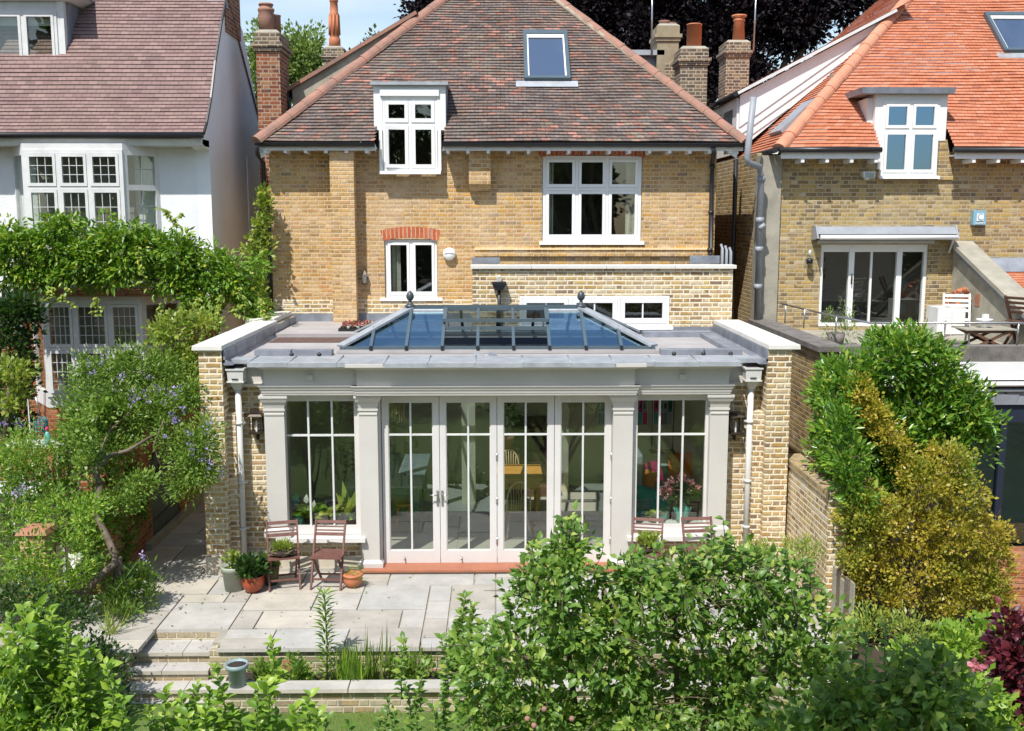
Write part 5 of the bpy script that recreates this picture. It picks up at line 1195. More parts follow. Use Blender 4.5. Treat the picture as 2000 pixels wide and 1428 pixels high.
# ================================================================== LEFT ALLEY WALL AND GATE
t = thing('red_garden_wall', 'mellow red brick garden wall running along the shaded alley', 'wall', (-5.4, 15.5, -.4))
m = MB(); m.box(-5.58, -5.37, 13.4, 14.6, -.4, 1.5); m.box(-5.58, -5.37, 14.6, 15.55, -.4, 2.3); m.box(-5.58, -5.37, 16.95, 19.25, -.4, 2.3); m.box(-5.58, -5.37, 15.55, 16.95, 1.35, 2.3)
m.build('brickwork', 'red_brick', t)
m = MB(); m.box(-5.37, -5.28, 15.2, 19.25, G, .06); m.build('plinth', 'concrete', t)
t = thing('side_gate', 'dull green boarded side gate in the red brick wall', 'gate', (-5.4, 16.2, 0))
m = MB()
for k in range(8): m.box(-5.44, -5.40, 15.56+.173*k+.004, 15.56+.173*(k+1)-.004, .02, 1.34)
m.build('board', 'door_green', t)
for zz in (.25, 1.05): MB().box(-5.40, -5.385, 15.6, 16.7, zz, zz+.05).build('strap_hinge', 'black', t)
t = thing('brick_pier', 'short yellow brick pier with terracotta cap among the left shrubs', 'pier', (-6.2, 12.9, -.4))
bx, by, bz = at(62, 1045, 12.7)
MB().box(bx-.16, bx+.16, 12.7, 13.0, -.4, bz).build('brickwork', 'stock', t); MB().loft(bx-.2, bx+.2, 12.66, 13.04, bz+.001, bx-.17, bx+.17, 12.69, 13.01, bz+.06).build('cap', 'terracotta', t)
# ================================================================== THINGS INSIDE THE ORANGERY
def P3(px, py, z): return Vector(atz(px, py, z))
# green table on the left
t = thing('green_table', 'long green painted table with grey top behind the left doors', 'table', (-1.7, 16.6, 0))
MB().box(-2.40, -1.20, 15.88, 18.15, .73, .77).build('table_top', 'table_top', t)
m = MB(); ring(m, 0, 1, 0, 1, 0, 1, .1); m = MB(); m.box(-2.32, -1.27, 15.95, 15.98, .61, .729); m.box(-2.32, -1.27, 18.05, 18.08, .61, .729); m.box(-1.30, -1.27, 15.981, 18.049, .61, .729); m.box(-2.32, -2.29, 15.981, 18.049, .61, .729); m.build('apron', 'green_paint', t)
for a in (-2.34, -1.36):
    for b in (15.93, 17.98): MB().box(a, a+.1, b, b+.1, 0, .729).build('leg', 'green_paint', t)
for i, x in enumerate((-2.0, -1.5)):
    t = thing('stool', ['honey pine stool tucked under the green table, nearer the window', 'honey pine stool tucked under the green table, nearer the doors'][i], 'stool', (x, 16.0, 0), 'stools under the green table')
    MB().lathe([(.15, 0), (.16, .02), (.15, .035)], (x, 16.05, .42), 16).build('seat', 'pine', t)
    for a in (-.1, .1):
        for b in (-.1, .1): MB().tube([(x+a*.8, 16.05+b*.8, .42), (x+a*1.3, 16.05+b*1.3, 0)], .017, 8).build('leg', 'pine', t)
t = thing('pine_table', 'honey pine table with one drawer behind the third door', 'table', (.45, 16.6, 0))
MB().box(-.02, .75, 16.3, 17.3, .74, .775).build('table_top', 'pine', t); MB().box(.03, .70, 16.35, 17.25, .58, .739).build('drawer_box', 'pine', t)
MB().lathe([(.004, -.02), (.018, 0), (.004, .02)], (.20, 16.33, .66), 10).build('knob', 'teak', t)
for a in (.03, .64):
    for b in (16.36, 17.18): MB().box(a, a+.06, b, b+.06, 0, .579).build('leg', 'pine', t)
def windsor(x, y, rz, lab):
    t = thing('windsor_chair', lab, 'chair', (x, y, 0), 'hoop backed chairs at the pine table')
    def T(mb): return mb.xform(Matrix.Translation((x, y, 0)) @ Matrix.Rotation(rz, 4, 'Z'))
    T(MB().lathe([(.17, 0), (.2, .015), (.2, .03), (.18, .035)], (0, 0, .42), 18, 1.05, 1)).build('seat', 'pale_wood', t)
    pts = [(-.19*math.cos(math.pi*k/14) if True else 0, .17+.05*math.sin(math.pi*k/14), .45+.48*math.sin(math.pi*k/14)**.6) for k in range(15)]
    T(MB().tube(pts, .013, 8)).build('hoop', 'pale_wood', t)
    m = MB()
    for k in range(-3, 4): xx = k*.045; m.tube([(xx*.8, .16, .45), (xx, .21, .45+.48*(max(0, 1-(xx/.19)**2))**.3)], .006, 6)
    T(m).build('spindles', 'pale_wood', t)
    for a in (-.13, .13):
        for b in (-.13, .13): T(MB().tube([(a, b, .42), (a*1.5, b*1.5, 0)], .015, 8)).build('leg', 'pale_wood', t)
windsor(.30, 15.7, R(180+12), 'pale hoop backed chair in front of the pine table')
windsor(.24, 17.55, R(10), 'pale hoop backed chair behind the pine table')
t = thing('potted_tree', 'small leafy tree in a red pot standing on the stairs behind the third door', 'plant', (.18, 18.1, .54))
MB().lathe([(.08, 0), (.12, .2), (.13, .2), (.13, .24), (.1, .24)], (.18, 17.9, .9), 16).build('pot', 'terracotta', t); MB().tube([(.18, 17.9, 1.1), (.19, 17.9, 1.5)], .012, 6).build('stem', 'twig', t)
MB().box(-.02, .4, 17.8, 17.99, .001, .9).build('shelf', 'teak', t)
foliage('foliage', 'l_dark', [(.15, 17.9, 1.6, .25, .2, .3)], 40, 8, .08, .08, seed=5, parent=t)
t = thing('tub_chair', 'teal velvet tub chair behind the right window', 'armchair', (2.2, 15.4, 0))
m = MB(); n = 18
for k in range(n):
    a0, a1 = math.pi*(.1+1.25*k/n)-.6, math.pi*(.1+1.25*(k+1)/n)-.6
    def pt(a, r, z): return (2.18+r*math.cos(a)*1.1, 15.45+r*math.sin(a), z)
    h0 = .55+.22*math.sin(math.pi*k/n); h1 = .55+.22*math.sin(math.pi*(k+1)/n)
    m.hexa([pt(a0, .30, .1), pt(a1, .30, .1), pt(a1, .38, .1), pt(a0, .38, .1)], [pt(a0, .34, h0), pt(a1, .34, h1), pt(a1, .44, h1), pt(a0, .44, h0)])
m.build('back', 'teal_velvet', t); MB().lathe([(.3, 0), (.31, .2), (.28, .26)], (2.18, 15.45, .16), 20, 1.1, 1).build('seat', 'teal_velvet', t)
t = thing('grey_armchair', 'pale grey armchair against the window side wall', 'armchair', (2.55, 16.8, 0))
MB().box(2.25, 2.42, 16.5, 17.4, .1, 1.12).build('back', 'grey_fabric', t, bevel=.04); MB().box(2.42, 3.0, 16.5, 17.4, .1, .5).build('seat', 'grey_fabric', t, bevel=.04); MB().box(2.40, 3.0, 17.3, 17.45, .1, .75).build('arm', 'grey_fabric', t, bevel=.03)
def cushion(x, y, z, w_, rz, mat, lab, ry=0):
    m = MB().lathe([(.01, -.05), (.6, -.045), (.95, -.02), (1, 0), (.95, .02), (.6, .045), (.01, .05)], (0, 0, 0), 4); 
    m.xform(Matrix.Translation((x, y, z)) @ Matrix.Rotation(rz, 4, 'Z') @ Matrix.Rotation(R(75), 4, 'X') @ Matrix.Rotation(R(45+ry), 4, 'Z') @ Matrix.Scale(w_*.72, 4)); 
    m.v = [v for v in m.v]; return tag(m.build('cushion', mat, None), lab, 'cushion')
cushion(2.62, 16.75, .76, .36, R(25), 'pink', 'magenta cushion leaning on the grey armchair', 8); cushion(2.52, 16.6, .70, .26, R(-20), 'orange_fab', 'small orange cushion in front of the magenta one', -10); cushion(3.1, 16.9, .85, .4, R(-20), 'orange_fab', 'large rust orange cushion nearest the side wall', 5)
t = thing('rope_swing', 'wooden swing seat hanging on ropes behind the right window', 'swing', (2.55, 17.0, 1.45))
MB().box(2.60, 3.02, 16.9, 17.1, 1.05, 1.08).build('seat', 'teak', t)
for x in (2.63, 2.99): MB().tube([(x, 17, 1.081), (x, 17, 2.78)], .008, 6).build('rope', 'dark_metal', t)
# pictures of painted houses
random.seed(21)
for i, (xa_, xb, lab) in enumerate(((2.50, 2.88, 'pastel picture panel of pink and turquoise houses on the back wall'), (2.98, 3.36, 'second pastel picture panel of grey and lilac houses on the back wall'), (1.93, 2.12, 'narrow pastel picture panel seen through the fourth door'))):
    t = thing('picture', lab, 'picture', ((xa_+xb)/2, 19.15, 1.08)); s_ = 19.19
    MB().box(xa_, xb, s_-.03, s_, 1.08, 1.58).build('board', 'white', t)
    cols = ['turq', 'pink', 'pot_blue', 'grey_fabric', 'teal_glass']
    for q in range(4):
        a = xa_+.01+(xb-xa_-.02)/4*q; b = a+(xb-xa_-.02)/4-.006
        for zz in (1.09, 1.335): MB().box(a, b, s_-.034, s_-.031, zz, zz+.24).build('painted_house', cols[(q+i*2+int(zz*3)) % 5], t); 
        MB().box(a+.02, b-.02, s_-.037, s_-.0345, 1.40, 1.50).build('painted_window', 'navy', t)
# window sill plants
def sill_leaves(name, lab, x, y, z, n, l, sp, mat='l_bright', seed=1, T=T_FULL, wd=1.0, cat='plant', up=1.2, pot='soil'):
    r = np.random.default_rng(seed); a = r.random(n)*2*np.pi; el = r.random(n)*.9+.2
    D = np.c_[np.cos(a)*sp, np.sin(a)*sp, up*el]; P = np.c_[x+np.cos(a)*.02, y+np.sin(a)*.02, z+r.random(n)*l*.3+.07]
    t = thing(name, lab, cat, (x, y, z)); MB().lathe([(.05, 0), (.065, .09), (.06, .10), (.002, .095)], (x, y, z), 14).build('pot', pot, t)
    leafmesh('foliage', mat, P, D, np.tile([0, -.4, 1.], (n, 1)), l*(.7+.5*r.random(n))*wd, T, t); return t
MB_ = MB().box(-3.05, -1.98, 14.43, 14.75, .50, .54); MB_.build('window_board', 'white', og); MB().box(1.96, 3.04, 14.43, 14.75, .50, .54).build('window_board', 'white', og)
pl = sill_leaves('peace_lily', 'peace lily with white spathes on the left window sill', -2.76, 14.55, .54, 34, .26, .7, 'l_bright', 3)
leafmesh('flower', 'f_white', np.array([(-2.78, 14.55, .86), (-2.68, 14.55, .80)]), np.array([(0, -.1, 1.), (.1, -.1, 1)]), np.array([(0, -1., 0), (0, -1, 0)]), np.array([.14, .11]), T_FULL, pl)
sill_leaves('house_plant', 'rosette of broad yellow green leaves mid left window sill', -2.45, 14.55, .54, 26, .26, .8, 'l_yell', 4)
sill_leaves('house_plant', 'tall strap leaved plant at the right of the left window', -2.18, 14.55, .54, 9, .50, .35, 'l_yell', 8, T_NARROW, up=1.5)
sill_leaves('house_plant', 'small bushy green herb by the left column on the sill', -2.06, 14.50, .54, 40, .12, .8, 'l_bright', 6)
sill_leaves('house_plant', 'bright basil like plant on the right window sill', 2.32, 14.55, .54, 60, .12, .6, 'l_yell', 7)
t = thing('tall_vase', 'tall cylindrical teal vase in the corner of the left window', 'vase', (-2.95, 14.6, .54)); MB().lathe([(.05, 0), (.055, .3), (.05, .42), (.045, .42), (.04, .3)], (-2.95, 14.66, .54), 18).build('body', 'teal_glass', t)
t = thing('round_vase', 'small rounded turquoise vase beside the tall teal vase', 'vase', (-2.88, 14.5, .54)); MB().lathe([(.035, 0), (.065, .08), (.05, .17), (.02, .2), (.02, .22)], (-2.89, 14.50, .54), 18).build('body', 'turq', t)
t = thing('flower_vase', 'turquoise glazed jar holding pink flowers on the right window sill', 'vase', (2.72, 14.55, .54))
MB().lathe([(.055, 0), (.08, .06), (.10, .17), (.095, .23), (.05, .28), (.045, .32), (.06, .34), (.04, .34)], (2.72, 14.56, .54), 22).build('jar', 'turq', t)
for s_ in (-1, 1): MB().tube([(2.72+s_*.09, 14.56, .76), (2.72+s_*.125, 14.56, .78), (2.72+s_*.10, 14.56, .70)], .012, 6).build('handle', 'turq', t)
foliage('foliage', 'l_dark', [(2.72, 14.6, 1.0, .2, .12, .16)], 30, 8, .07, .09, seed=8, parent=t)
foliage('flowers', 'f_pink', [(2.72, 14.6, 1.1, .30, .12, .16), (2.5, 14.6, 1.0, .1, .1, .08)], 44, 14, .05, .04, seed=9, parent=t)
t = thing('wind_chime', 'string of pale hanging glass tubes behind the first door', 'wind chime', (-1.5, 14.7, 2.0))
for k in range(7): MB().tube([(-1.56+.035*k, 14.62+.02*(k % 3), 2.38-.03*(k % 2)), (-1.56+.035*k, 14.62+.02*(k % 3), 2.02+.05*(k % 4))], .012, 8).build('tube', 'pale_wood', t)
MB().box(-1.6, -1.3, 14.6, 14.68, 2.40, 2.41).build('bar', 'pale_wood', t)

# ================================================================== PATIO THINGS
def folding_chair(x, y, rz, lab):
    t = thing('folding_chair', lab, 'chair', (x, y, G), 'slatted folding chairs under the side windows', rz)
    def B(mb, nm): 
        o = worldloc(t); mb.v = [(p[0]+o.x, p[1]+o.y, p[2]+o.z) for p in mb.v]; return mb.build(nm, 'chair_wood', t)
    for s_ in (-1, 1):
        B(MB().bar((s_*.205, .19, .87), (s_*.205, -.22, .0), .024, .045, up=(0, 1, 0)), 'leg')
        B(MB().bar((s_*.17, -.17, .43), (s_*.17, .24, .0), .022, .04, up=(0, 1, 0)), 'leg')
        B(MB().box(s_*.19-.012, s_*.19+.012, -.20, .20, .405, .43), 'seat_rail')
    m = MB()
    for k in range(9): yy = -.215+.046*k; m.box(-.215, .215, yy, yy+.032, .431, .449)
    B(m, 'seat')
    m = MB()
    for k in range(4): zz = .845-.048*k-(.012 if k else 0); yy = .182-.0225*k-.004; m.bar((-.195, yy, zz), (.195, yy, zz), .016, .045 if k in (0, 3) else .02, up=(0, .45, 1))
    B(m, 'backrest')
    B(MB().bar((-.2, -.16, .13), (.2, -.16, .13), .02, .025), 'stretcher'); B(MB().bar((-.17, .14, .10), (.17, .14, .10), .02, .025), 'stretcher')
    return t
folding_chair(-2.95, 13.66, R(14), 'slatted folding chair with a planted basket on its seat, left of the doors')
folding_chair(-2.33, 13.68, R(-4), 'empty slatted folding chair beside the small terracotta bowl')
folding_chair(2.08, 13.72, R(-12), 'slatted folding chair under the right window, nearer the doors')
folding_chair(2.82, 13.75, R(4), 'slatted folding chair under the right window, half hidden by the apple tree')
t = thing('driftwood_basket', 'twiggy driftwood basket of low green moss plants on the folding chair', 'planter', (-2.95, 13.62, .40))
m = MB()
for k in range(16):
    a = random.random()*6.28; m.tube([(-2.95+.17*math.cos(a), 13.60+.13*math.sin(a), .41+.06*random.random()), (-2.95+.19*math.cos(a+.6), 13.60+.15*math.sin(a+.6), .43+.06*random.random()), (-2.95+.17*math.cos(a+1.2), 13.60+.13*math.sin(a+1.2), .42+.07*random.random())], .013, 6)
m.build('basket', 'twig', t); MB().lathe([(.13, 0), (.16, .06), (.02, .07)], (-2.95, 13.60, .41), 14).build('moss', 'soil', t)
foliage('foliage', 'l_yell', [(-2.95, 13.60, .53, .14, .10, .05)], 60, 12, .03, .05, T_NARROW, seed=12, parent=t, up=1)
t = thing('chair_seat_plant', 'scruffy low plant on the seat of the right hand chair', 'planter', (2.08, 13.7, .40)); MB().lathe([(.1, 0), (.14, .07), (.02, .075)], (2.08, 13.66, .405), 14).build('bowl', 'soil', t)
foliage('foliage', 'l_yell', [(2.08, 13.66, .56, .16, .12, .08)], 40, 10, .05, .06, seed=13, parent=t, up=1)
def pot(name, lab, x, y, z, prof, mat, fol=None, cat='plant pot', soilz=None, rsoil=.1):
    t = thing(name, lab, cat, (x, y, z)); MB().lathe(prof, (x, y, z), 24).build('pot', mat, t)
    MB().lathe([(rsoil, soilz-.03), (rsoil, soilz), (.002, soilz+.005)], (x, y, z), 16).build('compost', 'soil', t)
    if fol: fol(t)
    return t
px_, py_ = -3.60, 13.50
pot('plant_pot', 'tall sage green ribbed pot with sparse yellowing plant by the left pipe', px_, py_, G, [(.12, 0), (.15, .27), (.165, .27), (.17, .32), (.17, .345), (.15, .345), (.14, .28)], 'pot_green',
    lambda t: foliage('foliage', 'l_yell', [(px_, py_, .40, .12, .1, .08)], 26, 8, .05, .05, seed=14, parent=t), soilz=.30, rsoil=.14)
pot('plant_pot', 'glazed orange red round pot with dark leafy plant', -3.32, 13.42, G, [(.08, 0), (.13, .06), (.155, .13), (.15, .2), (.14, .22), (.15, .235), (.13, .235), (.12, .2)], 'pot_red',
    lambda t: foliage('foliage', 'l_dark', [(-3.34, 13.42, .30, .19, .16, .12)], 90, 12, .07, .075, seed=15, parent=t, up=.5), soilz=.2, rsoil=.12)
pot('plant_pot', 'dark weathered pot behind the orange red pot', -3.14, 13.72, G, [(.09, 0), (.12, .25), (.13, .27), (.1, .27)], 'twig',
    lambda t: foliage('foliage', 'l_solanum', [(-3.14, 13.7, .30, .12, .1, .1)], 40, 8, .06, .06, seed=16, parent=t), soilz=.24, rsoil=.1)
pot('plant_pot', 'small bright terracotta bowl with a wispy trailing plant', -1.99, 13.60, G, [(.07, 0), (.12, .05), (.135, .11), (.125, .15), (.145, .165), (.145, .185), (.12, .185)], 'terra_bright',
    lambda t: foliage('foliage', 'l_yell', [(-1.96, 13.58, .20, .14, .1, .08), (-1.85, 13.5, .05, .1, .06, .08)], 26, 9, .05, .035, T_NARROW, seed=17, parent=t), soilz=.15, rsoil=.12)
bx, by = -2.94, 11.01
pot('plant_pot', 'blue grey glazed pot of bare compost on the planter wall', bx, by, -.252, [(.09, 0), (.10, .2), (.125, .205), (.13, .26), (.115, .262), (.11, .22)], 'pot_blue', None, soilz=.235, rsoil=.11)
MB().lathe([(.002, 0), (.15, 0), (.155, .018), (.13, .02)], (bx, by, -.2545), 20)
# left garden clutter
fx, fy, fz = at(80, 832, 15.5)
t = thing('bird_feeder', 'green wire cage bird feeder hanging on a thin pole', 'bird feeder', (fx, fy, fz-.2))
m = MB()
for k in range(12): a = k*math.pi/6; m.tube([(fx+.10*math.cos(a), fy+.10*math.sin(a), fz-.16), (fx+.10*math.cos(a), fy+.10*math.sin(a), fz+.08), (fx+.05*math.cos(a), fy+.05*math.sin(a), fz+.14)], .006, 5)
for zz in (-.15, -.07, .01, .08): m.tube([(fx+.10*math.cos(a*.5236), fy+.10*math.sin(a*.5236), fz+zz) for a in range(13)], .006, 5)
m.build('cage', 'teal_glass', t); MB().tube([(fx-.17, fy, -.35), (fx-.17, fy, fz+.42), (fx-.05, fy, fz+.44), (fx, fy, fz+.15)], .013, 6).build('pole', 'steel', t)
fx, fy, fz = at(93, 855, 14.8)
t = thing('squeeze_bottle', 'small green bottle with red top on a garden table', 'bottle', (fx, fy, fz-.1)); MB().lathe([(.05, 0), (.05, .1), (.03, .15), (.015, .18)], (fx, fy, fz-.08), 14).build('bottle', 'turq', t); MB().lathe([(.022, 0), (.03, .02), (.015, .06)], (fx, fy, fz+.10), 12).build('cap', 'pink', t)
t = thing('garden_table', 'small grey topped garden table half hidden in the left shrubs', 'table', (fx, fy, -.35)); MB().box(fx-.6, fx+.25, fy-.2, fy+.3, fz-.11, fz-.085).build('table_top', 'white_old', t)
for a in (-.5, .2):
    for b in (-.15, .25): MB().box(fx+a-.02, fx+a+.02, fy+b-.02, fy+b+.02, -.35, fz-.1101).build('leg', 'white_old', t)
# right terrace things
fx, fy, fz = at(1857, 640, 18.3)
t = thing('garden_cupboard', 'white garden cupboard against the terrace wall', 'cupboard', (fx, fy, 2.88)); cw = (X(1885, 18.3)-X(1830, 18.3))/2
MB().box(fx-cw, fx+cw, 18.3, 18.8, 2.88, at(1857, 601, 18.3)[2]).build('body', 'white_old', t); MB().box(fx-cw+.02, fx-.01, 18.28, 18.2995, 2.92, 3.33).build('door', 'white', t); MB().box(fx+.01, fx+cw-.02, 18.28, 18.2995, 2.92, 3.33).build('door', 'white', t)
zt = at(1857, 601, 18.3)[2]
t = thing('terracotta_pot_cluster', 'string of small terracotta pots strung up on the terrace wall', 'pots', (fx+.05, 18.5, zt)); random.seed(8)
for k, (a, b) in enumerate(((1845, 597), (1850, 588), (1855, 580), (1862, 571), (1868, 567), (1876, 566), (1882, 570), (1885, 578), (1880, 585), (1888, 586), (1866, 595), (1858, 574), (1848, 593))):
    q = at(a, b, 18.45); m = MB().lathe([(.025, 0), (.045, .07), (.05, .07), (.05, .085), (.03, .085)], (0, 0, 0), 12); m.xform(Matrix.Translation(q) @ Matrix.Rotation(random.uniform(.8, 2.3), 4, 'Y') @ Matrix.Rotation(random.uniform(-.6, .6), 4, 'X')); m.build('flower_pot', 'terra_bright', t)
MB().tube([at(1843, 610, 18.47), at(1853, 585, 18.47), at(1868, 568, 18.47), at(1884, 572, 18.47), at(1884, 590, 18.47)], .008, 6).build('wire', 'dark_metal', t)
def terr_chair(px, Y, rz, lab, mat):
    x, y, z = at(px, 650, Y); t = thing('folding_chair', lab, 'chair', (x, y, 2.88), 'folding chairs on the roof terrace', rz)
    def B(mb, nm): o = worldloc(t); mb.v = [(p[0]+o.x, p[1]+o.y, p[2]+o.z) for p in mb.v]; return mb.build(nm, mat, t)
    for s_ in (-1, 1): B(MB().bar((s_*.2, .2, .85), (s_*.2, -.2, 0), .03, .04, up=(0, 1, 0)), 'leg'); B(MB().bar((s_*.17, -.18, .43), (s_*.17, .22, 0), .03, .04, up=(0, 1, 0)), 'leg')
    m = MB()
    for k in range(7): m.box(-.2, .2, -.2+.055*k, -.165+.055*k, .43, .45)
    B(m, 'seat'); m = MB()
    for k in range(4): m.bar((-.2, .185-.035*k, .82-.08*k), (.2, .185-.035*k, .82-.08*k), .015, .045, up=(0, .45, 1))
    B(m, 'backrest')
terr_chair(1866, 16.9, R(-20), 'white slatted folding chair beside the terrace cupboard', 'white_old'); terr_chair(1995, 16.6, R(120), 'dark slatted folding chair at the right end of the terrace table', 'teak')
fx, fy, fz = at(1922, 640, 16.6)
t = thing('terrace_table', 'folding slatted table with crossed brown legs on the roof terrace', 'table', (fx, fy, 2.88)); 
m = MB()
for k in range(7): m.box(fx-.42, fx+.42, fy-.28+.08*k, fy-.21+.08*k, fz-.02, fz+.0)
m.build('table_top', 'concrete', t)
for yy in (fy-.22, fy+.22):
    MB().bar((fx-.36, yy, fz-.02), (fx+.3, yy, 2.88), .035, .04).build('leg', 'teak', t); MB().bar((fx+.36, yy, fz-.02), (fx-.3, yy, 2.88), .035, .04).build('leg', 'teak', t)
MB().box(fx-.38, fx+.38, fy-.2, fy-.17, fz-.07, fz-.0201).build('rail', 'teak', t)
q = at(1923, 625, 16.6)
t = thing('white_bowl', 'white planter bowl on the terrace table', 'bowl', (q[0], q[1], fz)); MB().lathe([(.05, 0), (.06, .02), (.11, .10), (.13, .13), (.13, .145), (.1, .14)], (q[0], q[1], fz), 20).build('bowl', 'white', t); MB().box(q[0]-.02, q[0]+.07, q[1], q[1]+.06, fz+.13, fz+.22).build('block', 'white_old', t)
t = thing('grey_leaf_shrub', 'silvery olive shrub in a pot behind the terrace rail', 'potted shrub', (at(1640, 640, 17)[0], 17, 2.88))
q = at(1622, 640, 17.0); q2 = at(1656, 635, 16.9)
foliage('foliage', 'l_birch', [(q[0], 17, 3.2, .12, .1, .3), (q2[0], 16.9, 3.2, .15, .1, .35)], 60, 10, .07, .06, T_NARROW, seed=33, parent=t, up=.8); MB().lathe([(.12, 0), (.15, .2), (.1, .2)], (q[0]+.1, 17, 2.88), 14).build('pot', 'old_coping', t)

# ================================================================== PLANTS
def plant(name, lab, cat, base, group=None): return thing(name, lab, cat, base, group)
def blobs(lst, Y, dY=.4):
    """list of (px, py, pixel rx, pixel ry) at distance Y -> ellipsoids"""
    out = []
    for b in lst:
        y = b[4] if len(b) > 4 else Y; c = at(b[0], b[1], y); k = y/2000; out.append((c[0], c[1], c[2], b[2]*k, (b[5] if len(b) > 5 else dY), b[3]*k))
    return out
def shoots(t, spots, Y, hgt, mat, size, seed, den=34, T=T_FULL, zb=LZ, spread=.06, stem=.008, droop=.1):
    r = random.Random(seed); m = MB(); P, D = [], []
    for (px, py) in spots:
        yy = Y+r.uniform(-.15, .15); q = Vector(at(px, py, yy)); h = min(hgt*r.uniform(.8, 1.2), q.z-zb); p0 = q+Vector((r.uniform(-spread, spread), r.uniform(-spread, spread), -h))
        mid = p0.lerp(q, .5)+Vector((r.uniform(-.03, .03), 0, 0)); m.tube([p0, mid, q], [stem, stem*.7, stem*.3], 5)
        for j in range(int(h*den)):
            f = j/(h*den); c = p0.lerp(mid, f*2) if f < .5 else mid.lerp(q, f*2-1); a = j*2.4+r.uniform(-.4, .4); P.append(c); D.append((math.cos(a), math.sin(a), .55-droop+.8*f*f))
    m.build('stems', 'green_stem', t); P = np.array(P); D = np.array(D)
    leafmesh('foliage', mat, P, D, np.tile([-.1, -.4, 1.], (len(P), 1))+RNG.normal(size=P.shape)*.25, size*(.7+.6*RNG.random(len(P))), T, t)
def twigs(t, bl, n, r0=.006, seed=0, out=1.15, mt='twig'):
    r = np.random.default_rng(seed); mb = MB()
    for k in range(n):
        b = bl[r.integers(len(bl))]; d = r.normal(size=3); d[2] = abs(d[2])*.8; d[1] -= .5; d /= np.linalg.norm(d); c = Vector(b[:3]); e = c+Vector((d[0]*b[3], d[1]*b[4], d[2]*b[5]))*(out+.15*r.random())
        s0 = c.lerp(e, .35); m_ = s0.lerp(e, .55)+Vector((r.normal()*.03, r.normal()*.03, .02)); mb.tube([s0, m_, e], [r0, r0*.7, r0*.3], 4)
    return struct(mb.build('twigs', mt, t), 'stuff')
# foreground apple tree (right)
t = plant('apple_tree', 'apple tree with rounded glossy leaves filling the right foreground', 'tree', (1.2, 7.6, LZ))
bl = blobs([(1080, 1180, 130, 90), (1000, 1290, 130, 110), (1180, 1230, 150, 120), (1330, 1190, 140, 110), (1480, 1180, 130, 110), (1560, 1280, 120, 130), (1400, 1330, 160, 130), (1220, 1370, 170, 120), (1050, 1400, 150, 90),
            (1110, 1075, 35, 50), (1060, 1120, 40, 40), (1400, 1110, 60, 40), (1450, 1115, 60, 40), (1540, 1130, 50, 50), (1250, 1145, 70, 45), (1330, 1135, 60, 40), (940, 1380, 60, 60)], 7.6, .75)
foliage('crown', 'l_apple', bl, 660, 21, .105, .068, T_FULL, seed=41, parent=t, shell=.25, up=.35, droop=.15)
twigs(t, bl, 150, .006, 3)
tg = [(b[0], b[1], b[2]+b[5]*.7) for b in bl]; branches((1.3, 7.7, LZ), tg[:9], .055, 'bark', 'trunk', t, .2, 3)
r_ = random.Random(5); m = MB(); PL = []; DL = []
for k, (px, py, ln) in enumerate([(1098, 1010, .5), (1055, 1060, .3), (1130, 1075, .35), (1280, 1085, .3), (1387, 1030, .4), (1430, 1045, .3), (1462, 1075, .3), (1010, 1110, .3), (970, 1200, .3), (1205, 1090, .3), (1575, 1090, .35), (1340, 1060, .25), (1620, 1200, .3), (915, 1290, .3), (1230, 1075, .3), (1160, 1100, .3), (1500, 1085, .35), (1540, 1070, .3), (1310, 1095, .25), (1600, 1130, .35), (1650, 1240, .3), (1040, 1085, .35), (985, 1150, .3), (1360, 1075, .3), (1412, 1010, .45), (1180, 1060, .25), (1345, 1085, .25), (1445, 1065, .35), (1520, 1090, .3), (1265, 1105, .25), (1075, 1045, .4), (1115, 1040, .4), (1560, 1150, .3), (1000, 1180, .3), (950, 1230, .3), (1220, 1110, .25)]):
    q = Vector(at(px, py, 7.5)); p0 = q+Vector((r_.uniform(-.08, .08), .1, -ln)); MB().tube([p0, p0.lerp(q, .5)+Vector((.015, 0, 0)), q], [.007, .005, .002], 5).build('shoot', 'green_stem', t)
    for j in range(int(ln*38)):
        f = r_.random()**.8; c = p0.lerp(q, f); a = r_.random()*6.28; PL.append(c); DL.append((math.cos(a), math.sin(a), .45))
PL = np.array(PL); DL = np.array(DL)
leafmesh('shoot_leaves', 'l_apple', PL, DL, np.tile([-.1, -.5, 1.], (len(PL), 1)), .072*(.7+.6*RNG.random(len(PL))), T_FULL, t)
for k, (px, py) in enumerate(((1063, 1385), (1117, 1404), (1030, 1404), (1043, 1417))): q = at(px, py, 7.0); MB().lathe([(.003, -.022), (.016, -.018), (.022, 0), (.016, .016), (.003, .019)], q, 12).build('apple', 'hip_red', t)
# right-hand tree in deep shade nearer the camera
t = plant('shaded_apple_tree', 'fruit tree at the bottom right corner, shaded by an added unseen crown', 'tree', (2.9, 6.6, LZ))
bl = blobs([(1690, 1370, 90, 40), (1800, 1350, 80, 50), (1600, 1430, 110, 45), (1760, 1440, 140, 50), (1890, 1420, 70, 35), (1680, 1430, 90, 50), (1840, 1310, 40, 25)], 6.6, .5)
foliage('crown', 'l_apple', bl, 250, 13, .14, .078, T_FULL, seed=42, parent=t, shell=.3, up=.3, droop=.1)
branches((2.6, 6.9, LZ), [(b[0], b[1], b[2]+b[5]*.6) for b in bl], .035, 'bark', 'trunk', t, .2, 4)
shoots(t, [(1650, 1270), (1690, 1235), (1730, 1215), (1735, 1290), (1765, 1255), (1800, 1240), (1830, 1280), (1860, 1300), (1600, 1330), (1890, 1350), (1560, 1370), (1700, 1300), (1780, 1300), (1920, 1370)], 6.6, .5, 'l_apple', .075, 77, 44, spread=.05)
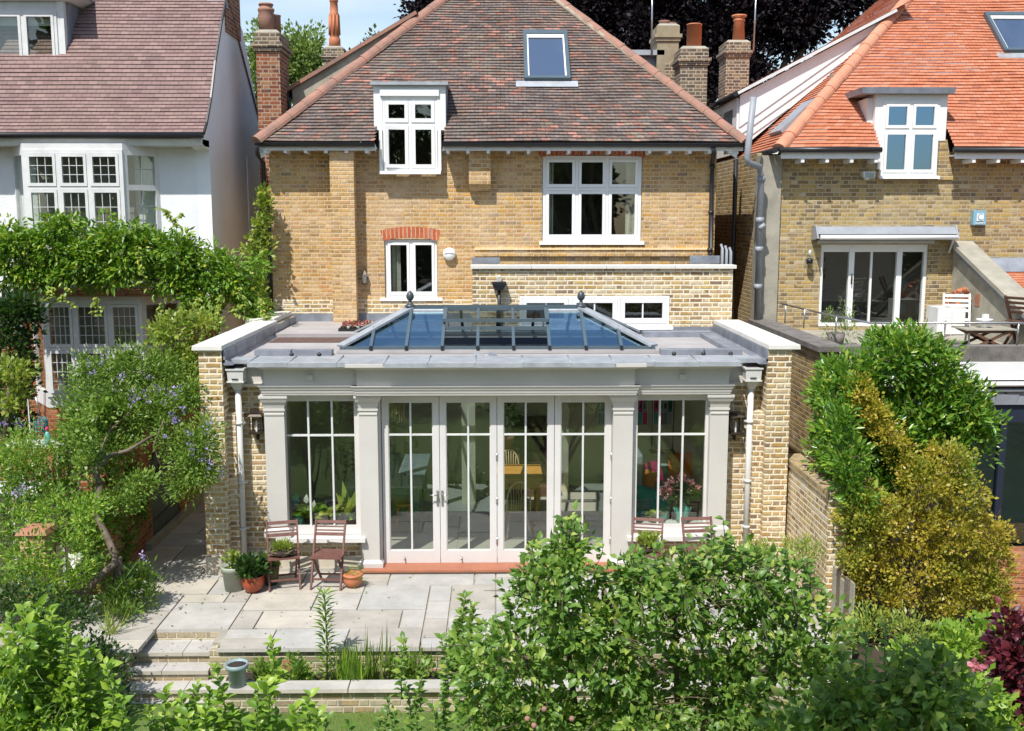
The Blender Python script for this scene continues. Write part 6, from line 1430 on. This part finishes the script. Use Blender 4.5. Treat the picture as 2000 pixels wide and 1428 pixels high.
# bottom left shrub and row of stems
t = plant('broadleaf_shrub', 'bright fresh green broad leaved shrub in the bottom left corner', 'shrub', (-3.6, 8.6, LZ))
shoots_later = True
bl = blobs([(60, 1290, 90, 50), (30, 1360, 90, 80), (130, 1360, 80, 60), (50, 1230, 40, 20), (190, 1410, 40, 30), (110, 1420, 110, 50)], 8.4, .6)
foliage('foliage', 'l_bright', bl, 170, 14, .13, .085, T_FULL, seed=43, parent=t, shell=.4, up=.6, droop=.25)
twigs(t, bl, 60, .006, 6, 1.1, 'green_stem')
branches((-3.7, 8.7, LZ), [(b[0], b[1], b[2]) for b in bl], .03, 'twig', 'branch', t, .2, 6)
shoots(t, [(r_x, r_y) for r_x, r_y in ((20, 1195), (45, 1180), (75, 1175), (100, 1190), (130, 1215), (60, 1215), (150, 1245), (180, 1265), (205, 1290), (225, 1330), (110, 1240), (30, 1240), (85, 1225), (150, 1290), (190, 1340), (120, 1300), (60, 1290), (240, 1370), (10, 1270), (90, 1330), (165, 1380), (215, 1385), (30, 1320), (50, 1370))], 8.3, .75, 'l_bright', .095, 23, 46, spread=.06)
t = plant('fruit_bush_row', 'row of fresh green leafy stems along the bottom edge in front of the steps', 'bush', (-2.6, 8.8, LZ))
sp = [(290, 1375), (325, 1345), (352, 1360), (385, 1330), (410, 1340), (420, 1300), (365, 1390), (400, 1380), (450, 1385), (505, 1330), (515, 1365), (540, 1390), (575, 1375), (300, 1400), (340, 1405), (430, 1410), (490, 1405), (560, 1410), (605, 1350), (600, 1400), (255, 1408), (395, 1400), (520, 1330), (530, 1250), (470, 1395), (425, 1350), (620, 1390)]
shoots(t, sp, 8.8, .62, 'l_bright', .105, 7, 46, spread=.08)
t = plant('fruit_bush', 'loose leafy stems rising from the bottom edge left of the apple tree', 'bush', (-1.2, 9.2, LZ))
sp = [(640, 1395), (680, 1405), (760, 1360), (790, 1330), (830, 1290), (860, 1240), (790, 1240), (845, 1380), (800, 1400), (870, 1320), (740, 1400), (900, 1380), (815, 1345), (880, 1285), (770, 1385)]
shoots(t, sp, 9.6, .6, 'l_apple', .085, 8, 44, spread=.08)
# planter bed plants
def bedY(z=-.36): return 11.27
t = plant('tall_lily', 'single tall lily stem with whorled narrow leaves in the planter bed', 'flower', (-2.15, 11.25, -.36))
q = at(633, 1150, 11.25); b0 = (q[0]+.0, 11.25, -.36)
MB().tube([b0, (q[0]+.02, 11.25, .1), (q[0], 11.25, q[2])], [.014, .011, .006], 6).build('stem', 'green_stem', t)
P, D = [], []
zz = -.3; k = 0
while zz < q[2]:
    for j in range(6): a = j*1.05+k*.5; P.append((q[0]+.01*math.cos(a), 11.25, zz)); D.append((math.cos(a), math.sin(a), .35))
    zz += .068; k += 1
P = np.array(P); D = np.array(D); leafmesh('foliage', 'l_wist', P, D, np.tile([0, 0, 1.], (len(P), 1)), .155*(.8+.4*RNG.random(len(P))), T_NARROW, t)
def tuft(name, lab, px, py, Y, zb, h, n, mat='l_grass', spread=.55, w=1.0, seed=0, cat='grass tuft', T=T_BLADE):
    q = at(px, py, Y); r = np.random.default_rng(seed); a = r.random(n)*6.28; P = np.c_[q[0]+r.normal(size=n)*.05*w, Y+r.normal(size=n)*.05, np.full(n, zb)]
    D = np.c_[np.cos(a)*spread*r.random(n), np.sin(a)*spread*r.random(n), np.ones(n)]
    o = leafmesh(name, mat, P, D, np.c_[np.cos(a), np.sin(a), np.full(n, .3)], h*(.5+.6*r.random(n)), T); return tag(o, lab, cat)
tuft('iris_clump', 'clump of arching green strap leaves in the planter bed right of the lily', 690, 1300, 11.25, -.37, .5, 150, mat='l_bright', spread=1.0, w=1.6, seed=2, cat='plant')
tuft('grass_clump', 'fine wispy grasses with thin seed stalks in the planter bed', 720, 1290, 11.3, -.37, .7, 30, spread=.6, w=3, seed=3, cat='grass')
tuft('iris_clump', 'upright sword leaves at the left end of the retaining wall', 195, 1290, 11.35, -.66, .85, 26, mat='l_bright', spread=.16, w=.8, seed=4, cat='plant')
tuft('day_lily', 'arching pale green strap leaves beside the top step', 218, 1225, 12.0, -.06, .5, 26, mat='l_yell', spread=1.0, w=.8, seed=5, cat='plant')
tuft('grass_clump', 'small tuft of thin grass at the right of the planter bed', 800, 1290, 11.3, -.37, .5, 60, spread=.7, w=3, seed=6, cat='grass')
t = plant('self_seeded_shrub', 'upright leafy young shrub standing in the planter bed left of the apple tree', 'shrub', (-.35, 11.25, -.36))
shoots(t, [(910, 1160), (925, 1180), (895, 1210), (940, 1210), (880, 1240), (930, 1250), (905, 1280), (950, 1290), (870, 1290)], 11.25, .7, 'l_solanum', .11, 9, 55, zb=-.36, T=T_NARROW if False else T_FULL)
for i, (pxs, lab, mt, hh) in enumerate((((500, 540), 'low straggly weeds at the foot of the retaining wall left of the lily', 'l_solanum', .22), ((570, 600), 'mound of small herbs around the lily foot', 'l_apple', .25), ((740, 850), 'tangle of low green herbs in the middle of the planter bed', 'l_solanum', .3), ((985, 1160), 'low plants in the planter bed under the apple tree', 'l_apple', .35))):
    xa_, xb = at(pxs[0], 1310, 11.27)[0], at(pxs[1], 1310, 11.27)[0]; t = plant('bed_herbs', lab, 'plant', ((xa_+xb)/2, 11.27, -.36))
    foliage('foliage', mt, [((xa_+xb)/2, 11.27, -.36+hh*.4, (xb-xa_)/2+.08, .13, hh)], int(60+120*(xb-xa_)), 9, .06, .05, seed=50+i, parent=t, shell=.2, up=.8)
t = plant('verbena', 'airy stem with tiny lilac flower heads leaning over the top of the steps', 'flower', (-4.4, 12.4, G)); a, b = at(195, 1215, 12.4), at(278, 1085, 12.3)
MB().tube([a, ((a[0]+b[0])/2-.05, 12.35, (a[2]+b[2])/2), b], [.007, .006, .003], 5).build('stem', 'green_stem', t)
for k in range(4): c = Vector(a).lerp(Vector(b), .3+.15*k); MB().tube([c, c+Vector((.1*(-1)**k, 0, .09))], .003, 5).build('side_stem', 'green_stem', t)
P = np.array([b]*14)+RNG.normal(size=(14, 3))*.03; leafmesh('flowers', 'f_purple', P, RNG.normal(size=(14, 3))+[0, 0, 1], np.tile([0, -.5, 1.], (14, 1)), np.full(14, .04), T_QUAD, t)
# left: climber with lilac flowers on twisted trunk
t = plant('potato_vine', 'sprawling climber with clusters of lilac flowers on a twisted bare trunk', 'climber', (-4.9, 12.9, -.3))
bl = blobs([(185, 730, 60, 45, 14.2), (250, 720, 90, 55, 14.2), (330, 730, 60, 40, 14.4), (170, 800, 70, 60, 13.9), (250, 800, 90, 60, 13.9), (330, 800, 60, 60, 14.0), (375, 770, 35, 40, 14.2), (150, 870, 50, 50, 13.8), (220, 870, 60, 40, 13.7), (340, 860, 60, 40, 13.7), (375, 900, 45, 50, 13.5), (400, 860, 45, 55, 13.6),
            (355, 950, 35, 40, 13.6), (270, 945, 50, 30, 13.3), (235, 975, 50, 25, 13.2), (405, 925, 20, 30, 13.5)], 14, .35)
foliage('foliage', 'l_solanum', bl, 1100, 22, .12, .055, T_LANCE, seed=60, parent=t, shell=.35, up=.2)
foliage('flowers', 'f_purple', blobs([(185, 705, 30, 12, 13.9), (205, 740, 60, 20, 13.8), (270, 775, 70, 25, 13.5), (330, 765, 40, 25, 13.5), (360, 800, 30, 25, 13.4), (350, 845, 45, 30, 13.3), (400, 860, 35, 50, 13.3), (430, 900, 14, 30, 13.3), (400, 915, 15, 30, 13.2), (300, 760, 60, 25, 13.5)], 13.5, .2), 34, 16, .055, .032, T_QUAD, seed=61, parent=t, shell=.75)['kind'] = 'stuff'
def tr(pts, r, par, nm='trunk', mt='bark'): 
    ps = [at(*p) for p in pts]; MB().tube(ps, r, 10).build(nm, mt, par)
tr([(145, 1190, 12.6), (185, 1135, 12.6), (228, 1097, 12.7), (222, 1080, 12.8), (205, 1040, 12.9), (185, 1000, 13.0), (195, 950, 13.1), (190, 915, 13.2), (215, 890, 13.3), (250, 880, 13.4), (300, 850, 13.6)], [.055, .05, .05, .048, .045, .042, .04, .036, .03, .025, .018], t)
tr([(195, 945, 13.1), (180, 915, 13.2), (165, 905, 13.2), (150, 960, 13.1)], [.03, .026, .022, .018], t, 'branch'); tr([(190, 915, 13.2), (200, 870, 13.4), (215, 840, 13.6), (260, 800, 13.8)], [.025, .02, .018, .012], t, 'branch'); tr([(320, 925, 13.5), (300, 870, 13.5), (320, 820, 13.6)], [.012, .012, .01], t, 'branch')
tr([(228, 1090, 12.75), (232, 1130, 12.8), (225, 1190, 12.7)], [.06, .07, .08], t, 'trunk')
# left mass of mixed shrubs
t = plant('rambling_rose', 'yellow green rose bush with a few white blooms by the brick pier', 'shrub', (-5.6, 12.2, -.4))
bl = blobs([(120, 1000, 70, 30), (60, 1080, 50, 40), (140, 1070, 45, 50), (100, 1130, 70, 40), (40, 1010, 40, 30), (170, 1000, 30, 30), (150, 1120, 30, 40)], 12.1, .4)
foliage('foliage', 'l_bright', bl, 190, 15, .11, .06, T_LANCE, seed=62, parent=t, shell=.4); foliage('blooms', 'f_white', blobs([(147, 1093, 12, 10)], 11.7, .05), 5, 14, .04, .05, T_FULL, seed=63, parent=t, shell=.2)
t = plant('ivy_mass', 'dense dark ivy and shrubs filling the left garden behind the rose', 'shrub', (-6.6, 13.4, -.4))
bl = blobs([(40, 900, 70, 60, 14.2), (60, 950, 70, 60, 13.8), (20, 1000, 60, 60, 13.4), (120, 930, 60, 60, 13.9), (110, 1000, 70, 70, 13.4), (180, 1050, 40, 80, 13.2), (60, 1080, 90, 60, 12.9), (190, 1140, 50, 50, 12.8), (120, 1180, 60, 50, 12.6), (30, 1150, 60, 60, 12.5), (250, 1150, 50, 40, 12.8), (150, 850, 40, 50, 14.2)], 13.5, .4)
foliage('foliage', 'l_apple', bl, 560, 17, .15, .065, T_QUAD, seed=64, parent=t, shell=.3)
t = plant('wall_ivy', 'dark ivy clothing the near end of the red garden wall behind the twisted trunk', 'climber', (-5.2, 14, -.3))
def ivyY(px): return 2000*5.25/(970-px)
foliage('foliage', 'l_solanum', blobs([(px, py, 26, 42, ivyY(px), .3) for px, py in ((170, 900), (170, 980), (175, 1060), (210, 860), (215, 940), (218, 1020), (225, 1100), (255, 850), (250, 930), (262, 1000), (150, 820), (200, 800), (250, 790), (300, 800), (190, 1010), (200, 1080), (240, 1050))], 14, .3), 480, 20, .12, .06, T_QUAD, seed=140, parent=t, shell=.2)
t = plant('light_shrub', 'light green fine leaved shrub with a few blue flowers at the left edge', 'shrub', (-7, 13.8, -.4))
foliage('foliage', 'l_bright', blobs([(30, 860, 60, 40), (70, 880, 60, 40), (20, 920, 50, 45), (110, 880, 30, 30)], 13.6, .4), 200, 15, .12, .05, T_NARROW, seed=65, parent=t, shell=.4); foliage('flowers', 'f_purple', blobs([(33, 825, 10, 8), (40, 958, 10, 8), (5, 832, 8, 8)], 13.1, .08), 9, 14, .05, .035, seed=66, parent=t)
t = plant('corner_shrub', 'dark leafy shrub spilling over the left of the steps', 'shrub', (-4.9, 11.2, LZ))
foliage('foliage', 'l_dark', blobs([(215, 1310, 45, 60), (170, 1270, 40, 50), (120, 1210, 70, 40), (40, 1180, 60, 40), (230, 1370, 40, 40)], 10.9, .35), 220, 16, .11, .05, T_QUAD, seed=67, parent=t, shell=.3)
t = plant('leafy_perennials', 'fresh green perennials edging the shaded alley paving', 'plant', (-4.7, 12.9, G))
foliage('foliage', 'l_solanum', blobs([(270, 1130, 45, 35, 12.9), (230, 1170, 40, 30, 12.6), (295, 1165, 25, 25, 12.8), (250, 1190, 40, 20, 12.4)], 12.8, .25), 130, 14, .09, .07, T_NARROW, seed=68, parent=t, shell=.3, up=.5)
# bush behind pier beside the red wall
t = plant('photinia', 'rounded yellow green bush with reddish tips above the red garden wall', 'shrub', (-5.9, 15.8, -.3))
foliage('foliage', 'l_yell', blobs([(350, 640, 50, 35), (330, 690, 50, 40), (395, 630, 40, 30), (370, 700, 45, 50), (310, 650, 25, 25), (380, 760, 20, 40), (350, 760, 40, 50), (300, 760, 40, 50)], 15.8, .4), 260, 16, .12, .075, T_QUAD, seed=69, parent=t, shell=.4, up=.5)
branches((-5.9, 15.9, -.3), [at(350, 640, 15.8), at(330, 690, 15.8), at(395, 640, 15.8)], .04, 'bark', 'trunk', t, .1, 9)
# wisteria over the white house
t = plant('wisteria', 'broad band of wisteria draped across the front of the white house', 'climber', (-8, 18.2, -.3))
bl = blobs([(30, 500, 70, 60), (100, 480, 60, 55), (165, 500, 60, 60), (230, 490, 60, 55), (290, 490, 55, 50), (60, 540, 60, 35), (350, 500, 50, 50), (400, 530, 60, 55), (450, 540, 45, 50), (330, 545, 50, 35), (240, 530, 60, 30), (150, 535, 60, 30), (395, 580, 40, 40), (20, 470, 40, 30), (250, 450, 30, 20), (475, 580, 20, 40), (505, 615, 10, 30), (500, 520, 15, 20), (120, 440, 30, 15)], 18.1, .35)
foliage('foliage', 'l_wist', bl, 1050, 24, .16, .10, T_LANCE, seed=70, parent=t, shell=.4, up=-.05, droop=.2)
r_ = random.Random(2); P = []; D = []; m = MB()
for (px, py, ln) in ((130, 560, 40), (190, 580, 35), (315, 590, 60), (385, 580, 45), (430, 575, 70), (470, 560, 60), (505, 580, 50), (270, 480, 80), (100, 560, 30), (345, 440, -25), (330, 425, -20), (15, 580, 60)):
    pts = [Vector(at(px+r_.uniform(-6, 6)*k, py+ln*k/5, 17.7)) for k in range(6)]; MB().tube(pts, .006, 5).build('tendril', 'green_stem', t)
    for k in range(5):
        for j in range(9): P.append(pts[k].lerp(pts[k+1], r_.random())); D.append((r_.uniform(-1, 1), r_.uniform(-1, .3), -.4))
P = np.array(P); D = np.array(D); leafmesh('tendril_leaves', 'l_yell', P, D, np.tile([0, -.6, 1.], (len(P), 1)), .085*(.7+.5*RNG.random(len(P))), T_QUAD, t)
branches((-9.3, 18.0, -.3), [at(20, 540, 18.0), at(10, 520, 18.0)], .07, 'bark', 'trunk', t, .12, 12)
t = plant('dark_climber', 'dark hanging climber at the left edge beside the lower bay window', 'climber', (-8.6, 17.6, -.3))
foliage('foliage', 'l_dark', blobs([(25, 620, 50, 50), (30, 690, 45, 60), (20, 760, 45, 50), (50, 600, 35, 30), (20, 830, 50, 40)], 17.4, .35), 330, 18, .15, .085, T_QUAD, seed=71, parent=t, shell=.4)
t = plant('young_maple', 'pale yellow green small tree at the left edge below the climber', 'tree', (-8.2, 16.4, -.3))
foliage('crown', 'l_yell', blobs([(25, 730, 45, 30), (20, 780, 40, 25)], 16.3, .3), 70, 14, .14, .08, T_QUAD, seed=72, parent=t, shell=.4); MB().tube([at(12, 900, 16.4), at(14, 780, 16.4), at(25, 730, 16.4)], [.06, .05, .03], 8).build('trunk', 'bark', t)
t = plant('wall_vine', 'light green vine climbing the left edge of the brick house', 'climber', (-4.5, 19.3, 2.8))
foliage('foliage', 'l_yell', blobs([(515, 400, 10, 30), (512, 440, 14, 30), (508, 480, 22, 25), (515, 380, 8, 15), (490, 495, 25, 12), (505, 560, 8, 40), (520, 600, 6, 20)], 19.1, .15), 120, 14, .11, .085, T_QUAD, seed=73, parent=t, shell=.3)
branches((-4.42, 19.35, 2.9), [at(515, 380, 19.2), at(505, 480, 19.2)], .012, 'twig', 'branch', t, .1, 14)
# right: laurel and golden bush
t = plant('laurel', 'big glossy green laurel standing before the terrace wall', 'shrub', (4.9, 13.6, -.5))
bl = blobs([(1660, 740, 60, 50), (1740, 700, 80, 50), (1820, 720, 70, 55), (1870, 790, 55, 70), (1800, 800, 100, 80), (1690, 830, 90, 80), (1650, 880, 60, 60), (1760, 880, 110, 70), (1870, 860, 60, 50), (1700, 940, 80, 50), (1735, 665, 25, 20), (1800, 670, 60, 25), (1660, 780, 60, 50), (1620, 830, 25, 30), (1830, 920, 60, 40), (1630, 880, 40, 60), (1650, 950, 45, 60), (1670, 1020, 50, 50), (1615, 770, 25, 40), (1900, 820, 30, 50), (1640, 830, 34, 45, 12.3, .3), (1655, 890, 36, 45, 12.25, .3), (1668, 950, 36, 40, 12.2, .3)], 13.3, .6)
foliage('foliage', 'l_laurel', bl, 1500, 22, .12, .092, T_LANCE, seed=80, parent=t, shell=.5, up=.45)
twigs(t, bl, 70, .007, 4, 1.12)
branches((4.95, 13.7, -.5), [(b[0], b[1], b[2]) for b in bl[:9]], .06, 'bark', 'trunk', t, .12, 15)
t = plant('golden_bush', 'large golden yellow and bronze fine leaved bush under the laurel', 'shrub', (5.2, 12.4, -.6))
bl = blobs([(1675, 760, 22, 30, 12.9), (1695, 800, 26, 30, 12.8), (1725, 840, 30, 26, 12.7), (1755, 880, 34, 30, 12.7), (1850, 890, 55, 22, 12.6), (1810, 935, 65, 45), (1880, 960, 55, 45), (1690, 1030, 50, 50), (1670, 960, 40, 40), (1770, 1010, 70, 60), (1860, 1040, 75, 55), (1930, 1040, 40, 50), (1690, 1100, 55, 50), (1780, 1100, 75, 50), (1880, 1120, 65, 50), (1840, 1175, 65, 40), (1925, 1165, 55, 45), (1940, 1100, 40, 45), (1740, 1160, 55, 40), (1670, 1150, 30, 40), (1700, 990, 50, 40, 12.2, .35), (1665, 1010, 36, 40, 12.15, .3), (1665, 1080, 36, 40, 12.2, .3)], 12.4, .5)
foliage('foliage', 'l_gold', bl, 1350, 26, .09, .045, T_QUAD, seed=81, parent=t, shell=.55, up=.5)
twigs(t, bl, 90, .006, 5, 1.12)
branches((5.1, 12.5, -.6), [(b[0], b[1]+.1, b[2]) for b in bl[4:14]], .05, 'bark', 'trunk', t, .12, 16)
t = plant('mixed_border', 'pale green perennials between the apple tree and the golden bush', 'plant', (3.9, 10.8, -.55))
foliage('foliage', 'l_yell', blobs([(1700, 1220, 60, 35), (1780, 1230, 60, 40), (1850, 1250, 50, 40), (1640, 1230, 40, 30), (1560, 1080, 60, 35, 12.5), (1480, 1085, 50, 25, 12.8)], 10.6, .35), 260, 15, .10, .06, T_NARROW, seed=82, parent=t, shell=.3, up=.6)
t = plant('smoke_bush', 'burgundy leaved smoke bush at the right edge', 'shrub', (5.3, 9.8, -.55))
foliage('foliage', 'l_red', blobs([(1985, 1280, 40, 35), (1992, 1340, 40, 40), (1965, 1310, 25, 25), (1985, 1390, 40, 40), (1975, 1225, 16, 20)], 9.9, .35), 110, 13, .13, .10, T_FULL, seed=83, parent=t, shell=.3)
t = plant('pink_rose', 'single pink rose bloom in front of the burgundy bush', 'flower', at(1905, 1315, 8.6)); q = at(1905, 1300, 8.6)
P = np.tile(q, (22, 1))+RNG.normal(size=(22, 3))*.018; leafmesh('petals', 'f_pink', P, RNG.normal(size=(22, 3))+[0, -.6, .3], RNG.normal(size=(22, 3)), np.full(22, .075), T_FULL, t); MB().tube([q, (q[0]+.03, q[1]+.05, q[2]-.5), (q[0]+.1, q[1]+.1, LZ)], .006, 5).build('stem', 'green_stem', t)
t = plant('bank_shrubs', 'low green shrubs covering the ground at the right edge beside the brick steps', 'shrub', (5.4, 9, -.6))
foliage('foliage', 'l_bright', blobs([(1880, 1350, 70, 40), (1940, 1400, 60, 40), (1800, 1300, 60, 40), (1930, 1240, 50, 30, 10.5), (1880, 1260, 60, 30, 10.2)], 9.2, .5), 230, 14, .12, .07, T_QUAD, seed=84, parent=t, shell=.3)
# grass blades at the bottom edge
n = 9000; P = np.c_[RNG.uniform(-3.4, 3.6, n), RNG.uniform(9.4, 10.88, n), np.full(n, LZ)]; a = RNG.random(n)*6.28
o = leafmesh('grass', 'l_grass', P, np.c_[np.cos(a)*.5, np.sin(a)*.5, np.ones(n)], np.c_[np.cos(a), np.sin(a), np.full(n, .3)], .07*(.6+.8*RNG.random(n)), T_BLADE); struct(o, 'stuff')

# ================================================================== BACKGROUND TREES
def tree(name, lab, base, bl, mat, clumps, per, cr_, size, seed, shell=.35, tr_=.25, lf=T_QUAD, group=None):
    t = plant(name, lab, 'tree', base, group); foliage('crown', mat, bl, clumps, per, cr_, size, lf, seed=seed, parent=t, shell=shell, up=.1)
    branches(base, [(b[0], b[1], b[2]) for b in bl], tr_, 'bark', 'trunk', t, .15, seed, 6); return t
tree('birch_tree', 'airy light green birch seen between the chimneys', (at(595, 431, 38)[0], 38, -.6), blobs([(600, 100, 35, 45), (580, 150, 40, 50), (605, 190, 40, 40), (560, 110, 20, 40), (620, 140, 20, 30)], 38, 1.0), 'l_birch', 420, 22, .45, .16, 90)
tree('birch_tree', 'narrow pale green birch right beside the white gable', (at(512, 431, 40)[0], 40, -.6), blobs([(508, 90, 14, 40), (505, 150, 18, 50), (515, 200, 20, 40)], 40, .6), 'l_birch', 150, 20, .4, .16, 91)
tree('distant_tree', 'small dark green treetop above the left slope of the main roof', (at(740, 431, 42)[0], 42, -.6), blobs([(745, 90, 30, 12), (735, 105, 30, 14), (700, 130, 30, 30), (650, 150, 30, 30)], 42, 1.0), 'l_dark', 130, 20, .4, .18, 92)
bb = blobs([(860, 10, 45, 45), (1150, 20, 90, 80), (1280, 40, 110, 100), (1400, 60, 110, 110), (1500, 20, 120, 90), (1600, 0, 110, 60), (1230, -60, 160, 80), (1450, -80, 180, 90), (1350, 150, 90, 70), (1450, 150, 60, 60), (1100, -30, 90, 60), (1560, 60, 60, 40), (930, -30, 60, 50), (1680, -30, 60, 40), (1240, 130, 60, 50), (820, 30, 20, 20), (1000, -60, 100, 50)], 44, 2.2)
tree('copper_beech', 'huge nearly black copper beech filling the sky behind the chimneys', (at(1350, 431, 44)[0], 44, -.6), bb, 'l_beech', 2500, 46, .6, .20, 93, shell=.15, tr_=.5)
# trees behind the viewpoint, seen mirrored in the glass
base_bl = [(0, 0, 5, 3.4, 2.4, 3.6), (1.5, 0, 7.5, 2.6, 2.2, 2.8), (-1.8, .4, 7, 2.4, 2, 2.6), (0, 0, 10, 2.6, 2.2, 2.6), (-.5, 0, 2.2, 3.2, 1.8, 1.8)]
t0 = None
for i, (x, y, sc) in enumerate(((-13, -20, 1.5), (-17.5, -22, 1.6), (-7.5, -22, 1.25), (-1.5, -23, 1.1), (4.5, -21, 1.0), (10.5, -20, .72), (17, -19, .62), (24, -18, .6), (-22, -18, 1.5))):
    if t0 is None:
        t0 = thing('garden_tree', 'broad green garden tree at the far end of the lawn behind the viewpoint', 'tree', (0, 0, 0), 'trees behind the viewpoint')
        foliage('crown', 'l_dark', base_bl, 500, 22, .55, .42, T_QUAD, seed=95, parent=t0, shell=.45); branches((0, 0, 0), [(b[0], b[1], b[2]) for b in base_bl], .25, 'bark', 'trunk', t0, .1, 5, 6)
        t0.location = (x, y, LZ); t0.scale = (sc,)*3
    else: dup(t0, (x, y, LZ), i*1.3, scale=(sc,)*3)
for i, (xh, lab) in enumerate(((-5.3, 'clipped dark hedge along the left side of the lawn'), (5.2, 'clipped dark hedge along the right side of the lawn'))):
    t = plant('hedge', lab, 'hedge', (xh, -4, LZ)); foliage('foliage', 'l_dark', [(xh, yy, LZ+.9, .5, 1.5, 1.1) for yy in range(-18, 5, 2)], 700, 14, .22, .16, T_QUAD, seed=97+i, parent=t, shell=.5)

for i, (x, y, sx, zc, lab) in enumerate(((-4.6, .8, 1.7, 1.0, 'unseen shrub added to darken the glass reflections, left back of the lawn'), (-1.9, -.6, 1.5, .7, 'unseen shrub added to darken the glass reflections, left of centre'), (1.0, .2, 1.6, .9, 'unseen shrub added to darken the glass reflections, right of centre'), (4.0, 1.2, 1.7, 1.0, 'unseen shrub added to darken the glass reflections, right back of the lawn'))):
    t = plant('reflection_shrub', lab, 'shrub', (x, y, LZ), 'added shrubs that darken the glass reflections')  # out of view, added as dark masses for the orangery glass to mirror
    foliage('foliage', 'l_dark', [(x, y, LZ+zc, sx, 1.1, zc+.5), (x+.7, y-.8, LZ+zc+.9, 1.0, .9, 1.0), (x-.8, y-1.2, LZ+zc+.8, 1.0, .9, 1.1)], 260, 16, .22, .15, T_QUAD, seed=110+i, parent=t, shell=.45)

t = plant('added_shade_tree', 'unseen tree added beside the viewpoint so its high crown shades the bottom right corner', 'tree', (4.6, -2.5, LZ))
foliage('crown', 'l_dark', [(.7, 1.9, 8.9, 1.5, 1.0, 1.0), (1.9, 1.2, 9.2, 1.4, 1.0, 1.2), (3.2, .2, 9.6, 1.5, 1.2, 1.3), (4.4, -1.5, 9.8, 1.8, 1.6, 1.6)], 420, 20, .3, .17, T_QUAD, seed=130, parent=t, shell=.3)  # out of view, added to throw shade on the fruit tree below
branches((4.6, -2.5, LZ), [(.9, 1.8, 8.8), (2, 1.2, 9), (3.2, .2, 9.4), (4.4, -1.5, 10)], .14, 'bark', 'trunk', t, .1, 31, 8)

n = 260; X_, Y_ = RNG.uniform(-4.4, 3.8, n), 11.42+2.8*RNG.random(n)
X_ = np.round(X_/.3)*.3-.12*0+RNG.normal(size=n)*.01; P = np.c_[X_, Y_, np.full(n, G)]; k = RNG.random(n) < .5; P = P[k]; m_ = len(P)
o = leafmesh('joint_weeds', 'l_solanum', P, RNG.normal(size=(m_, 3))*[1, 1, .2]+[0, 0, .7], RNG.normal(size=(m_, 3)), .035*(.5+RNG.random(m_)), T_LANCE); struct(o, 'stuff')
n = 130; P = np.c_[RNG.uniform(-4.9, 4, n), 11.5+2.6*RNG.random(n)**1.5, np.full(n, G+.008)]; P[:60, 0] = RNG.uniform(-5, -3.4, 60)
o = leafmesh('fallen_leaves', 'twig', P, RNG.normal(size=(n, 3))*[1, 1, .1], np.tile([0, 0, 1.], (n, 1))+RNG.normal(size=(n, 3))*.2, .03*(.5+RNG.random(n)), T_QUAD); struct(o, 'stuff')
